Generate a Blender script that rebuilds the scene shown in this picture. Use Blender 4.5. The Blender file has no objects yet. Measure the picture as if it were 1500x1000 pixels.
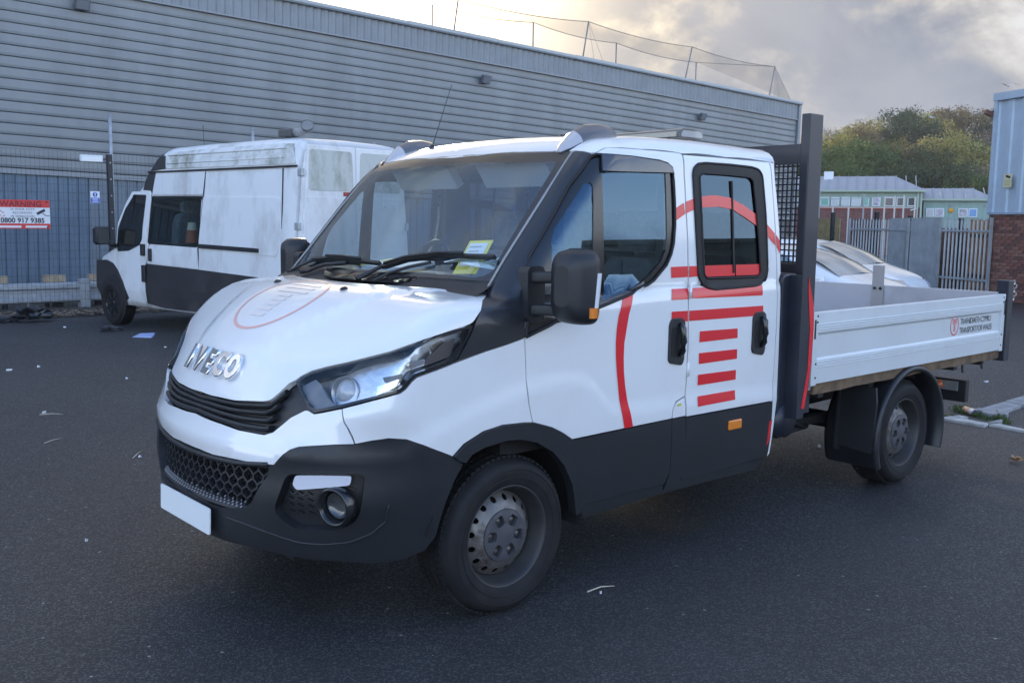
import bpy, bmesh, math, random, json
import numpy as np
from mathutils import Vector, Matrix
from mathutils.geometry import delaunay_2d_cdt
random.seed(7); np.random.seed(7)
S = bpy.context.scene
COL = S.collection
R = math.radians

# ------------------------------------------------------------------ camera
cam_d = bpy.data.cameras.new('camera'); cam = bpy.data.objects.new('camera', cam_d); COL.objects.link(cam)
CAMX, CAMY, CAMZ = -2.6996, -4.0275, 1.7053
def _cam_matrix(yaw, pitch, roll):
    y, p, r = R(yaw), R(pitch), R(roll)
    f = Vector((math.cos(p)*math.cos(y), math.cos(p)*math.sin(y), math.sin(p)))
    rt = Vector((math.sin(y), -math.cos(y), 0)); up = rt.cross(f)
    r2 = rt*math.cos(r) + up*math.sin(r); u2 = -rt*math.sin(r) + up*math.cos(r)
    m = Matrix((r2, u2, -f)).transposed().to_4x4(); m.translation = (CAMX, CAMY, CAMZ); return m
cam.matrix_world = _cam_matrix(48.5531, -7.02, 0.6768)
cam_d.sensor_width = 36.0; cam_d.lens = 1418.56/1500*36.0
cam_d.clip_start = 0.05; cam_d.clip_end = 2000
S.camera = cam

# ------------------------------------------------------------------ sky and sun
SUN_AZ, SUN_EL = 56.5, 16.0          # world degrees, from +x towards +y
sun_dir = Vector((math.cos(R(SUN_EL))*math.cos(R(SUN_AZ)), math.cos(R(SUN_EL))*math.sin(R(SUN_AZ)), math.sin(R(SUN_EL))))
W_ = bpy.data.worlds.new('World'); S.world = W_; W_.use_nodes = True
nt = W_.node_tree; nt.nodes.clear(); N = nt.nodes.new; LK = nt.links.new
def node(t, **kw):
    n = N(t)
    for k, v in kw.items():
        if k.startswith('i_'): n.inputs[k[2:].replace('_', ' ')].default_value = v
        else: setattr(n, k, v)
    return n
def vmath(op, a, b=None):
    n = N('ShaderNodeVectorMath'); n.operation = op; LK(a, n.inputs[0])
    if b is not None:
        if hasattr(b, 'is_linked'): LK(b, n.inputs[1])
        else: n.inputs[1].default_value = b
    return n
def fmath(op, a, b=None, c=None):
    n = N('ShaderNodeMath'); n.operation = op
    for i, q in enumerate((a, b, c)):
        if q is None: continue
        if hasattr(q, 'is_linked'): LK(q, n.inputs[i])
        else: n.inputs[i].default_value = q
    return n.outputs[0]
def mixc(fac, a, b, bt='MIX'):
    n = N('ShaderNodeMix'); n.data_type = 'RGBA'; n.blend_type = bt
    for q, i in ((fac, 0), (a, 6), (b, 7)):
        if hasattr(q, 'is_linked'): LK(q, n.inputs[i])
        elif i == 0: n.inputs[0].default_value = q
        else: n.inputs[i].default_value = (*q, 1)
    return n.outputs[2]
def ramp(fac, pts):
    n = N('ShaderNodeMapRange'); n.interpolation_type = 'SMOOTHSTEP'; LK(fac, n.inputs[0])
    n.inputs[1].default_value, n.inputs[2].default_value, n.inputs[3].default_value, n.inputs[4].default_value = pts
    return n.outputs[0]
sky = N('ShaderNodeTexSky'); sky.sky_type = 'NISHITA'; sky.sun_disc = False
sky.sun_elevation = R(SUN_EL); sky.sun_rotation = R(90-SUN_AZ)
sky.air_density = 1.0; sky.dust_density = 1.2; sky.ozone_density = 1.5
tc = N('ShaderNodeTexCoord')
dirn = vmath('NORMALIZE', tc.outputs['Generated']).outputs[0]
sd = vmath('DOT_PRODUCT', dirn, tuple(sun_dir)).outputs['Value']
sdp = fmath('MAXIMUM', sd, 0.0)
glow_w = ramp(sd, (.0, .85, 0, 1)); glow_m = fmath('POWER', sdp, 28.0); glow_n = fmath('POWER', sdp, 120.0)
sep = N('ShaderNodeSeparateXYZ'); LK(dirn, sep.inputs[0])
zz = fmath('MAXIMUM', sep.outputs[2], 0.0)
flat = fmath('ADD', zz, 0.32)
cv = N('ShaderNodeCombineXYZ')
LK(fmath('DIVIDE', sep.outputs[0], flat), cv.inputs[0]); LK(fmath('DIVIDE', sep.outputs[1], flat), cv.inputs[1]); LK(fmath('MULTIPLY', zz, 2.0), cv.inputs[2])
def noise(vec, scale, detail=6, rough=.58, dist=0.0):
    n = N('ShaderNodeTexNoise'); LK(vec, n.inputs['Vector']); n.inputs['Scale'].default_value = scale
    n.inputs['Detail'].default_value = detail; n.inputs['Roughness'].default_value = rough; n.inputs['Distortion'].default_value = dist
    return n.outputs['Fac']
SEED = (10.491, -19.916, -2.185)
puff = vmath('MULTIPLY', dirn, (3.0, 3.0, 4.6)).outputs[0]
n1 = noise(vmath('ADD', puff, SEED).outputs[0], .95, 9, .56, .25)
n2 = noise(vmath('ADD', puff, (3.1+SEED[0], 7.7+SEED[1], 1.3+SEED[2])).outputs[0], 2.2, 9, .60, .3)
dens = fmath('MULTIPLY_ADD', n2, .50, fmath('MULTIPLY', n1, .72))
cover = fmath('MULTIPLY_ADD', ramp(sd, (-.2, .85, 0, 1)), .19, fmath('ADD', dens, -.10))
cover = fmath('MULTIPLY_ADD', ramp(sep.outputs[2], (.30, .75, 0, 1)), -.12, cover)          # more cloud on the sun's side of the sky
mask = ramp(cover, (.50, .64, 0, 1))
thick = ramp(cover, (.56, .70, 0, 1))
glow_8 = fmath('POWER', sdp, 9.0)
lit = mixc(glow_w, (4.6, 4.9, 5.4), mixc(glow_8, (1.20, 1.19, 1.20), (2.3, 1.95, 1.40)))
shade = mixc(glow_w, (2.3, 2.6, 3.3), (.64, .70, .85))
n3 = noise(vmath('ADD', puff, (21.0, 4.0, 9.0)).outputs[0], 1.7, 8, .62, .4)
body = mixc(ramp(n3, (.36, .64, 0, 1)), mixc(1.0, shade, (.84, .86, .90), 'MULTIPLY'), mixc(1.0, shade, (1.22, 1.19, 1.14), 'MULTIPLY'))
cloud = mixc(thick, lit, body)
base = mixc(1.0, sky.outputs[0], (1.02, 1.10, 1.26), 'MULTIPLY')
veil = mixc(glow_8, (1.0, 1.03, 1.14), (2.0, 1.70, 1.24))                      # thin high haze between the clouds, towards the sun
base = mixc(ramp(sep.outputs[2], (.0, .55, .85, 0)), base, (5.1, 5.35, 5.8))                # pale haze low in the sky, whiter than the zenith, added to brighten the truck's side
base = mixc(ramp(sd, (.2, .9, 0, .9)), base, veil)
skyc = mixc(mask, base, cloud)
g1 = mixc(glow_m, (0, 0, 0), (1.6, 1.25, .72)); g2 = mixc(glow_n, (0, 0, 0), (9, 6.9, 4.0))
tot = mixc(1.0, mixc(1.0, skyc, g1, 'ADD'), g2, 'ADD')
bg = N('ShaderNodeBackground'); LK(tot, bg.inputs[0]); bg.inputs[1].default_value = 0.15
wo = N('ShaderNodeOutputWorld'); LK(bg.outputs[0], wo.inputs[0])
sun_d = bpy.data.lights.new('sun', 'SUN'); sun_d.energy = 1.0; sun_d.angle = R(4); sun_d.color = (1.0, .86, .66)
sun = bpy.data.objects.new('sun', sun_d); COL.objects.link(sun)
sun.rotation_euler = sun_dir.to_track_quat('Z', 'Y').to_euler(); sun.location = (0, 0, 40)
S.view_settings.view_transform = 'Standard'; S.view_settings.look = 'None'
S.view_settings.exposure = 1.82; S.view_settings.gamma = 1.0; S.view_settings.use_curve_mapping = False
try:
    S.cycles.max_bounces = 8; S.cycles.transparent_max_bounces = 16; S.cycles.caustics_reflective = False; S.cycles.caustics_refractive = False
except Exception: pass

# ------------------------------------------------------------------ materials
MATS = {}
def mat(name, col, rough=.5, metal=0.0, spec=.5, coat=0.0, var=0.0, vscale=6.0, bump=0.0, bscale=60.0, dirt=None, dirt_amt=0.0, dscale=3.0, bdist=.004, alpha=1.0, emit=None, stretch=None):
    if name in MATS: return MATS[name]
    m = bpy.data.materials.new(name); m.use_nodes = True; t = m.node_tree; b = t.nodes['Principled BSDF']
    b.inputs['Base Color'].default_value = (*col, 1); b.inputs['Roughness'].default_value = rough; b.inputs['Metallic'].default_value = metal
    b.inputs['Specular IOR Level'].default_value = spec; b.inputs['Coat Weight'].default_value = coat; b.inputs['Coat Roughness'].default_value = .06
    if alpha < 1: b.inputs['Alpha'].default_value = alpha
    if emit: b.inputs['Emission Color'].default_value = (*emit[:3], 1); b.inputs['Emission Strength'].default_value = emit[3]
    tcn = t.nodes.new('ShaderNodeTexCoord')
    co = tcn.outputs['Object']
    if stretch:
        mp = t.nodes.new('ShaderNodeMapping'); mp.inputs['Scale'].default_value = stretch; t.links.new(co, mp.inputs[0]); co = mp.outputs[0]
    def nz(sc, det=5, rg=.6):
        n = t.nodes.new('ShaderNodeTexNoise'); t.links.new(co, n.inputs['Vector'])
        n.inputs['Scale'].default_value = sc; n.inputs['Detail'].default_value = det; n.inputs['Roughness'].default_value = rg; return n
    cur = None
    if var > 0:
        n = nz(vscale); mx = t.nodes.new('ShaderNodeMix'); mx.data_type = 'RGBA'
        mx.inputs[6].default_value = (*[c*(1-var) for c in col], 1); mx.inputs[7].default_value = (*[min(1, c*(1+var)) for c in col], 1)
        mr = t.nodes.new('ShaderNodeMapRange'); mr.inputs[1].default_value = .3; mr.inputs[2].default_value = .7
        t.links.new(n.outputs['Fac'], mr.inputs[0]); t.links.new(mr.outputs[0], mx.inputs[0]); cur = mx.outputs[2]
    if dirt is not None:
        n = nz(dscale, 9, .68); mr = t.nodes.new('ShaderNodeMapRange'); mr.inputs[1].default_value = .48; mr.inputs[2].default_value = .72; mr.inputs[4].default_value = dirt_amt
        t.links.new(n.outputs['Fac'], mr.inputs[0]); mx = t.nodes.new('ShaderNodeMix'); mx.data_type = 'RGBA'
        if cur: t.links.new(cur, mx.inputs[6])
        else: mx.inputs[6].default_value = (*col, 1)
        mx.inputs[7].default_value = (*dirt, 1); t.links.new(mr.outputs[0], mx.inputs[0]); cur = mx.outputs[2]
        ma = t.nodes.new('ShaderNodeMath'); ma.operation = 'MULTIPLY_ADD'; t.links.new(mr.outputs[0], ma.inputs[0]); ma.inputs[1].default_value = .3; ma.inputs[2].default_value = rough
        t.links.new(ma.outputs[0], b.inputs['Roughness'])
    if cur: t.links.new(cur, b.inputs['Base Color'])
    if bump > 0:
        n = nz(bscale, 3); bp = t.nodes.new('ShaderNodeBump'); bp.inputs['Strength'].default_value = bump; bp.inputs['Distance'].default_value = bdist
        t.links.new(n.outputs['Fac'], bp.inputs['Height']); t.links.new(bp.outputs[0], b.inputs['Normal'])
    MATS[name] = m; return m
def glass(name, tint, refl_rough=.0, ior=1.5, film=0.0, rt=(.84, .95, 1)):
    """a thin pane: what is behind shows through tinted, the front mirrors by Fresnel"""
    if name in MATS: return MATS[name]
    m = bpy.data.materials.new(name); m.use_nodes = True; t = m.node_tree; t.nodes.clear()
    o = t.nodes.new('ShaderNodeOutputMaterial'); tr = t.nodes.new('ShaderNodeBsdfTransparent'); tr.inputs[0].default_value = (*tint, 1)
    gl = t.nodes.new('ShaderNodeBsdfGlossy'); gl.inputs[0].default_value = (*rt, 1); gl.inputs['Roughness'].default_value = refl_rough
    f0 = ((ior-1)/(ior+1))**2                  # Schlick, the same from both sides of the thin pane
    ge = t.nodes.new('ShaderNodeNewGeometry'); dt = t.nodes.new('ShaderNodeVectorMath'); dt.operation = 'DOT_PRODUCT'; t.links.new(ge.outputs['Normal'], dt.inputs[0]); t.links.new(ge.outputs['Incoming'], dt.inputs[1])
    def mt(op, a, b_=None):
        n = t.nodes.new('ShaderNodeMath'); n.operation = op
        for i, q in enumerate((a, b_)):
            if q is None: continue
            if hasattr(q, 'is_linked'): t.links.new(q, n.inputs[i])
            else: n.inputs[i].default_value = q
        return n
    fr = mt('ADD', mt('MULTIPLY', mt('POWER', mt('SUBTRACT', 1.0, mt('ABSOLUTE', dt.outputs['Value']).outputs[0]).outputs[0], 5.0).outputs[0], 1-f0).outputs[0], f0)
    mx = t.nodes.new('ShaderNodeMixShader'); t.links.new(fr.outputs[0], mx.inputs[0]); t.links.new(tr.outputs[0], mx.inputs[1]); t.links.new(gl.outputs[0], mx.inputs[2])
    last = mx
    if film > 0:                       # a dusty film on the pane
        df = t.nodes.new('ShaderNodeBsdfDiffuse'); df.inputs[0].default_value = (.62, .70, .80, 1)
        m2 = t.nodes.new('ShaderNodeMixShader'); tcn = t.nodes.new('ShaderNodeTexCoord'); n = t.nodes.new('ShaderNodeTexNoise')
        mp = t.nodes.new('ShaderNodeMapping'); mp.inputs['Scale'].default_value = (1.0, 5.0, 1.2); mp.inputs['Rotation'].default_value = (0.5, 0, 0)
        t.links.new(tcn.outputs['Object'], mp.inputs[0]); t.links.new(mp.outputs[0], n.inputs['Vector']); n.inputs['Scale'].default_value = 1.6; n.inputs['Detail'].default_value = 5
        mr = t.nodes.new('ShaderNodeMapRange'); mr.inputs[1].default_value = .35; mr.inputs[2].default_value = .75; mr.inputs[3].default_value = film*.3; mr.inputs[4].default_value = film
        t.links.new(n.outputs['Fac'], mr.inputs[0]); t.links.new(mr.outputs[0], m2.inputs[0]); t.links.new(last.outputs[0], m2.inputs[1]); t.links.new(df.outputs[0], m2.inputs[2]); last = m2
    t.links.new(last.outputs[0], o.inputs[0]); MATS[name] = m; return m

white = mat('white_paint', (.80, .81, .82), .22, coat=.9, spec=.5, dirt=(.58, .57, .54), dirt_amt=.14, dscale=3.2)
black_pl = mat('black_plastic', (.020, .022, .026), .42, spec=.45, bump=.12, bscale=700, var=.15)
black_gl = mat('black_gloss', (.012, .013, .016), .18, spec=.5, coat=.3)
pillar_m = mat('black_pillar_paint', (.02, .022, .027), .32, spec=.5, coat=.25)
rubber = mat('tyre_rubber', (.014, .014, .016), .72, spec=.3, var=.3, vscale=9, bump=.2, bscale=120, dirt=(.045, .042, .04), dirt_amt=.25, dscale=5)
seal_m = mat('rubber_seal', (.012, .012, .014), .55, spec=.4)
steel_dirty = mat('wheel_steel', (.20, .19, .185), .5, metal=.6, dirt=(.06, .042, .032), dirt_amt=1.0, dscale=9, var=.3)
steel_dark = mat('wheel_steel_dark', (.05, .05, .053), .5, metal=.4, dirt=(.07, .06, .05), dirt_amt=.6, dscale=8)
hub_m = mat('hub_grey_plastic', (.065, .065, .075), .55, var=.2, dirt=(.05, .05, .05), dirt_amt=.5, dscale=8)
chrome = mat('chrome', (.85, .86, .88), .06, metal=1.0)
chrome_f = mat('reflector_chrome', (.62, .64, .67), .30, metal=.85, bump=.12, bscale=14, bdist=.03)
red_v = mat('red_vinyl', (.74, .018, .028), .30, coat=.4)
red_faint = mat('glare_pale_vinyl', (.80, .74, .72), .25, coat=.5)  # red paled almost to white, glare put into the emblem bars
red_ring = mat('glare_coral_vinyl', (.80, .44, .40), .25, coat=.5)  # red paled to coral, glare put into the emblem ring
amber = mat('amber_lens', (.75, .22, .02), .18, coat=.6, bump=.4, bscale=90)
clear_lens = mat('clear_lens', (.72, .74, .78), .12, coat=.6, bump=.3, bscale=60)
drl_m = mat('running_light_lens', (.62, .62, .68), .15, coat=.8)
windscreen_g = glass('windscreen_glass', (.84, .92, .95), 0, 2.1, .03, rt=(.72, .86, 1))
side_g = glass('side_glass', (.40, .48, .52), 0, 2.3, rt=(.38, .60, .84))
rear_side_g = glass('tinted_glass', (.15, .19, .22), 0, 2.1, rt=(.42, .62, .84))
lens_g = glass('headlight_glass', (.94, .96, .98), 0, 1.45)
dark_int = mat('cab_interior', (.075, .08, .09), .75, var=.2)
seat_m = mat('seat_cloth', (.13, .145, .165), .9, var=.3, vscale=20)
under_m = mat('underbody', (.012, .012, .013), .8)
chassis_m = mat('chassis_black', (.018, .019, .022), .55, dirt=(.05, .045, .04), dirt_amt=.5, dscale=4)
navy_st = mat('navy_steel', (.016, .020, .032), .42, coat=.1, var=.2, dirt=(.05, .05, .055), dirt_amt=.25, dscale=4)
alu = mat('aluminium_side', (.66, .70, .72), .36, metal=.15, coat=.2, var=.05, dirt=(.45, .44, .42), dirt_amt=.25, dscale=3)
alu_in = mat('aluminium_inside', (.50, .49, .51), .5, metal=.3, dirt=(.34, .32, .32), dirt_amt=.7, dscale=2.0)
alu_dark = mat('aluminium_step', (.30, .32, .35), .4, metal=.3)
timber_edge = mat('timber_edge', (.17, .115, .07), .85, var=.4, vscale=12, dirt=(.05, .04, .035), dirt_amt=.8, dscale=4)
paper = mat('paper', (.78, .80, .82), .7)
paper_y = mat('yellow_paper', (.78, .66, .10), .6)
plate_m = mat('number_plate_white', (.80, .84, .86), .35)
ink = mat('black_ink', (.015, .015, .018), .5)
galv = mat('galvanised', (.42, .45, .48), .5, metal=.55, var=.2, vscale=8)

# ------------------------------------------------------------------ mesh helpers
class MB:
    def __init__(s): s.v = []; s.f = []; s.sm = []
    def add(s, vs, fs, smooth=False):
        o = len(s.v); s.v += [tuple(p) for p in vs]; s.f += [tuple(i+o for i in f) for f in fs]; s.sm += [smooth]*len(fs); return s
    def box(s, c, d, rot=None, taper=1.0):
        x, y, z = d[0]/2, d[1]/2, d[2]/2
        vs = [Vector((sx*x*(taper if sz > 0 else 1), sy*y*(taper if sz > 0 else 1), sz*z)) for sz in (-1, 1) for sy in (-1, 1) for sx in (-1, 1)]
        if rot is not None: vs = [rot @ p for p in vs]
        vs = [p+Vector(c) for p in vs]
        return s.add(vs, [(0, 2, 3, 1), (4, 5, 7, 6), (0, 1, 5, 4), (2, 6, 7, 3), (0, 4, 6, 2), (1, 3, 7, 5)])
    def bar(s, a, b, w, h, up=(0, 0, 1)):
        a, b = Vector(a), Vector(b); d = (b-a).normalized(); sd_ = d.cross(Vector(up))
        if sd_.length < 1e-5: sd_ = d.cross(Vector((0, 1, 0)))
        sd_.normalize(); u = sd_.cross(d)
        vs = [p+sd_*sx*w/2+u*su*h/2 for p in (a, b) for sx, su in ((-1, -1), (1, -1), (1, 1), (-1, 1))]
        return s.add(vs, [(0, 1, 2, 3), (7, 6, 5, 4), (0, 4, 5, 1), (1, 5, 6, 2), (2, 6, 7, 3), (3, 7, 4, 0)])
    def tube(s, pts, r, n=8, cap=True):
        pts = [Vector(p) for p in pts]; rr = r if isinstance(r, (list, tuple)) else [r]*len(pts); vs = []; fs = []
        ref = Vector((0, 0, 1))
        for i, p in enumerate(pts):
            d = (pts[min(i+1, len(pts)-1)]-pts[max(i-1, 0)]).normalized()
            a = d.cross(ref)
            if a.length < 1e-3: a = d.cross(Vector((1, 0, 0)))
            a.normalize(); b = d.cross(a)
            vs += [p+(a*math.cos(t)+b*math.sin(t))*rr[i] for t in [2*math.pi*k/n for k in range(n)]]
        for i in range(len(pts)-1):
            for k in range(n): fs.append((i*n+k, i*n+(k+1) % n, (i+1)*n+(k+1) % n, (i+1)*n+k))
        if cap: fs.append(tuple(range(n))[::-1]); fs.append(tuple((len(pts)-1)*n+k for k in range(n)))
        return s.add(vs, fs, True)
    def lathe(s, prof, n=48, M=None, closed=False):
        """prof: (radius, axial) turned about local z"""
        vs = [Vector((r*math.cos(2*math.pi*k/n), r*math.sin(2*math.pi*k/n), a)) for r, a in prof for k in range(n)]
        if M is not None: vs = [M @ p for p in vs]
        fs = []; m = len(prof)
        for i in range(m if closed else m-1):
            j = (i+1) % m
            for k in range(n): fs.append((i*n+k, i*n+(k+1) % n, j*n+(k+1) % n, j*n+k))
        return s.add(vs, fs, True)
    def prism(s, poly, axis, a, b, M=None):
        """poly 2D extruded between a and b; axis x,y,z is the extrusion direction"""
        def mk(p, q, t):
            v = {'x': (t, p, q), 'y': (p, t, q), 'z': (p, q, t)}[axis]; return Vector(v) if M is None else M @ Vector(v)
        n = len(poly); vs = [mk(p, q, a) for p, q in poly]+[mk(p, q, b) for p, q in poly]
        fs = [tuple(range(n))[::-1], tuple(range(n, 2*n))]+[(i, (i+1) % n, n+(i+1) % n, n+i) for i in range(n)]
        return s.add(vs, fs)
    def loft(s, secs, closed=True, caps=True, smooth=True):
        n = len(secs[0]); vs = [p for c in secs for p in c]; fs = []
        for i in range(len(secs)-1):
            for k in range(n if closed else n-1): fs.append((i*n+k, i*n+(k+1) % n, (i+1)*n+(k+1) % n, (i+1)*n+k))
        s.add(vs, fs, smooth)
        if caps: s.add(secs[0], [tuple(range(n))[::-1]]); s.add(secs[-1], [tuple(range(n))])
        return s
    def mesh(s, name, m, fix=True, bevel=0):
        me = bpy.data.meshes.new(name); me.from_pydata(s.v, [], s.f); me.polygons.foreach_set('use_smooth', s.sm)
        if fix or bevel:
            bm = bmesh.new(); bm.from_mesh(me)
            if fix: bmesh.ops.recalc_face_normals(bm, faces=bm.faces)
            bm.to_mesh(me); bm.free()
        if m is not None: me.materials.append(m)
        me.update(); return me
    def build(s, name, m, parent=None, bevel=0.0, segs=2, weld=False, **k):
        o = bpy.data.objects.new(name, s.mesh(name, m, **k)); COL.objects.link(o)
        if parent: o.parent = parent
        if weld:
            bm = bmesh.new(); bm.from_mesh(o.data); bmesh.ops.remove_doubles(bm, verts=bm.verts, dist=1e-4); bm.to_mesh(o.data); bm.free()
        if bevel > 0:
            bv = o.modifiers.new('bevel', 'BEVEL'); bv.width = bevel; bv.segments = segs; bv.limit_method = 'ANGLE'; bv.angle_limit = R(35)
        return o
def tag(o, label=None, cat=None, group=None, kind=None):
    if label: o['label'] = label
    if cat: o['category'] = cat
    if group: o['group'] = group
    if kind: o['kind'] = kind
    return o
def empty(name, loc=(0, 0, 0), rz=0.0, ry=0.0):
    o = bpy.data.objects.new(name, None); o.location = loc; o.rotation_euler = (0, ry, rz); COL.objects.link(o); return o
def copy_tree(o, parent=None):
    c = o.copy(); COL.objects.link(c)
    if parent: c.parent = parent
    for ch in [q for q in CHILD.get(o.name, [])] or list(o.children): copy_tree(ch, c)
    return c
CHILD = {}
def rep(mesh_obj, M):
    c = mesh_obj.copy(); COL.objects.link(c); c.matrix_local = M; return c
def text_mesh(txt, size, extrude=0.0, offset=0.0, spacing=1.0, bevel=0.0, align='LEFT', shear=0.0, res=3):
    cu = bpy.data.curves.new('lettering', 'FONT'); cu.body = txt; cu.size = size; cu.extrude = extrude; cu.offset = offset; cu.space_character = spacing
    cu.bevel_depth = bevel; cu.align_x = align; cu.shear = shear; cu.resolution_u = res; cu.bevel_resolution = 1
    ob = bpy.data.objects.new('lettering', cu); COL.objects.link(ob); bpy.context.view_layer.update()
    dg = bpy.context.evaluated_depsgraph_get(); me = bpy.data.meshes.new_from_object(ob.evaluated_get(dg)); bpy.data.objects.remove(ob); return me
def text(txt, size, m, M, parent=None, name='lettering', **k):
    me = text_mesh(txt, size, **k); me.materials.clear(); me.materials.append(m)
    o = bpy.data.objects.new(name, me); COL.objects.link(o)
    if parent: o.parent = parent
    o.matrix_local = M; return o
def frame(origin, xdir, ydir):
    x = Vector(xdir).normalized(); y = Vector(ydir); z = x.cross(y).normalized(); y = z.cross(x)
    m = Matrix((x, y, z)).transposed().to_4x4(); m.translation = origin; return m

# ---- smooth body surface of the cab (implicit function)
def _ip(v,xs,ys):
    # smooth-ish (monotone-free) cubic Hermite interpolation
    xs=np.asarray(xs,float); ys=np.asarray(ys,float)
    v=np.asarray(v,float)
    m=np.empty_like(ys); d=np.diff(ys)/np.diff(xs)
    m[0]=d[0]; m[-1]=d[-1]; m[1:-1]=(d[:-1]*np.diff(xs)[1:]+d[1:]*np.diff(xs)[:-1])/(xs[2:]-xs[:-2])
    vc=np.clip(v,xs[0],xs[-1])
    i=np.clip(np.searchsorted(xs,vc,side='right')-1,0,len(xs)-2)
    h=xs[i+1]-xs[i]; t=(vc-xs[i])/h
    r=(2*t**3-3*t*t+1)*ys[i]+(t**3-2*t*t+t)*h*m[i]+(3*t*t-2*t**3)*ys[i+1]+(t**3-t*t)*h*m[i+1]
    r=r+np.where(v<xs[0],(v-xs[0])*m[0],0)+np.where(v>xs[-1],(v-xs[-1])*m[-1],0)
    return r
def _ss(a,b,x):
    t=np.clip((x-a)/(b-a),0,1); return t*t*(3-2*t)
def _smax(a,b,r):
    h=np.maximum(r-np.abs(a-b),0); return np.maximum(a,b)+h*h/(4*r)
CREASE=[(-1.0,.70),(-.7,.80),(-.4,.90),(-.1,.985),(.1,1.02),(.35,1.03),(.45,1.0),(.62,.86),(.7,.85),(1.2,.83),(2.0,.80)]
CX=[c[0] for c in CREASE]; CZ=[c[1] for c in CREASE]
def W(x,z):
    w=_ip(z,[.25,.35,.5,.7,1.0,1.3,1.6,1.8,2.0,2.1,2.2],[.925,.945,.963,.978,.99,.99,.975,.96,.94,.93,.918])
    w=w+.011*(1-_ss(-.06,.035,z-_ip(x,CX,CZ)))*_ss(-1.0,-.5,x)
    return w
def FS(x,y,z):
    ay=np.abs(y)
    s=ay-W(x,z)
    k=_ip(z,[.3,.4,.5,.6,.8,.95,1.1,1.3],[.40,.37,.32,.275,.28,.31,.30,.28])
    xn=_ip(z,[.25,.32,.40,.5,.6,.70,.75,.79,.84,.90,.96,1.03,1.10,1.2,1.3],[-.965,-1.0,-1.025,-1.03,-1.025,-1.012,-1.015,-1.02,-.995,-.982,-.978,-.945,-.92,-.90,-.89])
    fn=xn+k*ay**2.0-x
    fn=fn/np.sqrt(1+(2*k*ay)**2)
    c=.035+.16*_ss(-.25,-.85,x)
    zb=_ip(x,[-1.0,-.893,-.75,-.619,-.5,-.41,-.28,-.125,.1],[.945,1.085,1.215,1.305,1.365,1.395,1.410,1.418,1.425])-c*ay**2+.012*(1-_ss(-.03,.03,ay-_ip(x,[-1.0,-.85,-.5,-.1],[.24,.30,.50,.66])))*_ss(-.95,-.75,x)
    sl=_ip(x,[-1.0,-.893,-.75,-.619,-.5,-.41,-.28,-.125],[1.3,1.15,.85,.6,.45,.2,.08,.04])
    fb=(z-zb)/np.sqrt(1+sl*sl)
    low=_smax(_smax(fn,s,.13+.20*(1-_ss(.75,1.0,z))),fb,.11)
    xw=-.10+(z-1.45)*.883+.12*y*y
    fw=(xw-x)/1.34
    zr=_ip(x,[.3,.43,.55,.8,1.2,1.95],[2.025,2.07,2.11,2.15,2.165,2.155])-.05*y*y
    fr=(z-zr)
    up=_smax(_smax(fw,fr,.10),s,.13)
    up=np.maximum(up,1.405-z)
    f=np.minimum(low,up)
    return np.maximum(f,x-1.98)
def FN(P,e=2e-3):
    P=np.asarray(P,float); x,y,z=P[...,0],P[...,1],P[...,2]
    g=np.stack([FS(x+e,y,z)-FS(x-e,y,z),FS(x,y+e,z)-FS(x,y-e,z),FS(x,y,z+e)-FS(x,y,z-e)],-1)
    return g/np.maximum(np.linalg.norm(g,axis=-1,keepdims=True),1e-9)
def hit(O,D,t0=0.0,t1=8.0,n=800):
    """first crossing outside->inside along rays"""
    O=np.broadcast_to(np.asarray(O,float),np.asarray(D).shape); D=np.asarray(D,float)
    t=np.linspace(t0,t1,n); 
    out=np.full(D.shape[:-1],np.nan)
    P=O[...,None,:]+D[...,None,:]*t[:,None]
    F=FS(P[...,0],P[...,1],P[...,2])
    ins=F<0; idx=np.argmax(ins,axis=-1); ok=ins.any(-1)
    hi=t[idx]; lo=t[np.maximum(idx-1,0)]
    for _ in range(30):
        m=(lo+hi)/2; Q=O+D*m[...,None]; inn=FS(Q[...,0],Q[...,1],Q[...,2])<0
        hi=np.where(inn,m,hi); lo=np.where(inn,lo,m)
    return O+D*hi[...,None],ok

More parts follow.
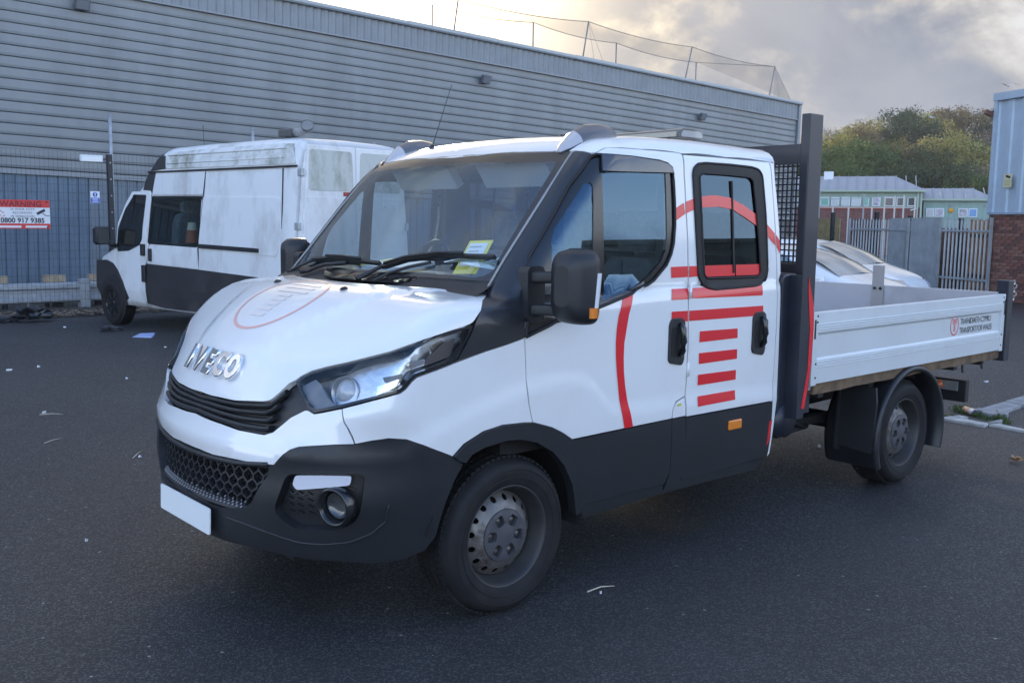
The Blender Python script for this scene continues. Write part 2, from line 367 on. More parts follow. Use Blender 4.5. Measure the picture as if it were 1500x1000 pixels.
# ------------------------------------------------------------------ curved cab skin: panels cut out of one smooth body surface
PANELS = json.loads('''{"P":{"bonnet":["P",[[-0.3456,0.12],[-0.1685,0.1169],[-0.0758,0.1035],[-0.0083,0.1037],[0.0491,0.1024],[0.1005,0.1035],[0.1468,0.1038],[0.1947,0.1087],[0.2385,0.1128],[0.2589,0.117],[0.2771,0.1375],[0.2914,0.1556],[0.3082,0.1652],[0.3174,0.174],[0.34,0.187],[0.3796,0.1998],[0.429,0.2128],[0.461,0.2221],[0.4919,0.2313],[0.5216,0.2404],[0.549,0.2526],[0.575,0.2655],[0.5991,0.2793],[0.6225,0.2946],[0.647,0.3115],[0.6778,0.3324],[0.6924,0.3715],[0.6888,0.4383],[0.6809,0.4514],[0.6308,0.4618],[0.5771,0.4722],[0.532,0.4718],[0.4878,0.4706],[0.4373,0.4708],[0.3844,0.471],[0.3289,0.4711],[0.2699,0.471],[0.2068,0.4706],[0.1452,0.4725],[0.0795,0.4733],[-0.0023,0.4761],[-0.0947,0.4771],[-0.2082,0.4759],[-0.3473,0.4696],[-0.1317,0.4153],[-0.0932,0.3746],[-0.0815,0.3391],[-0.0816,0.3066],[-0.0895,0.2763],[-0.1037,0.2474],[-0.1293,0.2191],[-0.179,0.1895],[-0.2398,0.1581]]],"front_bumper":["P",[[-0.2086,0.0607],[-0.0908,0.0605],[-0.0143,0.0587],[0.048,0.0548],[0.1204,0.0525],[0.1829,0.0486],[0.223,0.0491],[0.2604,0.0492],[0.2827,0.0573],[0.3223,0.0905],[0.3575,0.1091],[0.3575,0.1091],[0.3642,0.1098],[0.3809,0.104],[0.3968,0.1075],[0.4438,0.1196],[0.4438,0.1196],[0.4523,0.0936],[0.4605,0.0805],[0.4681,0.0644],[0.4729,0.05],[0.4729,0.05],[0.4407,0.047],[0.4063,0.0429],[0.3823,0.0396],[0.3571,0.0358],[0.3402,0.029],[0.3262,0.0184],[0.2988,-0.007],[0.2988,-0.007],[0.2407,-0.0112],[0.1988,-0.0119],[0.1531,-0.0133],[0.1022,-0.0159],[0.051,-0.0138],[-0.0093,-0.0135],[-0.1164,-0.0119],[-0.2182,0.0285]]],"front_wing":["P",[[0.4438,0.1196],[0.4787,0.1311],[0.5109,0.142],[0.533,0.1498],[0.5537,0.1576],[0.5625,0.1665],[0.5711,0.1814],[0.5797,0.1922],[0.6118,0.2124],[0.6452,0.2345],[0.6745,0.2533],[0.707,0.2729],[0.7537,0.2979],[0.8083,0.3277],[0.8104,0.294],[0.8124,0.2594],[0.8154,0.1979],[0.825,0.13],[0.8368,0.0706],[0.8368,0.0706],[0.8109,0.0723],[0.7493,0.0719],[0.703,0.0594],[0.682,0.0459],[0.6623,0.0332],[0.6411,0.0062],[0.6411,0.0053],[0.6183,0.0219],[0.59,0.0423],[0.561,0.0577],[0.5328,0.0614],[0.5035,0.0568],[0.4729,0.05],[0.4729,0.05],[0.4681,0.0644],[0.4605,0.0805],[0.4523,0.0936],[0.4438,0.1196]]],"grille":["P",[[-0.3456,0.12],[-0.1685,0.1169],[-0.0758,0.1035],[-0.0083,0.1037],[0.0491,0.1024],[0.1005,0.1035],[0.1468,0.1038],[0.1947,0.1087],[0.2385,0.1128],[0.2589,0.117],[0.2771,0.1375],[0.2914,0.1556],[0.3022,0.1653],[0.3165,0.1523],[0.3408,0.1321],[0.3634,0.1124],[0.3573,0.1098],[0.3575,0.1091],[0.3223,0.0905],[0.2827,0.0573],[0.2604,0.0492],[0.223,0.0491],[0.1829,0.0486],[0.1204,0.0525],[0.048,0.0548],[-0.0143,0.0587],[-0.0908,0.0605],[-0.2086,0.0607],[-0.2458,0.0939]]],"grille_top":["P",[[0.0111,0.0995],[0.0491,0.1024],[0.0996,0.1025],[0.1468,0.1038],[0.2385,0.1128],[0.2589,0.117],[0.2771,0.1375],[0.2914,0.1556],[0.3022,0.1653]]],"grille_bot":["P",[[-0.0013,0.0584],[0.048,0.0548],[0.1829,0.0486],[0.2604,0.0492],[0.2827,0.0573],[0.3223,0.0905],[0.3573,0.1098]]],"headlight":["P",[[0.3106,0.1603],[0.3188,0.1712],[0.3418,0.1835],[0.3812,0.1962],[0.4305,0.2092],[0.4624,0.2185],[0.4932,0.2277],[0.5226,0.2367],[0.5499,0.249],[0.5756,0.2618],[0.5994,0.2755],[0.6227,0.2908],[0.6472,0.3076],[0.6766,0.327],[0.6768,0.3206],[0.6606,0.2781],[0.6452,0.2369],[0.6118,0.2146],[0.5797,0.1943],[0.5711,0.1835],[0.5625,0.1687],[0.5537,0.1597],[0.5329,0.1519],[0.5107,0.144],[0.4782,0.133],[0.4432,0.1216],[0.3963,0.1095],[0.3805,0.106],[0.3634,0.1124],[0.3402,0.1334]]],"lens":["P",[[0.3216,0.1657],[0.3438,0.1793],[0.3828,0.1926],[0.4319,0.2057],[0.4638,0.2149],[0.4944,0.224],[0.5237,0.2331],[0.5507,0.2453],[0.5762,0.2581],[0.5998,0.2717],[0.6229,0.2868],[0.6473,0.3033],[0.6698,0.3181],[0.6685,0.3071],[0.6567,0.2756],[0.6427,0.242],[0.6118,0.2207],[0.5945,0.2097],[0.5775,0.1994],[0.5688,0.1886],[0.5601,0.1737],[0.5512,0.1647],[0.5307,0.1567],[0.5088,0.1487],[0.4755,0.138],[0.4399,0.1269],[0.3948,0.1147],[0.3804,0.1127],[0.3643,0.1193],[0.3427,0.1357],[0.3229,0.1529]]],"inner_bezel":["P",[[0.3188,0.1553],[0.35,0.174],[0.3684,0.1655],[0.3956,0.1399],[0.4208,0.1257],[0.395,0.114],[0.3791,0.1112],[0.3507,0.1303]]],"lamp_bright":["P",[[0.5039,0.1716],[0.5294,0.1782],[0.5529,0.1848],[0.559,0.1741],[0.5348,0.1613],[0.5069,0.1526]]],"lamp_dark":["P",[[0.5119,0.1916],[0.5606,0.1967],[0.5632,0.1857],[0.5195,0.181]]],"lamp_end":["P",[[0.6074,0.2348],[0.6302,0.2711],[0.6552,0.2895],[0.6452,0.2448],[0.6233,0.2309],[0.603,0.2178]]],"lamp_upper":["P",[[0.5654,0.2184],[0.603,0.2311],[0.6008,0.2175],[0.5796,0.2058]]],"lower_bumper":["P",[[-0.1164,-0.0119],[-0.0093,-0.0135],[0.051,-0.0138],[0.1022,-0.0159],[0.1531,-0.0133],[0.1988,-0.0119],[0.2407,-0.0112],[0.2988,-0.007],[0.3262,0.0184],[0.3402,0.029],[0.3571,0.0358],[0.3823,0.0396],[0.4063,0.0429],[0.4407,0.047],[0.4729,0.05],[0.5035,0.0568],[0.5328,0.0614],[0.561,0.0577],[0.59,0.0423],[0.6183,0.0219],[0.6411,0.0053],[0.6512,-0.0088],[0.659,-0.0201],[0.6413,-0.0593],[0.6252,-0.106],[0.6141,-0.1453],[0.6033,-0.1859],[0.5808,-0.2147],[0.5603,-0.2179],[0.5397,-0.2221],[0.5119,-0.2186],[0.4836,-0.2171],[0.4562,-0.2095],[0.4278,-0.2039],[0.398,-0.2003],[0.3659,-0.1989],[0.3389,-0.1963],[0.3093,-0.1955],[0.2789,-0.1929],[0.247,-0.191],[0.2009,-0.1906],[0.1494,-0.1922],[0.0976,-0.1907],[0.0534,-0.1891],[-0.0014,-0.191],[-0.0988,-0.203]]],"hole_lower_grille":["P",[[-0.2344,-0.0302],[-0.1138,-0.0288],[-0.0111,-0.0275],[0.0496,-0.026],[0.1014,-0.0263],[0.1474,-0.0242],[0.1892,-0.0229],[0.2403,-0.018],[0.2872,-0.0141],[0.2851,-0.0257],[0.266,-0.048],[0.2403,-0.0877],[0.2186,-0.1071],[0.1826,-0.1121],[0.1439,-0.1178],[0.1097,-0.1187],[0.0611,-0.1129],[0.0036,-0.1093],[-0.0695,-0.1074],[-0.1895,-0.1166],[-0.2484,-0.0918],[-0.2302,-0.0584]]],"hole_fog":["P",[[0.3307,-0.0197],[0.3158,-0.0592],[0.3022,-0.0917],[0.3057,-0.1054],[0.3261,-0.1183],[0.3455,-0.129],[0.3667,-0.1305],[0.3998,-0.1284],[0.4304,-0.1282],[0.4529,-0.1221],[0.4719,-0.1093],[0.4816,-0.0869],[0.4859,-0.063],[0.4888,-0.0401],[0.4913,-0.0106],[0.4634,-0.01],[0.4342,-0.0105],[0.403,-0.0121],[0.369,-0.015]]],"drl":["P",[[0.3519,-0.0203],[0.3819,-0.0172],[0.4093,-0.0151],[0.4392,-0.0144],[0.4673,-0.0149],[0.4643,-0.0336],[0.4377,-0.0363],[0.4097,-0.04],[0.3837,-0.0435],[0.3558,-0.0479],[0.3451,-0.038]]],"plate":["P",[[-0.2031,-0.1437],[0.1121,-0.1272],[0.1052,-0.1839]]],"wheel_arch_trim":["S",[[-0.3299,0.7603],[-0.2753,0.8037],[-0.1756,0.8416],[-0.0715,0.8555],[0.053,0.8496],[0.1012,0.8448],[0.2182,0.8064],[0.2882,0.7719],[0.3517,0.7313],[0.4057,0.6203],[0.4549,0.4673],[0.4636,0.4053],[0.456,0.3696],[0.4072,0.3659],[0.3933,0.4256],[0.3631,0.5233],[0.3005,0.6243],[0.2264,0.696],[0.123,0.7548],[0.0253,0.7825],[-0.0527,0.7876],[-0.1725,0.777],[-0.2372,0.7575],[-0.2715,0.7252],[-0.3078,0.7396]]],"pillar_trim":["P",[[0.686,0.4448],[0.6886,0.4653],[0.7106,0.5153],[0.7345,0.5664],[0.7611,0.6134],[0.7897,0.6605],[0.8207,0.7074],[0.8543,0.7538],[0.8891,0.7972],[0.9267,0.8396],[0.9678,0.8819],[1.0167,0.9319],[1.0333,0.9344],[1.0958,0.9052],[1.0864,0.8963],[1.0268,0.8472],[0.9752,0.8016],[0.9455,0.7638],[0.9178,0.7254],[0.8918,0.6867],[0.8676,0.6478],[0.8406,0.6061],[0.8154,0.5644],[0.8056,0.5093],[0.8062,0.4693],[0.8057,0.4405],[0.8075,0.381],[0.8083,0.3305],[0.7536,0.3006],[0.707,0.2754],[0.6745,0.2558],[0.6477,0.2397],[0.6633,0.2771],[0.6789,0.3196],[0.6903,0.3668]]],"windscreen":["P",[[-0.514,1.0653],[-0.3166,1.0943],[-0.1189,1.1088],[0.0698,1.1105],[0.2423,1.1016],[0.395,1.085],[0.5441,1.0565],[0.668,1.0246],[0.7713,0.9914],[0.8581,0.9582],[0.9319,0.9258],[0.9355,0.9068],[0.8968,0.8646],[0.8616,0.8233],[0.8292,0.7809],[0.7991,0.7379],[0.7668,0.6833],[0.7374,0.6287],[0.7107,0.5744],[0.6995,0.5316],[0.6721,0.5158],[0.6339,0.5129],[0.569,0.5283],[0.4971,0.5436],[0.4029,0.556],[0.2974,0.5662],[0.209,0.5726],[0.1128,0.5763],[0.0049,0.5797],[-0.1124,0.5786],[-0.239,0.5717],[-0.2584,0.6336],[-0.2802,0.6966],[-0.3047,0.7601],[-0.3326,0.8237],[-0.3645,0.8864],[-0.4012,0.9479],[-0.4437,1.0073]]],"windscreen_border":["P",[[-0.837,1.0338],[-0.5909,1.1059],[-0.3968,1.1402],[-0.1961,1.1606],[0.0019,1.1681],[0.2105,1.1598],[0.392,1.1411],[0.5452,1.1156],[0.6728,1.0863],[0.7845,1.049],[0.8759,1.0119],[0.9521,0.9759],[1.0166,0.9416],[0.9658,0.8873],[0.9241,0.8423],[0.8863,0.7976],[0.8515,0.7518],[0.8181,0.7061],[0.7872,0.6599],[0.7585,0.6134],[0.732,0.567],[0.7085,0.517],[0.6869,0.468],[0.6853,0.4573],[0.6336,0.4705],[0.5772,0.4839],[0.5156,0.4974],[0.4479,0.5105],[0.376,0.5189],[0.3115,0.5194],[0.2477,0.5174],[0.1818,0.5143],[0.1127,0.5103],[0.0311,0.5132],[-0.0603,0.5143],[-0.1754,0.5147],[-0.3169,0.5103],[-0.516,0.4963],[-0.6555,0.4721],[-0.68,0.5266],[-0.7066,0.5819],[-0.7356,0.6376],[-0.7673,0.6931],[-0.802,0.7481],[-0.8401,0.8019],[-0.882,0.8542],[-0.9356,0.903]]],"front_door":["S",[[0.5318,2.0073],[0.5687,2.0276],[0.6231,2.0507],[0.6689,2.0544],[0.8436,2.056],[1.1226,2.0552],[1.1453,2.048],[1.1434,1.9408],[1.147,1.7534],[1.1528,1.629],[1.1522,1.5041],[1.1557,1.259],[1.1597,1.1003],[1.1608,0.912],[1.1556,0.8424],[1.0833,0.823],[1.0566,0.7851],[1.0532,0.7401],[0.6801,0.7362],[0.3516,0.733],[0.2882,0.7719],[0.2182,0.8064],[0.1012,0.8448],[0.0769,0.9278],[0.0653,1.0234],[0.0607,1.1125],[0.053,1.2175],[0.0876,1.3722],[0.0878,1.4864],[0.1251,1.558],[0.2182,1.6649],[0.3909,1.8716]]],"window_frame":["S",[[0.0569,1.2193],[0.0901,1.3721],[0.0899,1.4864],[0.1269,1.558],[0.2195,1.6649],[0.3921,1.8716],[0.5305,2.0041],[0.5614,2.0161],[0.5826,2.0159],[0.7697,2.0138],[0.9571,2.005],[1.0168,1.9948],[1.0489,1.9766],[1.0573,1.9506],[1.0595,1.7986],[1.0562,1.6991],[1.0432,1.6094],[1.024,1.5598],[0.9865,1.5074],[0.8887,1.4343],[0.7511,1.3766],[0.5516,1.3319],[0.3889,1.297],[0.2361,1.2753],[0.1868,1.2574]]],"window_glass":["S",[[0.5595,1.9393],[1.006,1.9484],[1.0033,1.7646],[1.0009,1.6493],[0.9885,1.5801],[0.9485,1.5214],[0.8591,1.4563],[0.7569,1.4011],[0.5571,1.3562],[0.5461,1.3566]]],"quarter_glass":["S",[[0.4972,1.8726],[0.4891,1.8861],[0.4722,1.8872],[0.4502,1.8774],[0.3529,1.7753],[0.262,1.6758],[0.2374,1.6314],[0.2125,1.4728],[0.4742,1.4655]]],"wind_deflector":["S",[[0.5814,2.0136],[0.769,2.0116],[0.9566,2.0017],[1.0165,1.9915],[1.0461,1.9732],[1.0522,1.952],[0.5576,1.9393]]],"door_cladding":["S",[[0.354,0.7294],[0.6805,0.7321],[1.051,0.7362],[1.0645,0.608],[1.0722,0.4562],[1.0394,0.402],[0.7227,0.4043],[0.4683,0.4044],[0.4572,0.4668],[0.4079,0.62]]],"fuel_flap":["S",[[1.1532,0.8392],[1.0884,0.8208],[1.0593,0.7848],[1.0559,0.7398],[1.161,0.7406]]],"fuel_cladding":["S",[[1.0552,0.7363],[1.1625,0.7368],[1.178,0.5914],[1.1776,0.4458],[1.1664,0.3664],[1.0466,0.3678],[1.0761,0.4555],[1.0683,0.6075]]],"rear_door":["S",[[1.1527,2.0467],[1.5082,2.0484],[1.8416,2.0475],[1.8941,2.0482],[1.9024,1.8971],[1.9187,1.6453],[1.9292,1.4135],[1.9354,1.2928],[1.9355,1.0647],[1.9364,0.903],[1.9329,0.7298],[1.5417,0.7319],[1.1699,0.7352],[1.1608,0.8384],[1.1652,0.9115],[1.1646,1.0999],[1.16,1.2587],[1.1571,1.504],[1.1571,1.629],[1.1512,1.7535],[1.1477,1.9409]]],"rear_window_frame":["S",[[1.2118,1.9502],[1.2221,1.9844],[1.259,2.0054],[1.3187,2.0117],[1.5313,2.0124],[1.7122,2.0083],[1.7732,2.0002],[1.8049,1.9706],[1.8129,1.8688],[1.8221,1.7519],[1.8334,1.4645],[1.8186,1.4131],[1.7842,1.3879],[1.7252,1.3808],[1.5415,1.3763],[1.3838,1.3738],[1.3205,1.3839],[1.2577,1.4126],[1.2325,1.4477],[1.2228,1.6118],[1.2143,1.8017]]],"rear_window_glass":["S",[[1.2598,1.942],[1.286,1.96],[1.4966,1.96],[1.6882,1.9552],[1.7206,1.9348],[1.7381,1.7798],[1.7622,1.5395],[1.7688,1.4477],[1.7486,1.4291],[1.5042,1.4296],[1.3024,1.4337],[1.2774,1.4499],[1.2669,1.6116]]],"rear_door_cladding":["S",[[1.1676,0.7315],[1.5424,0.727],[1.9297,0.7255],[1.9476,0.5185],[1.9405,0.4049],[1.5401,0.4004],[1.1762,0.3962],[1.1756,0.5193],[1.1773,0.6275]]],"sill_trim":["S",[[0.4644,0.4001],[0.7233,0.4007],[1.0404,0.3971],[1.0447,0.3645],[1.1691,0.3621],[1.177,0.3924],[1.5411,0.3963],[1.9224,0.3977],[1.8604,0.3387],[1.4048,0.3464],[0.9879,0.3475],[0.4457,0.3306]]],"corner_panel":["S",[[1.9032,2.0562],[1.9063,1.8972],[1.9239,1.6453],[1.9345,1.4134],[1.9401,1.2926],[1.9402,1.0643],[1.9404,0.9026],[1.9377,0.7292],[1.9525,0.5178],[1.947,0.406],[1.9626,0.4238],[1.9774,0.8758],[1.967,1.1199],[1.9656,1.3671],[1.9625,1.5179],[1.9555,1.6677],[1.9444,1.8018],[1.9284,1.946],[1.9209,2.0383]]],"roof_edge":["Q",[[-0.5111,-0.1307],[-0.4703,-0.2705],[-0.4319,-0.3907],[-0.4008,-0.4604],[-0.3946,-0.4694],[-0.3749,-0.5072],[-0.3625,-0.5125],[-0.3298,-0.5116],[-0.305,-0.5198],[-0.2111,-0.5446],[-0.0473,-0.5648],[-0.0325,-0.5678],[0.1853,-0.553],[0.357,-0.5115]]]},"S":{"front_door":[[[0.684,1.3681],[0.6415,1.2802],[0.6288,1.2172],[0.6239,1.1503],[0.6282,1.0825],[0.6375,1.0138],[0.6511,0.9458],[0.6721,0.8408],[0.6991,0.7386],[0.7608,0.7387],[0.7301,0.8339],[0.7005,0.9406],[0.6875,1.0091],[0.6823,1.078],[0.683,1.146],[0.6968,1.2128],[0.7125,1.2828],[0.7506,1.3688]],[[1.0702,1.7839],[1.1313,1.8101],[1.1374,1.755],[1.0661,1.7224]],[[1.0194,1.4968],[1.1494,1.4981],[1.1486,1.4446],[1.0205,1.4435]],[[1.0398,1.387],[1.1645,1.3856],[1.1491,1.3344],[1.0237,1.3352]],[[1.0243,1.2778],[1.1497,1.2764],[1.1515,1.2239],[1.026,1.2242]]],"rear_door":[[[1.1449,1.8144],[1.2107,1.8321],[1.2158,1.7804],[1.1444,1.7567]],[[1.827,1.7171],[1.9093,1.6602],[1.9143,1.5932],[1.8282,1.6528]],[[1.1591,1.4979],[1.2272,1.4971],[1.2314,1.446],[1.1583,1.443]],[[1.1982,1.3864],[1.305,1.3862],[1.383,1.3714],[1.5406,1.3735],[1.7242,1.3779],[1.7953,1.3839],[1.7919,1.327],[1.1838,1.3364]],[[1.1606,1.2758],[1.7998,1.271],[1.8026,1.2183],[1.1613,1.2244]],[[1.2519,1.1668],[1.5727,1.1611],[1.5763,1.1105],[1.2509,1.1102]],[[1.2526,1.0547],[1.5776,1.0504],[1.5799,0.9988],[1.2554,0.998]],[[1.2529,0.9431],[1.5774,0.9386],[1.5795,0.8862],[1.2554,0.8874]],[[1.2548,0.8301],[1.5783,0.8289],[1.5763,0.778],[1.2566,0.7774]]],"rear_window_glass":[[[1.2607,1.8435],[1.3789,1.8535],[1.5113,1.844],[1.6346,1.8053],[1.7385,1.7617],[1.7441,1.7],[1.6317,1.7459],[1.5255,1.7848],[1.4039,1.7962],[1.2628,1.7881]],[[1.2753,1.4982],[1.5405,1.4974],[1.54,1.44],[1.2773,1.4416]],[[1.5495,1.4976],[1.7641,1.4966],[1.7644,1.4393],[1.5489,1.4404]]],"corner_panel":[[[1.9222,1.6528],[1.9544,1.6229],[1.9596,1.548],[1.9273,1.5857]]]}}''')
C0 = np.array([1.0, 0, .75]); C1 = np.array([1.2, 0, 1.5])
def surf_pt(pr, q):
    q = np.asarray(q, float)
    if pr == 'S':
        O = np.stack([q[:, 0], np.full(len(q), -1.3), q[:, 1]], -1); D = np.tile([0., 1., 0.], (len(q), 1)); P, ok = hit(O, D, .2, .8, 70)
    else:
        if pr == 'P':
            az, el = q[:, 0], q[:, 1]; D = np.stack([-np.cos(el)*np.cos(az), -np.cos(el)*np.sin(az), np.sin(el)], -1); c = C0
        else:
            u, v = q[:, 0], q[:, 1]; k = 2/(1+u*u+v*v); D = np.stack([u*k, v*k, k-1], -1); c = C1
        P, ok = hit(c+D*2.6, -D, 0, 2.5, 300)
    return P
def to_P(P):
    d = np.asarray(P, float)-C0; return np.stack([np.arctan2(-d[..., 1], -d[..., 0]), np.arctan2(d[..., 2], np.hypot(d[..., 0], d[..., 1]))], -1)
def front_pt(y, z):
    """points of the skin straight in front of (y, z)"""
    y = np.asarray(y, float); z = np.asarray(z, float)+0*y; P, ok = hit(np.stack([np.full_like(y, -1.3), y, z], -1), np.tile([1., 0., 0.], (len(y), 1)), 0, 1.2, 200); return P
def inpoly(p, poly):
    x, y = p[:, 0], p[:, 1]; c = np.zeros(len(p), bool); n = len(poly); j = n-1
    for i in range(n):
        xi, yi = poly[i]; xj, yj = poly[j]
        c ^= ((yi > y) != (yj > y)) & (x < (xj-xi)*(y-yi)/((yj-yi) or 1e-12)+xi); j = i
    return c
def dens(poly, st):
    out = []; n = len(poly)
    for i in range(n):
        a, b = np.array(poly[i]), np.array(poly[(i+1) % n]); k = max(1, int(np.ceil(np.linalg.norm(b-a)/st)))
        out += [tuple(a+(b-a)*t/k) for t in range(k)]
    return out
def rnd(poly, r, seg=4, amin=25):
    """round the corners of a 2D polygon"""
    out = []; n = len(poly)
    for i in range(n):
        p0, p, p1 = (np.array(poly[(i+d) % n], float) for d in (-1, 0, 1)); a = p0-p; b = p1-p; la, lb = np.linalg.norm(a), np.linalg.norm(b)
        if la < 1e-9 or lb < 1e-9: continue
        ang = math.degrees(math.acos(max(-1, min(1, a @ b/la/lb))))
        if ang > 180-amin: out.append(tuple(p)); continue
        t = min(r, la*.45, lb*.45); q0 = p+a/la*t; q1 = p+b/lb*t
        for k in range(seg+1):
            s_ = k/seg; out.append(tuple(q0*(1-s_)**2+2*p*s_*(1-s_)+q1*s_*s_))
    return out
def tri2d(poly, holes, st):
    loops = [dens(poly, st)]+[dens(h, st) for h in holes]; vs = []; es = []
    for L in loops:
        o = len(vs); vs += [Vector(p) for p in L]; es += [(o+i, o+(i+1) % len(L)) for i in range(len(L))]
    a = np.array(poly); lo, hi = a.min(0), a.max(0)
    gx, gy = np.meshgrid(np.arange(lo[0]+st/2, hi[0], st), np.arange(lo[1]+st/2, hi[1], st)); G = np.stack([gx.ravel(), gy.ravel()], -1)
    if len(G):
        m = inpoly(G, poly)
        for h in holes: m &= ~inpoly(G, h)
        G = G[m]
        if len(G):
            B = np.array([tuple(v) for v in vs]); keep = np.array([np.min(((B-g)**2).sum(1)) > (st*.45)**2 for g in G]); vs += [Vector(g) for g in G[keep]]
    r = delaunay_2d_cdt(vs, es, [], 0, 1e-7); V = np.array([tuple(v) for v in r[0]]); F = [tuple(f) for f in r[2]]
    cen = np.array([V[list(f)].mean(0) for f in F]); m = inpoly(cen, poly)
    for h in holes: m &= ~inpoly(cen, h)
    F = [f for f, k in zip(F, m) if k]
    return V, F
def inset(poly, g):
    a = np.array(poly, float); n = len(a); e = np.roll(a, -1, 0)-a; L = np.linalg.norm(e, axis=1); a = a[L > 1e-7]; n = len(a); e = np.roll(a, -1, 0)-a; e = e/np.linalg.norm(e, axis=1, keepdims=True)
    area = np.sum(a[:, 0]*np.roll(a[:, 1], -1)-np.roll(a[:, 0], -1)*a[:, 1]); sg = 1 if area > 0 else -1
    nr = np.stack([-e[:, 1], e[:, 0]], -1)*sg; m = nr+np.roll(nr, 1, 0); m = m/np.maximum(np.linalg.norm(m, axis=1, keepdims=True), .4); return [tuple(q) for q in a+m*g]
def skin(name, pr, poly, m, parent=None, d=0.0, rim=.012, holes=(), st=.045, mirror=False, dfun=None, gap=0.0):
    if gap: poly = inset(poly, gap/(1.75 if pr == 'P' else 1.0))
    V, F = tri2d(poly, list(holes), st); P = surf_pt(pr, V); Nn = FN(P)
    off = d if dfun is None else d+dfun(V)[:, None]
    P = P+Nn*off
    if mirror: P = P*[1, -1, 1]; Nn = Nn*[1, -1, 1]
    ar = [np.linalg.norm(np.cross(P[f[1]]-P[f[0]], P[f[2]]-P[f[0]])) for f in F]; f0 = F[int(np.argmax(ar))]; nrm = np.cross(P[f0[1]]-P[f0[0]], P[f0[2]]-P[f0[0]])
    if nrm @ Nn[f0[0]] < 0: F = [f[::-1] for f in F]
    vs = [tuple(p) for p in P]; fs = list(F); nl = [tuple(Nn[i]) for f in F for i in f]; sm = [True]*len(F)
    if rim:
        cnt = {}
        for f in F:
            for i in range(3): cnt[(f[i], f[(i+1) % 3])] = 1
        ed = [e for e in cnt if (e[1], e[0]) not in cnt]; mp = {}; b = min(.0035, abs(rim)*.3)
        for e in ed:
            for i in e:
                if i not in mp: mp[i] = len(vs); vs.append(tuple(P[i]-Nn[i]*rim))
        for a, c in ed:
            f = (c, a, mp[a], mp[c]); q = [np.array(vs[i]) for i in f]; n_ = np.cross(q[1]-q[0], q[2]-q[0]); L = np.linalg.norm(n_); n_ = n_/L if L > 1e-12 else np.array([0, 0, 1.])
            fs.append(f); nl += [tuple(n_)]*4; sm.append(False)
    me = bpy.data.meshes.new(name); me.from_pydata(vs, [], fs); me.materials.append(m)
    me.polygons.foreach_set('use_smooth', [True]*len(fs)); me.update(); me.normals_split_custom_set(nl)
    o = bpy.data.objects.new(name, me); COL.objects.link(o)
    if parent: o.parent = parent
    return o
def clip0(poly):
    """keep az >= 0"""
    out = []; n = len(poly)
    for i in range(n):
        a, b = poly[i], poly[(i+1) % n]
        if a[0] >= 0: out.append(tuple(a))
        if (a[0] >= 0) != (b[0] >= 0):
            t = a[0]/(a[0]-b[0]); out.append((0.0, a[1]+(b[1]-a[1])*t))
    return out
def full(poly):
    """near half -> whole symmetric outline"""
    h = clip0(poly); z = [i for i, p in enumerate(h) if abs(p[0]) < 1e-9]; n = len(h)
    # rotate so that the chain runs from one centre point to the other
    for i in z:
        if (i+1) % n in z and n > 2: h = h[(i+1) % n:]+h[:(i+1) % n]; break
    return h+[(-p[0], p[1]) for p in h[::-1] if abs(p[0]) > 1e-9]
PP = PANELS['P']; ST = PANELS['S']
def pl(k): return [tuple(p) for p in PP[k][1]]
mir = lambda poly: [(-p[0], p[1]) for p in poly][::-1]
M_Y = Matrix.Scale(-1, 4, (0, 1, 0))

truck = tag(empty('flatbed_truck'), 'white crew cab tipper truck with red stripes and silver drop sides, parked in front', 'truck')

# ---- nose
bonnet = skin('bonnet', 'P', rnd(full(pl('bonnet')), .014), white, truck, st=.024, rim=.03, gap=.002)
fbump = skin('front_bumper', 'P', full(pl('front_bumper')), white, truck, st=.026, rim=.03, gap=.003)
for s in (0, 1):
    skin('front_wing', 'P', pl('front_wing'), white, truck, mirror=bool(s), st=.014, rim=.03, gap=.003)
# grille: dark recess with four slats
gp = full(pl('grille')); grille = skin('grille', 'P', gp, black_pl, truck, d=-.035, rim=0, st=.04)
LIPP = [p for p in pl('grille') if p[0] >= -.02]
def curve_at(pts, az):
    a = np.array(sorted(pts)); return float(np.interp(az, a[:, 0], a[:, 1]))
top_pts = pl('grille_top'); bot_pts = pl('grille_bot')
azmax = min(max(p[0] for p in top_pts), max(p[0] for p in bot_pts))-.012
for k, t in enumerate((.10, .34, .58, .82)):
    azs = np.linspace(-azmax*(1-.10*t), azmax*(1-.10*t), 41); el = np.array([curve_at(top_pts, abs(a))*(1-t)+curve_at(bot_pts, abs(a))*t for a in azs])
    secs = []
    for dd, de in ((-.006, .0035), (-.0, -.0005), (-.010, -.006), (-.034, -.007), (-.034, .005)):
        P = surf_pt('P', np.stack([azs, el+de], -1)); P = P+FN(P)*dd; secs.append(P)
    secs = np.array(secs).transpose(1, 0, 2)
    MB().loft([[tuple(p) for p in c] for c in secs], smooth=True).build('grille_slat', black_pl, grille)
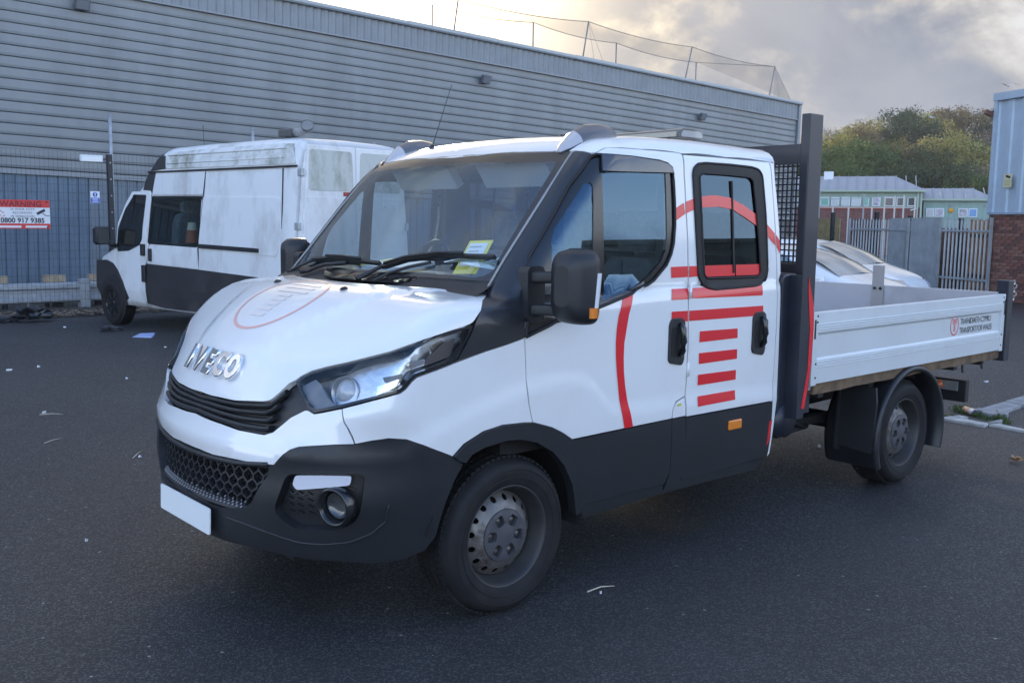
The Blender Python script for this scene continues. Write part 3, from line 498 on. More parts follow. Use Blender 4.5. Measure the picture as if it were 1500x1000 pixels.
# lower bumper with openings
hg = full(rnd(pl('hole_lower_grille'), .0)); hf = rnd(pl('hole_fog'), .03)
lb = skin('lower_bumper', 'P', full(pl('lower_bumper')), black_pl, truck, holes=[hg, hf, mir(hf)], st=.024, rim=.055)
hm = skin('air_intake_mesh', 'P', hg, black_gl, lb, d=-.05, rim=0, st=.05)
hx = MB(); zs_ = np.arange(.47, .74, .036); ys_ = np.arange(-.63, .631, .030)
for r_, z0 in enumerate(zs_):
    P = front_pt(ys_, np.array([z0+(.010 if (i+r_) % 2 else -.010) for i in range(len(ys_))])); Nn = FN(P); m = inpoly(to_P(P), hg)
    P2 = front_pt(ys_, np.full(len(ys_), z0+.036-.010))
    for i in range(len(ys_)-1):
        if m[i] and m[i+1]: hx.bar(P[i]-Nn[i]*.035, P[i+1]-Nn[i+1]*.035, .008, .020, up=Nn[i])
    for i in range(len(ys_)):
        if (i+r_) % 2 and m[i] and r_+1 < len(zs_): hx.bar(P[i]-Nn[i]*.035, P2[i]-Nn[i]*.035, .008, .020, up=Nn[i])
tag(hx.build('honeycomb_bars', black_pl, hm), kind='stuff')
# perforated step under the intake
stp = MB(); ys_ = np.linspace(-.47, .47, 33)
inn = front_pt(ys_, .555); inn = inn-FN(inn)*.048; out = front_pt(ys_, .522); out = out-FN(out)*.003
stp.loft([[tuple(inn[i]), tuple(out[i]), tuple(out[i]+np.array([0, 0, -.01])), tuple(inn[i]+np.array([0, 0, -.01]))] for i in range(len(ys_))])
step = stp.build('perforated_step', black_pl, lb)
dots = MB()
for i in range(30):
    for j in range(3):
        y_ = -.40+.80*(i+.5*(j % 2))/29.5; t = .25+.25*j
        A = np.array([np.interp(y_, ys_, inn[:, k]) for k in range(3)]); B = np.array([np.interp(y_, ys_, out[:, k]) for k in range(3)])
        c = A*(1-t)+B*t; nn = np.cross(np.array([0, 1., 0]), B-A); nn = nn/np.linalg.norm(nn); nn = nn if nn[2] > 0 else -nn
        bt = (B-A)/np.linalg.norm(B-A); c = c+nn*.0025
        dots.add([c+np.array([0, 1, 0])*.006*math.cos(w)+bt*.006*math.sin(w) for w in np.linspace(0, 2*np.pi, 7)[:6]], [(0, 1, 2, 3, 4, 5)])
tag(dots.build('perforation', mat('perforation_light', (.30, .31, .34), .5), step), kind='stuff')
# fog lamps and running lights
for s in (1, -1):
    base = skin('fog_recess', 'P', hf, black_pl, lb, d=-.045, rim=0, st=.05, mirror=(s < 0))
    P = surf_pt('P', np.array([[p[0], p[1]] for p in [(sum(q[0] for q in pl('hole_fog'))/13, sum(q[1] for q in pl('hole_fog'))/13)]]))[0]
    c = front_pt(np.array([-.842]), .603)[0]; nn0 = FN(c); n_ = nn0*.55+np.array([-.70, .0, 0]); n_ = n_/np.linalg.norm(n_); c = c-nn0*.004
    if s < 0: c = c*[1, -1, 1]; n_ = n_*[1, -1, 1]
    Mf = Vector(n_).to_track_quat('Z', 'Y').to_matrix().to_4x4(); Mf.translation = c
    fl = MB().lathe([(.0, -.03), (.052, -.03), (.060, .0), (.064, .03), (.074, .034), (.078, .026), (.074, -.02)], 40, Mf).build('fog_lamp', black_gl, lb)
    MB().lathe([(.0, -.022), (.03, -.020), (.05, -.012), (.054, -.004)], 32, Mf).build('lens', mat('dark_lens', (.05, .055, .06), .08, coat=1.0), fl)
    hr = MB()
    for z_ in (.545, .575, .605, .635, .665):
        yy = np.arange(-.93, -.62, .022); Pz = front_pt(yy, np.array([z_+.007*(1 if k % 2 else -1) for k in range(len(yy))])); Nz = FN(Pz); mz = inpoly(to_P(Pz), hf); Pz = Pz-Nz*.038
        if s < 0: Pz = Pz*[1, -1, 1]; Nz = Nz*[1, -1, 1]
        for k in range(len(yy)-1):
            if mz[k] and mz[k+1]: hr.bar(Pz[k], Pz[k+1], .006, .010, up=Nz[k])
    hr.build('recess_ribs', black_pl, base)
    skin('running_light', 'P', rnd(pl('drl'), .006), drl_m, lb, d=-.004, rim=.03, st=.03, mirror=(s < 0))
# number plate (blank in the photograph)
pc = [(-1.034, .262, .505), (-1.034, -.262, .505), (-1.038, -.262, .392), (-1.038, .262, .392)]
pm = MB(); rp = rnd([(-.26, -.0565), (.26, -.0565), (.26, .0565), (-.26, .0565)], .012, 4)
Mp = frame(Vector((-1.040, 0, .448)), (0, -1, 0), (.03, 0, 1))
pm.prism(rp, 'z', 0, .006, Mp); numplate = pm.build('number_plate', plate_m, lb)
# slim ridge line over the bumper skirt
for s in (1, -1):
    yz = np.array([(-.30, .475), (-.42, .468), (-.55, .452), (-.68, .432), (-.76, .432), (-.84, .445), (-.895, .48), (-.93, .53), (-.945, .60)])
    tt = np.linspace(0, 1, 40); ii = np.linspace(0, 1, len(yz)); P = front_pt(np.interp(tt, ii, yz[:, 0]), np.interp(tt, ii, yz[:, 1])); P = P+FN(P)*.0005
    if s < 0: P = P*[1, -1, 1]
    MB().tube([tuple(p) for p in P], .005, 6).build('skirt_ridge', black_pl, lb)
# trim line between the upper and lower bumper skins
lipz = [(0, .701), (.2, .703), (.38, .710), (.56, .732)]
yy = np.linspace(-.56, .56, 41); P = front_pt(yy, np.interp(np.abs(yy), [q[0] for q in lipz], [q[1] for q in lipz])+.004); P = P+FN(P)*.003
MB().tube([tuple(p) for p in P], .011, 6).build('bumper_lip', black_pl, lb)
# headlights
for s in (1, -1):
    mi = s < 0
    hl = skin('headlight', 'P', pl('headlight'), black_gl, truck, d=.001, rim=.06, holes=[rnd(pl('lens'), .01)], st=.03, mirror=mi)
    Lp = rnd(pl('lens'), .01)
    skin('lens', 'P', Lp, lens_g, hl, d=.0, rim=0, st=.025, mirror=mi)
    def wav(V): return .012*np.sin(V[:, 0]*30)+.008*np.sin(V[:, 1]*40+V[:, 0]*11)
    big = [(p[0]+(p[0]-np.mean([q[0] for q in Lp]))*.04, p[1]+(p[1]-np.mean([q[1] for q in Lp]))*.10) for p in Lp]
    skin('reflector', 'P', big, chrome_f, hl, d=-.062, rim=0, st=.02, mirror=mi, dfun=wav)
    for key, m_ in (('lamp_bright', mat('lamp_facet_bright', (.90, .91, .93), .12, metal=1.0)), ('lamp_upper', mat('lamp_facet_bright', (.9, .9, .9))), ('lamp_dark', mat('lamp_facet_dark', (.07, .075, .09), .3)), ('lamp_end', mat('lamp_facet_end', (.10, .085, .08), .35))):
        skin('reflector_facet', 'P', pl(key), m_, hl, d=-.040, rim=.01, st=.03, mirror=mi)
    # dark inner bezel towards the grille
    skin('inner_bezel', 'P', pl('inner_bezel'), mat('bezel_grey', (.13, .14, .165), .35), hl, d=-.02, rim=.02, st=.03, mirror=mi)
    c = np.array([-.735, -.775, 1.052]); n_ = FN(c)*.55+np.array([-.6, -.25, -.02]); n_ = n_/np.linalg.norm(n_); c = c-FN(c)*.055
    if mi: c = c*[1, -1, 1]; n_ = n_*[1, -1, 1]
    Mf = Vector(n_).to_track_quat('Z', 'Y').to_matrix().to_4x4(); Mf.translation = c
    pj = MB().lathe([(.0, -.06), (.035, -.05), (.055, -.022), (.062, .004), (.065, .004), (.060, -.03)], 40, Mf).build('projector_bowl', mat('bowl_grey', (.34, .35, .37), .25, metal=.6), hl)
    MB().lathe([(.0, .012), (.025, .008), (.045, -.004), (.056, -.02)], 32, Mf).build('projector_lens', mat('projector_glass', (.42, .44, .47), .08, coat=1.0, bump=.3, bscale=40), pj)
    for (px_, w_) in (((-.545, -.905, 1.125), .052), ((-.42, -.935, 1.19), .042)):
        c = np.array(px_); n_ = FN(c)*.6+np.array([-.55, -.3, .0]); n_ = n_/np.linalg.norm(n_); c = c-FN(c)*.05
        if mi: c = c*[1, -1, 1]; n_ = n_*[1, -1, 1]
        Mf = Vector(n_).to_track_quat('Z', 'Y').to_matrix().to_4x4(); Mf.translation = c
        MB().lathe([(.008, -.05), (w_*.6, -.04), (w_*.9, -.01), (w_, .02)], 8, Mf).build('reflector_cup', chrome, hl)
    c = np.array([-.36, -.955, 1.20]); n_ = FN(c); c = c-n_*.035
    if mi: c = c*[1, -1, 1]; n_ = n_*[1, -1, 1]
    Mf = frame(Vector(c), (.94, -s*.12, .30), (-.2, 0, 1)); MB().box((0, 0, 0), (.06, .04, .012)).build('indicator_unit', mat('indicator_dark', (.27, .23, .20), .25, coat=.8, var=.3, vscale=30), hl).matrix_local = Mf
# badge: five chrome letters on the bonnet
ys = [.252, .138, .026, -.078, -.182]
for ch, y_ in zip('IVECO', ys):
    q = front_pt(np.array([y_]), 1.075)[0]; n_ = FN(q)
    xd = np.array([0, -1., 0]); xd = xd-n_*(xd@n_); yd = np.cross(n_, xd)
    Mt = frame(Vector(q+n_*.002), xd, yd)
    me = text_mesh(ch, .150, extrude=.008, offset=.006, bevel=.0035, align='CENTER'); me.materials.clear(); me.materials.append(chrome)
    o = bpy.data.objects.new('badge_letter', me); COL.objects.link(o); o.parent = bonnet; o.matrix_local = Mt @ Matrix.Translation((0, -.052, .006)) @ Matrix.Scale({'I': 1.15, 'V': .86, 'E': .95, 'C': .80, 'O': .72}[ch], 4, (1, 0, 0))
# washer jets
for s in (1, -1):
    q = np.array([-.415, -.305*s, 1.388])
    while FS(q[0], q[1], q[2]) < 0: q = q+np.array([0, 0, .0005])
    n_ = FN(q)
    b = MB(); b.loft([[(x_, w*math.cos(t), h*max(0, math.sin(t))) for t in np.linspace(0, math.pi, 7)] for x_, w, h in ((-.02, .004, .003), (-.008, .013, .012), (.010, .013, .013), (.022, .006, .004))], closed=True)
    o = b.build('washer_jet', black_pl, bonnet); o.matrix_local = frame(Vector(q), (1, 0, .12), (0, 1, 0))
# round emblem printed on the bonnet, its red paled for glare: a ring and a stack of bars
def bon_pt(x_, y_):
    """point of the bonnet skin above (x, y)"""
    zs = np.linspace(1.0, 1.46, 93); f = FS(np.full(93, x_), np.full(93, y_), zs); i = int(np.argmax(f > 0)); z0, z1 = zs[max(i-1, 0)], zs[i]
    for _ in range(20):
        m_ = (z0+z1)/2
        if FS(np.array(x_), np.array(y_), np.array(m_)) > 0: z1 = m_
        else: z0 = m_
    p = np.array([x_, y_, z0]); return p+FN(p)*.0016
def on_bonnet(name, pts2, mt, w=None):
    b = MB(); 
    if w:                                                  # closed ribbon
        rows = [[bon_pt(cx+(x_-cx)*k, y_*k) for k in (1-w, 1)] for x_, y_ in pts2]
        vs = [p for r_ in rows for p in r_]; n = len(rows); b.add(vs, [(2*i, 2*i+1, 2*((i+1) % n)+1, 2*((i+1) % n)) for i in range(n)], True)
    else:
        (x0, x1, y0, y1) = pts2; n = 8; vs = [bon_pt(x0+(x1-x0)*i/2, y0+(y1-y0)*j/n) for i in range(3) for j in range(n+1)]
        b.add(vs, [(i*(n+1)+j, i*(n+1)+j+1, (i+1)*(n+1)+j+1, (i+1)*(n+1)+j) for i in range(2) for j in range(n)], True)
    return b.build(name, mt, bonnet)
cx = -.555
on_bonnet('emblem_ring', [(cx+.205*math.cos(t), .262*math.sin(t)) for t in np.linspace(0, 2*math.pi, 65)[:64]], red_ring, w=.06)
for i, (x_, hw) in enumerate(((-.425, .13), (-.462, .13), (-.50, .13), (-.538, .055), (-.572, .055), (-.606, .055), (-.640, .055), (-.676, .055))):
    on_bonnet('emblem_bar', (x_-.011, x_+.011, -hw, hw), red_faint)

# ---- windscreen and pillars
wsb = full(pl('windscreen_border')); wsc = full(pl('windscreen'))
wsc = rnd(wsc, .02)
wscreen = skin('windscreen', 'P', wsc, windscreen_g, truck, d=.0, rim=0, st=.05)
skin('windscreen_border', 'P', wsb, black_gl, wscreen, d=.0, rim=.006, holes=[wsc], st=.05)
for s in (0, 1):
    ptm = skin('pillar_trim', 'P', pl('pillar_trim'), pillar_m, truck, d=.002, rim=.02, st=.04, mirror=bool(s))
    P = np.array([(-.036, -.853, 1.424), (.07, -.840, 1.547), (.277, -.830, 1.783), (.40, -.816, 1.915), (.502, -.804, 2.023)])
    P = P+FN(P)*.004
    if s: P = P*[1, -1, 1]
    MB().tube([tuple(p) for p in P], .006, 6).build('edge_strip', mat('edge_strip_grey', (.30, .31, .32), .4), ptm)
# cowl and wipers
cw = []
for y_ in np.linspace(-.87, .87, 31):
    xb_ = -.185+.075*(abs(y_)/.87)**2; xw_ = -.10+.12*y_*y_-.004+(1.462-1.45)*.883
    cw.append([(xb_-.03, y_, 1.375), (xb_, y_, 1.398), (xb_+.035, y_, 1.412), (xw_-.02, y_, 1.440), (xw_+.008, y_, 1.462), (xw_+.05, y_, 1.40)])
MB().loft(cw, closed=False, caps=False).build('cowl', black_pl, truck)
for pts_, mb_ in (([[-.207, -.108, 1.420], [-.101, -.084, 1.455], [-.073, -.149, 1.486]], [[-.083, -.13, 1.475], [-.077, -.156, 1.476], [-.038, -.279, 1.512], [.001, -.474, 1.537], [.024, -.629, 1.540], [.055, -.804, 1.541]]),
                  ([[-.110, .60, 1.418], [-.096, .544, 1.425], [-.082, .485, 1.447], [-.075, .404, 1.464], [-.072, .209, 1.482]], [[-.029, .623, 1.480], [-.042, .435, 1.494], [-.055, .235, 1.497], [-.066, .071, 1.492], [-.069, -.095, 1.488]])):
    wp = MB(); P = np.array(pts_); P = P+np.array([-.012, 0, .012]); wp.tube([tuple(p) for p in P], [.013]+[.010]*(len(P)-1), 8); w_o = wp.build('wiper', black_pl, truck)
    B = np.array(mb_)+np.array([-.012, 0, .012]); bl = MB()
    for i in range(len(B)-1): bl.bar(B[i], B[i+1], .014, .022, up=(-.7, 0, .7))
    bl.build('wiper_blade', black_pl, w_o)
    B2 = B[1:-1]+np.array([-.012, 0, .016]); sp = MB(); sp.tube([tuple(p) for p in B2], .007, 6); sp.build('wiper_spine', black_pl, w_o)
for pts_ in ([[-.174, -.195, 1.418], [-.096, -.212, 1.453], [-.063, -.313, 1.484], [-.028, -.443, 1.510]], [[-.06, .84, 1.41], [-.056, .815, 1.416], [-.041, .726, 1.450], [-.031, .608, 1.484]]):
    P = np.array(pts_)+np.array([-.010, 0, .008]); MB().tube([tuple(p) for p in P], .008, 6).build('wiper', black_pl, truck)

# ---- doors (near and far), windows and graphics
def side(name, key, mt, parent, s, **k):
    return skin(name, 'S', pl(key) if isinstance(key, str) else key, mt, parent, mirror=bool(s), **k)
for s in (0, 1):
    wf = rnd(pl('window_frame'), .0)
    fd = side('front_door', 'front_door', white, truck, s, holes=[pl('window_frame')], st=.026, rim=.025, gap=.003)
    fr_ = side('window_frame', 'window_frame', black_gl, fd, s, d=-.004, rim=.02, holes=[pl('window_glass'), rnd(pl('quarter_glass'), .02)], st=.05)
    side('window_glass', 'window_glass', side_g, fd, s, d=-.008, rim=0, st=.08)
    side('quarter_glass', rnd(pl('quarter_glass'), .02), side_g, fd, s, d=-.008, rim=0, st=.08)
    side('wind_deflector', 'wind_deflector', mat('smoked_deflector', (.045, .05, .06), .14, coat=.8), fd, s, d=.012, rim=.012, st=.06)
    # dark rubber bead round the window opening
    q = dens(pl('window_frame'), .05); P = surf_pt('S', q); P = P+FN(P)*.0015
    if s: P = P*[1, -1, 1]
    MB().tube([tuple(p) for p in P]+[tuple(P[0])], .0075, 6, cap=False).build('window_seal', seal_m, fd)
    side('door_cladding', 'door_cladding', black_pl, fd, s, d=.002, rim=.02, st=.06)
    side('door_lining', 'front_door', dark_int, fd, s, d=-.03, rim=0, holes=[pl('window_frame')], st=.08)
    ff = side('fuel_flap', rnd(pl('fuel_flap'), .01), white, truck, s, rim=.02, st=.05, gap=.002)
    side('flap_cladding', 'fuel_cladding', black_pl, ff, s, d=.002, rim=.02, st=.06)
    rd = side('rear_door', 'rear_door', white, truck, s, holes=[pl('rear_window_frame')], st=.026, rim=.025, gap=.003)
    side('door_lining', 'rear_door', dark_int, rd, s, d=-.03, rim=0, holes=[pl('rear_window_frame')], st=.08)
    rf = side('rear_window_frame', 'rear_window_frame', seal_m, rd, s, d=.006, rim=.03, holes=[pl('rear_window_glass')], st=.04)
    rg = side('rear_window_glass', 'rear_window_glass', rear_side_g, rd, s, d=-.002, rim=0, st=.08)
    for k_, key in enumerate(('rear_window_frame', 'rear_window_glass')):
        q = dens(rnd(pl(key), .03), .04); P = surf_pt('S', q); P = P+FN(P)*(.004 if k_ == 0 else .005)
        if s: P = P*[1, -1, 1]
        MB().tube([tuple(p) for p in P]+[tuple(P[0])], .007 if k_ == 0 else .006, 8, cap=False).build('window_seal', seal_m, rf)
    qa, qb = np.array(pl('rear_window_glass')), None
    gx = qa[:, 0]; xm = 1.528
    P = surf_pt('S', [(xm, 1.455), (xm, 1.93)]); P = P+FN(P)*.004
    if s: P = P*[1, -1, 1]
    MB().bar(P[0], P[1], .012, .008, up=(0, 1, 0)).build('window_divider', seal_m, rf)
    side('rear_door_cladding', 'rear_door_cladding', black_pl, rd, s, d=.002, rim=.02, st=.06)
    side('sill_trim', 'sill_trim', black_pl, truck, s, d=-.004, rim=.05, st=.07)
    cp = side('corner_panel', 'corner_panel', white, truck, s, rim=.02, st=.05)
    side('wheel_arch_trim', 'wheel_arch_trim', black_pl, truck, s, d=.012, rim=.05, st=.04)
    for key, par in (('front_door', fd), ('rear_door', rd), ('corner_panel', cp)):
        for pp in ST[key]: side('red_stripe', [tuple(p) for p in pp], red_v, par, s, d=.0026, rim=0, st=.022)
    side('red_stripe', [(1.918, .615), (1.945, .62), (1.938, .50), (1.918, .47)], red_v, cp, s, d=.0026, rim=0, st=.022)
    for pp in ST['rear_window_glass']: side('red_stripe', [tuple(p) for p in pp], red_v, rd, s, d=.002, rim=0, st=.05)
    sg = -1 if not s else 1
    def handle(par, x_, z0, z1, y_=-.991):
        w = .062; prof = rnd([(x_-w, z0+.02), (x_+w*.75, z0), (x_+w, z0+.03), (x_+w, z1-.02), (x_+w*.6, z1), (x_-w*.7, z1), (x_-w, z1-.03)], .03)
        b = MB(); b.prism(prof, 'y', sg*.986, sg*.999); h = b.build('door_handle', black_pl, par, bevel=.004)
        MB().tube([(x_+.02, sg*1.002, z0+.05), (x_+.022, sg*1.018, z0+.08), (x_+.022, sg*1.022, (z0+z1)/2), (x_+.020, sg*1.018, z1-.05), (x_+.018, sg*1.002, z1-.025)], [.012, .016, .017, .016, .012], 10).build('handle_grip', black_gl, h)
        MB().prism(rnd([(x_-.045, z0+.05), (x_-.004, z0+.04), (x_-.004, z1-.04), (x_-.045, z1-.05)], .02), 'y', sg*.998, sg*1.0005).build('finger_recess', mat('recess_black', (.008, .008, .009), .6), h)
    handle(fd, 1.068, 1.004, 1.245); handle(rd, 1.768, .998, 1.240)
    for z0, z1 in ((1.337, 1.405), (.943, 1.013)):
        MB().tube([(1.167, sg*.992, z0), (1.167, sg*.992, z1)], .009, 8).build('hinge', white, rd)
    MB().box((1.585, sg*.992, .642), (.115, .014, .052)).build('side_lamp', amber, rd, bevel=.006)
    # flap sticker
    if not s: MB().prism([(1.09, .800), (1.118, .802), (1.118, .812), (1.09, .810)], 'y', sg*.9965, sg*.9985).build('fuel_sticker', mat('sticker_yellow', (.55, .55, .05), .5), ff)
# ---- roof
qe = pl('roof_edge'); edge3 = qe
near = [q for q in qe]; 
rear_pts = []
def q_of(P):
    d = np.array(P, float)-C1; d = d/np.linalg.norm(d, axis=-1, keepdims=True); return [tuple(r_) for r_ in d[:, :2]/(1+d[:, 2:3])]
rear_pts = q_of([(1.95, -.925, 2.05), (1.962, -.88, 2.10), (1.965, -.75, 2.125), (1.965, -.4, 2.145)])
front_c = q_of([(.425, 0, 2.036)])
nearc = front_c+near+rear_pts
roofp = nearc+[(p[0], -p[1]) for p in nearc[::-1] if abs(p[1]) > 1e-6]
roof = skin('roof', 'Q', roofp, white, truck, st=.03, rim=.02)
b = MB(); b.prism([(-.93, .62), (.93, .62), (.955, 1.2), (.94, 1.8), (.91, 2.06), (.80, 2.12), (-.80, 2.12), (-.91, 2.06), (-.94, 1.8), (-.955, 1.2)], 'x', 1.945, 1.972); b.build('rear_cab_panel', white, truck, bevel=.01)
for s in (1, -1):                                            # marker lights
    secs = []; secl = []
    for x_, w, h in ((.50, .04, .008), (.53, .062, .026), (.59, .072, .052), (.66, .074, .064), (.75, .070, .062), (.83, .060, .046), (.865, .04, .012)):
        yc = -.715-.02*(x_-.5); zb = float(FS(np.array(x_), np.array(yc), np.array(2.3))); zt = 2.3-zb
        lo, hi = 1.9, 2.3
        for _ in range(24):
            m_ = (lo+hi)/2
            if FS(np.array(x_), np.array(yc), np.array(m_)) > 0: hi = m_
            else: lo = m_
        secs.append([(x_, s*(yc+w*math.cos(t)), lo-.012-.02*abs(math.cos(t))+(h+.012)*max(0, math.sin(t))**.6) for t in np.linspace(math.pi, 0, 11)])
    ml = MB().loft(secs[2:]).build('marker_light', mat('marker_dark', (.10, .10, .115), .35, coat=.3), roof)
    MB().loft(secs[:3]).build('lens', mat('marker_lens', (.45, .44, .46), .12, coat=1.0, bump=.3, bscale=40), ml)
    MB().loft([[(p[0]-.012*(i == 0), p[1]*1.0, p[2]-.008) if False else (p[0], p[1], min(p[2], secs[i][0][2]+.018)) for p in secs[i]] for i in range(len(secs))]).build('base_seal', seal_m, ml).location = (-.012, 0, .004)
lbar = MB().prism(rnd([(1.62, 2.185), (1.84, 2.185), (1.82, 2.235), (1.64, 2.235)], .02), 'y', -.52, .52).build('beacon_bar', mat('beacon_smoke', (.10, .10, .10), .25, coat=.6), roof)
for s in (1, -1): MB().prism(rnd([(1.63, 2.19), (1.83, 2.19), (1.815, 2.225), (1.645, 2.225)], .02), 'y', s*.524, s*.46).build('beacon_end', mat('beacon_end_grey', (.34, .34, .33), .3, coat=.5), lbar)
MB().prism([(1.615, 2.19), (1.64, 2.19), (1.645, 2.218), (1.62, 2.218)], 'y', -.5, .5).build('beacon_lens', mat('beacon_lens', (.30, .27, .20), .2, coat=.8, bump=.5, bscale=80), lbar)
for y_ in (-.3, .3): MB().box((1.73, y_, 2.165), (.10, .05, .05)).build('beacon_foot', black_pl, lbar)
MB().tube([(.59, .40, 2.09), (.60, .40, 2.125)], [.02, .012], 8).build('aerial', black_pl, roof); MB().tube([(.60, .40, 2.12), (.735, .40, 2.47)], [.0025, .0015], 6).build('aerial', black_pl, roof)

# ---- door mirrors
for s in (-1, 1):
    secs = []
    def rr(x_, y0, y1, z0, z1, r_):
        return [(x_, p[0], p[1]) for p in rnd([(y0, z0), (y1, z0), (y1, z1), (y0, z1)], r_, 5)]
    for x_, y0, y1, z0, z1, r_ in ((.085, -1.14, -1.215, 1.36, 1.53, .05), (.098, -1.11, -1.245, 1.315, 1.575, .07), (.125, -1.09, -1.262, 1.292, 1.592, .075), (.18, -1.08, -1.272, 1.282, 1.597, .07), (.208, -1.08, -1.272, 1.282, 1.597, .065), (.215, -1.09, -1.262, 1.292, 1.587, .06)):
        secs.append([(p[0]+.35*(abs(p[1])-1.2)*.25, s*abs(p[1]), p[2]) for p in rr(x_, y0, y1, z0, z1, r_)])
    mr = MB().loft(secs).build('door_mirror', black_pl, truck)
    MB().prism(rnd([(s*1.10, 1.305), (s*1.255, 1.305), (s*1.255, 1.575), (s*1.10, 1.575)], .03), 'x', .218, .222).build('mirror_glass', chrome, mr)
    for z_ in (1.475, 1.335):
        MB().loft([[(x_+dx, s*y_, z_+dz) for dx, dz in rnd([(-.028, -.024), (.028, -.024), (.028, .024), (-.028, .024)], .012)] for x_, y_ in ((.10, .955), (.10, 1.0), (.135, 1.04), (.16, 1.10), (.165, 1.16))]).build('mirror_arm', black_pl, mr)
    MB().loft([[(.105+dx, s*y_, z_) for dx, z_ in rnd([(-.05, 1.28), (.05, 1.28), (.05, 1.52), (-.05, 1.52)], .03)] for y_ in (.94, 1.005)]).build('mirror_foot', black_pl, mr)
    MB().loft([[(.150+.02*(z_-1.3)/.2+dx, s*(1.264+dy), z_) for dx, dy in ((.020, 0), (.03, .008), (.05, .010), (.060, .004), (.056, -.012), (.03, -.01))] for z_ in (1.358, 1.38, 1.46, 1.50)]).build('side_repeater', clear_lens, mr)
    MB().loft([[(.150+dx, s*(1.265+dy), z_) for dx, dy in ((.010, .002), (.03, .012), (.054, .012), (.058, -.008), (.03, -.008))] for z_ in (1.315, 1.33, 1.358)]).build('side_repeater', amber, mr)

# ---- cab interior
inte = MB().prism([(-.05, 1.02), (.10, 1.43), (.36, 1.45), (.50, 1.36), (.54, 1.1), (.5, .75), (.0, .75)], 'y', -.88, .88).build('dashboard', dark_int, truck, bevel=.03)
MB().prism([(.34, 1.44), (.50, 1.46), (.52, 1.34), (.40, 1.32)], 'y', .18, .66).build('instrument_hood', dark_int, inte, bevel=.02)
st_ = MB(); Ms = frame(Vector((.585, .42, 1.40)), (0, 1, 0), (.42, 0, 1)); st_.lathe([(.205+.016*math.cos(t), .016*math.sin(t)) for t in np.linspace(0, 2*math.pi, 11)[:10]], 40, Ms, closed=True)
sw = st_.build('steering_wheel', black_pl, truck); MB().bar(Ms @ Vector((-.2, 0, 0)), Ms @ Vector((.2, 0, 0)), .05, .03).bar(Ms @ Vector((0, 0, 0)), Ms @ Vector((0, -.2, 0)), .04, .03).build('spoke', black_pl, sw)
MB().tube([Ms @ Vector((0, 0, 0)), Vector((.42, .42, 1.2))], .035, 8).build('column', black_pl, sw)
def seat(y0, w, x_=.92, hr=True):
    t = MB().loft([[(x_+dx-.02, y0+yy, zz) for yy, zz in rnd([(-w/2, .80+dz), (w/2, .80+dz), (w/2, .98-dz), (-w/2, .98-dz)], .05)] for dx, dz in ((-.30, .03), (-.26, 0), (.18, 0), (.22, .03))]).build('seat', seat_m, truck)
    MB().loft([[(x_+.16+(zz-.95)*.22+dx, y0+yy, zz) for dx, yy in rnd([(-.07, -w/2*k), (.07, -w/2*k), (.07, w/2*k), (-.07, w/2*k)], .05)] for zz, k in ((.92, .95), (1.0, 1), (1.3, 1), (1.48, .9), (1.53, .7))]).build('backrest', seat_m, t)
    if hr: MB().loft([[(x_+.30+dx, y0+yy, zz) for dx, yy in rnd([(-.05, -.13*k), (.05, -.13*k), (.05, .13*k), (-.05, .13*k)], .04)] for zz, k in ((1.56, .8), (1.60, 1), (1.72, 1), (1.77, .8))]).build('headrest', seat_m, t)
for y0 in (.45, -.18, -.60): seat(y0, .50 if y0 > 0 else .42)
for y0 in (.62, .21, -.21, -.62): seat(y0, .42, 1.58)
MB().box((1.0, 0, .72), (2.0, 1.8, .06)).build('cab_floor', under_m, truck)
hl_ = []
for x_, yw in ((.62, .74), (.9, .83), (1.5, .84), (1.90, .84)):
    zt = {.62: 2.02, .9: 2.06, 1.5: 2.07, 1.9: 2.06}[x_]; hl_.append([(x_, -yw, zt-.06), (x_, 0, zt), (x_, yw, zt-.06)])
MB().loft(hl_, closed=False, caps=False).build('headlining', mat('headlining', (.22, .23, .24), .9), truck)
for s in (1, -1):
    MB().prism([(1.02, .75), (1.28, .75), (1.24, 2.0), (1.06, 2.0)], 'y', s*.86, s*.90).build('inner_pillar', dark_int, truck)
    MB().box((.54, s*.38, 1.955), (.05, .52, .15), Matrix.Rotation(R(-35), 3, 'Y')).build('sun_visor', mat('visor_grey', (.34, .36, .37), .8), truck)
MB().prism([(-.93, .72), (.93, .72), (.93, 1.25), (-.93, 1.25)], 'x', 1.90, 1.93).build('rear_lining', dark_int, truck)
# papers on the dashboard and in the windscreen corner
pp_ = tag(MB().box((0, 0, 0), (.24, .30, .02)).build('document_folder', paper), 'white papers in a clear folder lying on the truck dashboard by the steering wheel', 'papers')
pp_.matrix_world = Matrix.Translation((.20, .16, 1.475)) @ Matrix.Rotation(R(12), 4, 'Z') @ Matrix.Rotation(R(-6), 4, 'Y')
MB().box((0, .15, .012), (.24, .015, .006)).build('folder_spine', paper_y, pp_)
Mp = frame(Vector((.085, -.60, 1.545)), (.10, -1, .05), (.62, .05, .78))
pn = tag(MB().box((0, 0, 0), (.15, .19, .004)).build('permit_card', paper_y), 'yellow edged permit card standing behind the truck windscreen above the wiper', 'permit'); pn.matrix_world = Mp
MB().box((0, .012, .004), (.115, .13, .003)).build('card_face', paper, pn)
for i in range(4): MB().box((-.01, .055-.026*i, .0065), (.08-.012*(i % 2), .005, .001)).build('print_line', mat('grey_ink', (.3, .32, .34), .6), pn)
cr = MB(); random.seed(3)
for i in range(9):
    a = random.uniform(0, 6.3); c = Vector((.06+random.uniform(-.03, .05), -.66+random.uniform(-.13, .10), 1.475+random.uniform(0, .03)))
    cr.add([c+Vector((random.uniform(-.08, .08), random.uniform(-.1, .1), random.uniform(0, .05))) for _ in range(4)], [(0, 1, 2), (0, 2, 3), (0, 3, 1)])
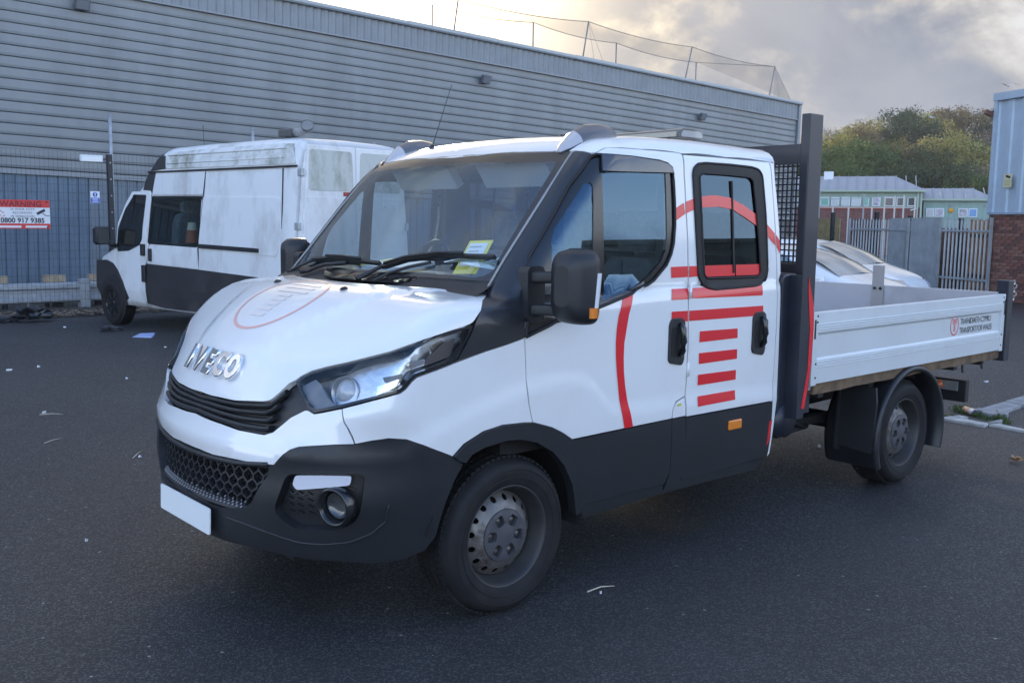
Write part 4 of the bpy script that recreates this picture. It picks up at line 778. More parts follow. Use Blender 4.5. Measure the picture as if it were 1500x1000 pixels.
tag(cr.build('crumpled_papers', mat('pale_wrapper', (.62, .72, .72), .6), bevel=0), 'crumpled pale papers wedged in the lower windscreen corner under the permit card', 'papers')

# ---- wheels
def wheel_mesh(cover=True):
    """axle along y, outer face towards -y, centred on the axle; the rim plane at y = 0"""
    My = Matrix.Rotation(R(90), 4, 'X')                      # local z -> -y
    t = MB().lathe([(.224, .012), (.232, .016), (.250, .022), (.285, .030), (.312, .027), (.330, .008), (.339, -.018), (.345, -.030), (.347, -.060), (.347, -.160), (.345, -.19), (.335, -.205), (.312, -.225), (.26, -.22), (.224, -.21)], 72, My)
    for r_, a in ((.262, .0262), (.300, .0298)):
        t.lathe([(r_-.003, a-.003), (r_, a+.0025), (r_+.003, a-.003)], 72, My)
    # tread blocks
    for k in range(72):
        th = 2*math.pi*k/72
        for a, w in ((-.032, .028), (-.075, .030), (-.118, .030), (-.165, .034)):
            c = My @ Vector(((.3475)*math.cos(th), (.3475)*math.sin(th), a)); rt = Matrix.Rotation(-th, 3, 'Y')
            t.box(c, (.010, w, .021), Matrix.Rotation(-th, 3, 'Y') if False else (My.to_3x3() @ Matrix.Rotation(th, 3, 'Z') @ My.to_3x3().inverted()))
    # rim barrel with flange
    rim = MB().lathe([(.226, .004), (.229, .013), (.224, .016), (.218, .010), (.210, -.008), (.205, -.030), (.196, -.05), (.188, -.075), (.186, -.12), (.20, -.2)], 64, My)
    # disc: annulus with round vent holes
    nh = 16; V, F = None, None
    ro, ri = .188, .118
    outer = [(ro*math.cos(t_), ro*math.sin(t_)) for t_ in np.linspace(0, 2*math.pi, 97)[:96]]
    holes = [[(ri*math.cos(t_), ri*math.sin(t_)) for t_ in np.linspace(0, 2*math.pi, 49)[:48]]]
    for k in range(nh):
        th = 2*math.pi*(k+.5)/nh; c = (.163*math.cos(th), .163*math.sin(th)); holes.append([(c[0]+.0135*math.cos(t_), c[1]+.0135*math.sin(t_)) for t_ in np.linspace(0, 2*math.pi, 13)[:12]])
    V, F = tri2d(outer, holes, .03)
    rad = np.hypot(V[:, 0], V[:, 1]); dep = np.interp(rad, [.118, .128, .140, .185, .19], [-.012, -.010, -.020, -.062, -.066])
    disc = MB(); disc.add([My @ Vector((V[i, 0], V[i, 1], dep[i])) for i in range(len(V))], F, True)
    disc.add([My @ Vector((V[i, 0], V[i, 1], dep[i]-.006)) for i in range(len(V))], [f[::-1] for f in F], True)
    back = MB().lathe([(.0, -.11), (.19, -.11)], 32, My)
    # hub cover with six sockets and a raised centre
    oc = [(.116*math.cos(t_), .116*math.sin(t_)) for t_ in np.linspace(0, 2*math.pi, 49)[:48]]
    hs_ = []
    for k in range(6):
        th = 2*math.pi*(k+.25)/6
        tri = rnd([(.050*math.cos(th)-.020*math.sin(th), .050*math.sin(th)+.020*math.cos(th)), (.050*math.cos(th)+.020*math.sin(th), .050*math.sin(th)-.020*math.cos(th)), (.098*math.cos(th)+.024*math.sin(th), .098*math.sin(th)-.024*math.cos(th)), (.098*math.cos(th)-.024*math.sin(th), .098*math.sin(th)+.024*math.cos(th))], .014, 4)
        hs_.append(tri)
    V2, F2 = tri2d(oc, hs_, .03); r2 = np.hypot(V2[:, 0], V2[:, 1]); d2 = np.interp(r2, [0, .03, .037, .10, .117], [.006, .006, -.002, -.003, -.010])
    hub = MB(); hub.add([My @ Vector((V2[i, 0], V2[i, 1], d2[i])) for i in range(len(V2))], F2, True)
    for tri in hs_:
        n = len(tri); vs = [My @ Vector((p[0], p[1], -.003)) for p in tri]+[My @ Vector((p[0], p[1], -.030)) for p in tri]
        hub.add(vs, [(i, (i+1) % n, n+(i+1) % n, n+i) for i in range(n)]+[tuple(range(n, 2*n))])
    nuts = MB()
    for k in range(6):
        th = 2*math.pi*(k+.25)/6; M_ = My @ Matrix.Translation((.076*math.cos(th), .076*math.sin(th), -.03)); nuts.lathe([(.0, .016), (.011, .016), (.013, .0)], 6, M_)
    return t, rim, disc, back, hub, nuts
wt = wheel_mesh()
tyre_me = wt[0].mesh('tyre', rubber); rim_me = wt[1].mesh('rim', steel_dark); disc_me = wt[2].mesh('wheel_disc', steel_dirty, fix=False); back_me = wt[3].mesh('brake_drum', under_m); hub_me = wt[4].mesh('hub_cover', hub_m, fix=False); nut_me = wt[5].mesh('wheel_nuts', steel_dirty)
for x_, y_, s, rot in ((0, -.945, 1, 20), (3.4513, -.995, 1, 75), (0, .945, -1, 0), (3.4513, .995, -1, 40)):
    w = bpy.data.objects.new('wheel', tyre_me); COL.objects.link(w); w.parent = truck
    w.matrix_local = Matrix.Translation((x_, y_, .346)) @ (Matrix.Rotation(R(180), 4, 'Z') if s < 0 else Matrix()) @ Matrix.Rotation(R(rot), 4, 'Y')
    for nm, me in (('rim', rim_me), ('wheel_disc', disc_me), ('brake_drum', back_me), ('hub_cover', hub_me), ('wheel_nuts', nut_me)):
        c = bpy.data.objects.new(nm, me); COL.objects.link(c); c.parent = w
# front wheel houses and underbody
for s in (1, -1):
    lin = MB(); th = np.linspace(R(-8), R(172), 25)
    lin.loft([[(.0+.445*math.cos(t), s*y_, .37+.455*math.sin(t)) for t in th] for y_ in (.975, .55)], closed=False, caps=False)
    lin.add([(.445*math.cos(t), s*.55, .37+.455*math.sin(t)) for t in th], [tuple(range(len(th)))])
    lin.build('wheel_arch_liner', under_m, truck)
MB().tube([(0, -.8, .33), (0, .8, .33)], .05, 10).tube([(3.4513, -.9, .346), (3.4513, .9, .346)], .06, 12).build('axle', chassis_m, truck)
MB().lathe([(.03, -.17), (.12, -.12), (.16, 0), (.12, .12), (.03, .17)], 20, Matrix.Translation((3.4513, .05, .36)) @ Matrix.Rotation(R(90), 4, 'Y')).build('differential', chassis_m, truck)
MB().prism([(-.80, .30), (-.5, .25), (1.85, .27), (1.9, .70), (.5, .72), (.5, .60), (-.4, .60), (-.8, .55)], 'y', -.52, .52).build('underbody_panel', under_m, truck)  # lowered to block light coming through beneath the truck
for s in (1, -1):
    MB().prism([(.48, .40), (1.88, .42), (1.88, .74), (.48, .74)], 'y', s*.55, s*.90).build('sill_box', under_m, truck)
    MB().prism([(1.0, .44), (4.86, .52), (4.86, .68), (1.0, .62)], 'y', s*.40, s*.46).build('chassis_rail', chassis_m, truck)
    for x_ in (2.35, 2.95, 3.9, 4.5): MB().box((x_, s*.50, .68), (.06, .14, .12)).build('body_bracket', chassis_m, truck)
    MB().bar((2.75, s*.58, .43), (4.15, s*.58, .40), .07, .05).build('leaf_spring', chassis_m, truck)
    MB().box((2.65, s*.58, .47), (.10, .08, .18)).build('spring_hanger', chassis_m, truck)
MB().tube([(2.0, -.30, .40), (2.6, -.40, .38), (3.1, -.35, .40)], .045, 10).build('exhaust_pipe', chassis_m, truck)
MB().tube([(2.2, -.85, .47), (2.9, -.62, .40)], .018, 8).tube([(2.2, -.85, .60), (2.75, -.70, .42)], .012, 8).build('guard_strut', chassis_m, truck)
MB().prism([(2.15, .36), (2.75, .36), (2.75, .46), (2.15, .46)], 'y', -.62, -.30).build('battery_tray', chassis_m, truck, bevel=.02)
# rear mudguards
for s in (1, -1):
    th = np.linspace(R(203), R(-20), 34); secs = []
    for y_, dr in ((.69, .0), (.72, .012), (1.03, .012), (1.055, .026), (1.075, .012), (1.07, -.012), (1.0, -.006), (.69, -.012)):
        secs.append([(3.4513+(.432+dr)*math.cos(t)*1.02, s*y_, .345+(.432+dr)*math.sin(t)) for t in th])
    secs = [list(c) for c in zip(*secs)]
    mg = MB().loft(secs).build('mudguard', black_pl, truck)
    MB().prism([(2.93, .275), (3.03, .262), (3.06, .60), (3.05, .73), (2.96, .70)], 'y', s*.80, s*.815).build('splash_flap', black_pl, mg)
    MB().prism([(s*.80, .30), (s*1.04, .275), (s*1.06, .60), (s*1.05, .70), (s*.80, .70)], 'x', 2.975, 2.995).build('splash_flap', black_pl, mg)
    MB().tube([(3.35, s*1.03, .775), (3.35, s*1.03, .80)], .012, 8).build('guard_bolt', chassis_m, mg)

# ---- tipper body
# headboard behind the cab
head = MB().box((2.215, 0, 1.44), (.06, 1.88, .10)).build('headboard', navy_st, truck, bevel=.006)
for s in (1, -1): MB().prism([(2.165, .62), (2.300, .62), (2.302, 2.325), (2.165, 2.325)], 'y', s*.945, s*1.0).build('upright_post', navy_st, head, bevel=.006)
MB().box((2.215, 0, 2.105), (.08, 1.888, .11)).build('top_rail', navy_st, head)
gm = MB()
for y_ in np.arange(-.93, .935, .030): gm.box((2.215, y_, 1.77), (.006, .0085, .57))
for z_ in np.arange(1.495, 2.055, .034): gm.box((2.217, 0, z_), (.006, 1.88, .0085))
gmo = gm.build('mesh_panel', navy_st, head)
bx = MB().prism(rnd([(1.985, .55), (2.16, .55), (2.16, 1.44), (1.985, 1.44)], .05), 'y', -.985, .985).build('headboard_panel', navy_st, head, bevel=.015)
MB().tube([(2.08, -.99, .60), (2.08, .99, .60)], .10, 16).build('lower_tube', navy_st, head)
red_poly = [(2.118, 1.422), (2.182, 1.256), (2.194, 1.124), (2.180, .886), (2.132, .671), (2.103, .679), (2.151, .889), (2.155, 1.126), (2.123, 1.328)]
for s in (-1, 1):
    MB().prism([(2.06, .62), (2.125, .62), (2.172, .80), (2.188, 1.0), (2.188, 1.22), (2.125, 1.43), (2.06, 1.43)], 'y', s*1.066, s*.94).build('post_gusset', navy_st, head)
    MB().prism(red_poly, 'y', s*1.0685, s*1.0665).build('red_stripe', red_v, head)
# floor, timber edge
MB().box((3.55, 0, .785), (2.62, 2.04, .05)).build('bed_floor', alu_in, truck)
for s in (1, -1):
    eb = MB()
    xs_ = np.linspace(2.27, 4.86, 26)
    eb.loft([[(x_, s*(1.035+random.uniform(-.003, .003)), .735+random.uniform(-.004, .004)), (x_, s*1.04, .80), (x_, s*.96, .80), (x_, s*.96, .735)] for x_ in xs_], smooth=False); eb.build('timber_edge', timber_edge, truck)
for x_ in (2.5, 3.1, 3.7, 4.3, 4.75): MB().box((x_, 0, .715), (.06, 1.9, .07)).build('cross_bearer', chassis_m, truck)
# drop sides: extruded aluminium boards with a sunk middle and grooved bands
def dropside(s):
    prof = [(.803, 0), (.893, 0), (.896, -.004), (.899, 0), (.908, 0), (.911, -.004), (.914, 0), (.923, 0), (.926, -.004), (.929, 0), (.938, -.0), (.952, .012), (1.082, .012), (1.100, -.006), (1.113, -.006), (1.116, -.010), (1.119, -.006), (1.128, -.006), (1.131, -.010), (1.134, -.006), (1.143, -.006), (1.146, -.010), (1.149, 0), (1.212, 0), (1.2165, .008)]
    out = [(z_, 1.060-o*1.0) for z_, o in prof]; poly = [(z_, y_) for z_, y_ in out]+[(1.2165, 1.030), (.803, 1.030)]
    b = MB(); b.prism([(s*y_, z_) for z_, y_ in poly], 'x', 2.20+.045, 4.76); return b
for s in (-1, 1):
    d = dropside(s).build('drop_side', alu, truck)
    for x_ in (2.222, 4.783): 
        e = MB().box((x_, s*1.047, 1.006), (.052, .040, .425)).build('end_cap', alu, d, bevel=.004)
        MB().box((x_+(.012 if x_ > 3 else -.01), s*1.0675, 1.12), (.014, .004, .11)).build('latch_slot', black_pl, e)
        for z_ in (.84, .92, 1.16, 1.195): MB().lathe([(0, .004), (.006, .003), (.007, 0)], 8, Matrix.Translation((x_+(-.012 if x_ > 3 else .012), s*1.067, z_)) @ Matrix.Rotation(R(90*(-s)), 4, 'X')).build('rivet', chassis_m, e)
    rp_ = MB().prism([(4.825, .715), (4.915, .715), (4.92, 1.318), (4.825, 1.318)], 'y', s*.985, s*1.075).build('rear_post', navy_st, truck, bevel=.006)
    # chain on the post
    for i in range(5):
        Mc = Matrix.Translation((4.955+.012*(i % 2), s*1.06, 1.30-.030*i)) @ Matrix.Rotation(R(90 if i % 2 else 0), 4, 'Z') @ Matrix.Rotation(R(90), 4, 'X')
        MB().lathe([(.016+.004*math.cos(t), .004*math.sin(t)) for t in np.linspace(0, 2*math.pi, 7)[:6]], 12, Mc, closed=True).build('chain_link', galv, rp_)
    for x_ in (4.30, 4.62): MB().tube([(x_, s*1.0, .735), (x_-.035, s*1.02, .675)], .008, 6).build('rope_hook', chassis_m, truck)
# tailgate across the rear with a bracket standing in its middle
tg = MB().box((4.80, 0, 1.018), (.030, 2.02, .425)).build('tailgate', alu_in, truck, bevel=.004)
for z_ in (.93, 1.14): MB().box((4.817, 0, z_), (.006, 1.96, .03)).build('rail_band', alu, tg)
brk = MB().box((4.778, -.07, 1.19), (.008, .10, .40)).build('centre_bracket', mat('bracket_grey', (.40, .38, .37), .5, metal=.4), tg)
for y_ in (-.045, -.095): MB().lathe([(0, .012), (.011, .012), (.013, 0)], 6, Matrix.Translation((4.774, y_, 1.205)) @ Matrix.Rotation(R(-90), 4, 'Y')).build('bracket_bolt', chassis_m, brk)
# rear under-run bar with lamp
ub = MB().box((4.745, 0, .465), (.06, 1.72, .17)).build('underrun_bar', chassis_m, truck, bevel=.006)
for s in (1, -1):
    MB().box((4.69, s*.46, .56), (.10, .06, .22)).build('bar_hanger', chassis_m, ub); MB().box((4.70, s*.72, .50), (.012, .17, .07)).build('lamp_plate', galv, ub)
    MB().lathe([(0, .03), (.03, .026), (.036, 0)], 16, Matrix.Translation((4.690, s*.66, .50)) @ Matrix.Rotation(R(-90), 4, 'Y')).build('tail_lamp', mat('orange_lens', (.62, .13, .03), .2, coat=.6), ub)
# lettering on the drop side, Welsh over English, beside the round mark
def dside(p): return Vector(p)
yf = -1.0492
Ml = lambda x_, z_: frame(Vector((x_, yf, z_)), (1, 0, 0), (0, 0, 1))
DS = [o for o in truck.children if o.name.startswith('drop_side')][0]
t1 = text('TRAFNIDIAETH CYMRU', .060, ink, Ml(4.108, 1.031), DS, spacing=.80)
t2 = text('TRANSPORT FOR WALES', .060, ink, Ml(4.102, .968), DS, spacing=.80)
for t_, w, M_ in ((t1, .50, Ml(4.108, 1.031)), (t2, .53, Ml(4.102, .968))):
    xs_ = [v.co.x for v in t_.data.vertices]; t_.matrix_local = M_ @ Matrix.Diagonal((w/(max(xs_)-min(xs_)), 1.0, 1, 1))
ro = MB(); n = 40
ring = [(4.022+.064*k*math.cos(t), 1.028+.068*k2*math.sin(t)) for t in np.linspace(0, 2*math.pi, n+1)[:n] for k, k2 in ((1, 1), (.87, .88))]
ro.add([(x_, yf, z_) for x_, z_ in ring], [(2*i, 2*i+1, 2*((i+1) % n)+1, 2*((i+1) % n)) for i in range(n)]); ro.build('round_mark', red_v, DS)
for i, (z_, hw) in enumerate(((1.068, .030), (1.056, .030), (1.044, .030), (1.031, .013), (1.019, .013), (1.007, .013), (.995, .013))): MB().box((4.022, yf, z_), (2*hw, .0006, .007)).build('mark_bar', red_v, DS)

# ================================================================== the yard
def ground_mat():
    m = bpy.data.materials.new('asphalt'); m.use_nodes = True; t = m.node_tree; b = t.nodes['Principled BSDF']; tcn = t.nodes.new('ShaderNodeTexCoord'); L = t.links.new
    def nz(sc, det, rg=.6):
        n = t.nodes.new('ShaderNodeTexNoise'); L(tcn.outputs['Object'], n.inputs['Vector']); n.inputs['Scale'].default_value = sc; n.inputs['Detail'].default_value = det; n.inputs['Roughness'].default_value = rg; return n.outputs['Fac']
    def mr(v, a, c, d, e):
        n = t.nodes.new('ShaderNodeMapRange'); L(v, n.inputs[0]); n.inputs[1].default_value = a; n.inputs[2].default_value = c; n.inputs[3].default_value = d; n.inputs[4].default_value = e; return n.outputs[0]
    def mth(op, a, c):
        n = t.nodes.new('ShaderNodeMath'); n.operation = op; L(a, n.inputs[0])
        if hasattr(c, 'is_linked'): L(c, n.inputs[1])
        else: n.inputs[1].default_value = c
        return n.outputs[0]
    vo = t.nodes.new('ShaderNodeTexVoronoi'); L(tcn.outputs['Object'], vo.inputs['Vector']); vo.inputs['Scale'].default_value = 130; vo.inputs['Randomness'].default_value = 1
    sepc = t.nodes.new('ShaderNodeSeparateColor'); L(vo.outputs['Color'], sepc.inputs[0])
    v2 = t.nodes.new('ShaderNodeTexVoronoi'); L(tcn.outputs['Object'], v2.inputs['Vector']); v2.inputs['Scale'].default_value = 34; s2 = t.nodes.new('ShaderNodeSeparateColor'); L(v2.outputs['Color'], s2.inputs[0])
    stone = mr(sepc.outputs[0], .55, 1.0, 0, 1); broad = mr(nz(.55, 6), .35, .68, 0, 1); mid = mr(nz(5.0, 6, .7), .3, .7, 0, 1)
    mx = t.nodes.new('ShaderNodeMix'); mx.data_type = 'RGBA'; mx.inputs[6].default_value = (.026, .0255, .0265, 1); mx.inputs[7].default_value = (.080, .078, .081, 1); L(stone, mx.inputs[0])
    m2 = t.nodes.new('ShaderNodeMix'); m2.data_type = 'RGBA'; m2.blend_type = 'MULTIPLY'; m2.inputs[0].default_value = 1.0; L(mx.outputs[2], m2.inputs[6])
    cb = t.nodes.new('ShaderNodeCombineColor'); k = mr(mth('ADD', mth('MULTIPLY', broad, .6), mth('MULTIPLY', mid, .4)), 0, 1, .72, 1.35)
    for i in range(3): L(k, cb.inputs[i])
    L(cb.outputs[0], m2.inputs[7])
    st = mr(nz(.9, 7, .62), .56, .70, 1.0, .72)                        # oil and damp stains
    nd = t.nodes.new('ShaderNodeTexNoise'); L(tcn.outputs['Object'], nd.inputs['Vector']); nd.inputs['Scale'].default_value = 1.3; nd.inputs['Detail'].default_value = 6
    vm = t.nodes.new('ShaderNodeVectorMath'); vm.operation = 'MULTIPLY_ADD'; L(nd.outputs['Color'], vm.inputs[0]); vm.inputs[1].default_value = (.9, .9, .9); L(tcn.outputs['Object'], vm.inputs[2])
    ve = t.nodes.new('ShaderNodeTexVoronoi'); ve.feature = 'DISTANCE_TO_EDGE'; L(vm.outputs[0], ve.inputs['Vector']); ve.inputs['Scale'].default_value = .16
    crack = mth('MAXIMUM', mr(ve.outputs['Distance'], .0010, .0028, .82, 1.0), mr(nz(.35, 3), .42, .52, 1.0, 0.0))
    k2 = mth('MULTIPLY', st, crack); cb2 = t.nodes.new('ShaderNodeCombineColor')
    for i in range(3): L(k2, cb2.inputs[i])
    m2b = t.nodes.new('ShaderNodeMix'); m2b.data_type = 'RGBA'; m2b.blend_type = 'MULTIPLY'; m2b.inputs[0].default_value = 1.0; L(m2.outputs[2], m2b.inputs[6]); L(cb2.outputs[0], m2b.inputs[7]); m2 = m2b
    spk = mth('GREATER_THAN', s2.outputs[1], .988); d2 = mth('LESS_THAN', v2.outputs['Distance'], .24); spk = mth('MULTIPLY', spk, d2)
    m3 = t.nodes.new('ShaderNodeMix'); m3.data_type = 'RGBA'; L(spk, m3.inputs[0]); L(m2.outputs[2], m3.inputs[6]); m3.inputs[7].default_value = (.40, .39, .36, 1)
    L(m3.outputs[2], b.inputs['Base Color']); b.inputs['Roughness'].default_value = .78; b.inputs['Specular IOR Level'].default_value = .5
    L(mr(stone, 0, 1, .60, .34), b.inputs['Roughness'])
    bp = t.nodes.new('ShaderNodeBump'); bp.inputs['Strength'].default_value = .6; bp.inputs['Distance'].default_value = .005
    h = mth('ADD', mth('MULTIPLY', mr(vo.outputs['Distance'], 0, .6, 1, 0), .8), mth('MULTIPLY', nz(260, 2), .5)); L(h, bp.inputs['Height']); L(bp.outputs[0], b.inputs['Normal']); return m
asphalt = ground_mat()
g = MB(); g.add([(-220, -220, 0), (320, -220, 0), (320, 320, 0), (-220, 320, 0)], [(0, 1, 2, 3)]); ground = tag(g.build('ground', asphalt), kind='structure')
# gravel and leaf strip along the fence
gravel_m = mat('gravel_soil', (.085, .070, .055), .95, var=.5, vscale=14, bump=.8, bscale=40, bdist=.02)
gs = MB(); xs_ = np.linspace(-14, 20, 70)
gs.add([(x_, 13.45+.13*math.sin(x_*2.3)+random.uniform(-.08, .08), .004) for x_ in xs_]+[(x_, 17.2, .05) for x_ in xs_[::-1]], [tuple(range(140))])
tag(gs.build('gravel_strip', gravel_m), kind='structure')
ch = MB()
for i in range(2200):
    x_, y_ = random.uniform(-1, 6.5), 13.42+abs(random.gauss(0, .55)); r_ = random.uniform(.018, .05); a = random.uniform(0, 6.28); z_ = .012+random.uniform(0, .03)
    v = [Vector((x_+r_*math.cos(a+t)*random.uniform(.6, 1.3), y_+r_*math.sin(a+t)*random.uniform(.6, 1.2), z_+random.uniform(-.006, .02))) for t in (0, 1.6, 3.1, 4.7)]
    ch.add(v, [(0, 1, 2, 3)])
tag(ch.build('fallen_leaves', mat('dead_leaves', (.20, .15, .11), .9, var=.7, vscale=9)), 'loose stones and dead leaves strewn along the foot of the mesh fence', 'leaf litter', kind='stuff')

# ================================================================== warehouse on the left
clad = mat('warehouse_cladding', (.205, .226, .242), .42, metal=.15, spec=.5, var=.12, vscale=1.3, dirt=(.19, .20, .205), dirt_amt=.35, dscale=2.2, stretch=(1, 1, .18))
clad_groove = mat('cladding_groove', (.19, .21, .225), .7)
rib_m = mat('parapet_cladding', (.20, .225, .25), .45, metal=.15, var=.10, vscale=2.0)
blue_wall = mat('blue_wall_panel', (.115, .165, .225), .5, metal=.1, var=.14, vscale=2.5)
band_m = mat('flashing_band', (.25, .27, .29), .5, metal=.1)
wh = tag(empty('warehouse', (2.4, 16.8, -.25), 0, R(1.32)), 'long grey warehouse with horizontal cladding boards and a ribbed parapet', 'warehouse')
X0, X1 = -22.0, 27.35
MB().box(((X0+X1)/2, 9.1, 3.4), (X1-X0-.1, 18, 6.9)).build('wall', clad_groove, wh)
bm_ = None
for k in range(18):
    z1 = 6.49-.2115*k; z0 = z1-.2115
    if z0 < 2.82: break
    pr = [(-.020, z0+.010), (-.042, z0+.014), (-.050, z0+.06), (-.050, z1-.006), (-.030, z1), (.02, z1+.001)]
    b = MB(); b.prism([(p[0], p[1]) for p in pr], 'x', X0, X1-.16); b.build('cladding_board', clad, wh)
zb = 6.49-.2115*k
MB().box(((X0+X1)/2-.08, -.03, zb-.06), (X1-X0-.16, .10, .10)).build('flashing', band_m, wh)
for k, x_ in enumerate(np.arange(X0, X1-1.2, 1.18)):                                    # lower wall sheets
    b = MB(); q = []
    for i in range(6):
        xa = x_+.196*i; q += [(xa, -.03), (xa+.165, -.03), (xa+.172, -.012), (xa+.189, -.012)]
    q += [(x_+1.174, -.03), (x_+1.174, .02), (x_, .02)]
    b.prism(q, 'z', 0, zb-.11); b.build('wall_sheet', blue_wall if -6 < x_ < 1.2 or x_ > 3.5 else mat('grey_blue_panel', (.15, .185, .225), .5, metal=.1, var=.1, vscale=2.5), wh)
rb = MB(); q = []
for x_ in np.arange(X0, X1-.1, .20): q += [(x_, -.075), (x_+.05, -.105), (x_+.10, -.105), (x_+.15, -.075)]
q += [(X1, -.075), (X1, .05), (X0, .05)]
rb.prism(q, 'z', 6.50, 7.06); rb.build('parapet', rib_m, wh)
MB().box(((X0+X1)/2, -.06, 6.498), (X1-X0, .13, .03)).build('flashing', band_m, wh)
for i, x_ in enumerate(np.arange(X1-3.0*17, X1, 3.0)): MB().prism([(-.17, 7.05), (-.19, 7.09), (-.19, 7.16+.012*(i % 2)), (.3, 7.20+.012*(i % 2)), (.3, 7.05)], 'x', x_+.004, x_+3.0-.004+.02*0).build('coping', mat('coping_grey', (.32, .36, .39), .4, metal=.2), wh)
MB().box((X1-.06, -.06, 3.6), (.16, .14, 7.0)).build('corner_trim', rib_m, wh)
MB().prism([(-.02, 7.1), (18, 7.4), (18, 7.0), (-.02, 7.0)], 'x', X0, X1).build('roof', mat('roof_grey', (.25, .27, .29), .6), wh)
for x_, z_ in ((11.95, 6.05), (21.42, 6.03), (1.48, 6.19)):
    l = MB().box((x_, -.17, z_), (.30, .10, .22), Matrix.Rotation(R(25), 3, 'X')).box((x_, -.09, z_+.02), (.12, .12, .08)).build('flood_lamp', mat('lamp_grey', (.10, .11, .13), .5), wh, bevel=.02)
    MB().box((x_, -.225, z_-.025), (.25, .006, .17), Matrix.Rotation(R(25), 3, 'X')).build('lamp_glass', mat('lamp_glass', (.2, .22, .25), .1, coat=1), l)
# gull net standing on the warehouse roof
net = tag(empty('bird_net', (0, 0, 0)), 'sagging gull net on thin leaning posts above the warehouse roof', 'net')
np_m = mat('net_post', (.26, .24, .23), .5, metal=.3); wire_m = mat('net_wire', (.22, .19, .16), .6)
front = [((13.50, 16.8, 6.55), (13.66, 16.8, 7.52)), ((18.34, 16.8, 6.45), (18.58, 16.8, 7.63)), ((23.14, 16.8, 6.35), (23.48, 16.8, 7.51)), ((27.95, 16.8, 6.2), (28.27, 16.8, 7.41)), ((8.6, 16.8, 6.6), (8.76, 16.8, 7.7))]
dback = lambda u_: None
backp = []
for x_, z0, z1, yb in ((14.15, 6.9, 7.72, 18.6), (18.0, 6.85, 7.78, 18.6), (21.75, 6.75, 7.64, 18.6), (26.0, 6.6, 7.5, 18.6), (10.2, 6.95, 7.85, 18.6)): backp.append(((x_, yb, z0), (x_, yb, z1)))
for a, b_ in front+backp:
    p = MB().tube([a, b_], .022, 6).build('net_post', np_m, net); MB().box((a[0], a[1], a[2]+.02), (.16, .16, .05)).build('foot', np_m, p)
fr_t = [Vector(front[4][1])]+[Vector(front[i][1]) for i in range(4)]; bk_t = [Vector(backp[4][1])]+[Vector(backp[i][1]) for i in range(4)]
def sag(A, n=10, s_=.10):
    o = []
    for i in range(len(A)-1):
        for k in range(n): t = k/n; p = A[i].lerp(A[i+1], t); p.z -= s_*4*t*(1-t); o.append(p)
    return o+[A[-1]]
fs_, bs_ = sag(fr_t), sag(bk_t)
MB().tube(fs_, .011, 5).build('net_wire', wire_m, net); MB().tube(bs_, .011, 5).build('net_wire', wire_m, net)
MB().tube([fr_t[-1], Vector((29.5, 16.85, 6.28))], .006, 4).tube([bk_t[-1], fr_t[-1]], .009, 4).tube([fr_t[-1], Vector((28.7, 16.85, 6.30))], .004, 4).tube([fr_t[2], Vector((18.9, 16.85, 6.55))], .005, 4).tube([fr_t[2], Vector((19.3, 16.85, 6.55))], .005, 4).build('net_wire', wire_m, net)
nm = bpy.data.materials.new('netting'); nm.use_nodes = True; t = nm.node_tree; t.nodes['Principled BSDF'].inputs['Base Color'].default_value = (.20, .17, .14, 1); t.nodes['Principled BSDF'].inputs['Alpha'].default_value = .20
ns = MB(); ns.add(fs_+bs_, [(i, i+1, len(fs_)+i+1, len(fs_)+i) for i in range(len(fs_)-1)]); nl_ = len(fs_)
ns.add([bk_t[-1], fr_t[-1], Vector((29.5, 16.85, 6.28)), Vector((28.3, 16.85, 6.3))], [(0, 1, 2), (1, 2, 3)]); ns.build('netting', nm, net, fix=False)

# ================================================================== fence, guard rail, signs on the left
wire_b = mat('fence_wire', (.035, .04, .05), .5, metal=.3); fpost_m = mat('fence_post_black', (.03, .032, .038), .5, metal=.2)
fence = tag(empty('mesh_fence', (0, 14.5, 0)), 'dark welded mesh fence in front of the blue lower warehouse wall', 'fence')
fx = [-8.0+2.93*i+.06 for i in range(8)]; fx = [3.70+2.93*i for i in range(-4, 4)]
for i, x_ in enumerate(fx):
    p = MB().box((x_, 0, 1.42), (.085, .085, 2.86)).build('fence_post', fpost_m, fence)
    bo = MB()
    for k in range(9): bo.box((x_, -.046, .3+.30*k), (.022, .014, .022))
    bo.build('fixing_bolt', mat('bolt_grey', (.45, .46, .48), .4, metal=.6), p)
    if i+1 < len(fx):
        w = MB(); xa, xb = x_+.045, fx[i+1]-.045
        for xx in np.arange(xa, xb, .0762): w.add([(xx, -.002, .05), (xx+.0045, -.002, .05), (xx+.0022, .003, .05), (xx, -.002, 2.87), (xx+.0045, -.002, 2.87), (xx+.0022, .003, 2.87)], [(0, 1, 4, 3), (1, 2, 5, 4), (2, 0, 3, 5)])
        for zz_ in np.arange(.06, 2.88, .148): w.add([(xa, -.004, zz_), (xb, -.004, zz_), (xb, -.004, zz_+.0045), (xa, -.004, zz_+.0045), (xa, -.008, zz_+.002), (xb, -.008, zz_+.002)], [(0, 1, 5, 4), (4, 5, 2, 3)])
        tag(w.build('mesh_panel', wire_b, fence), kind='stuff')
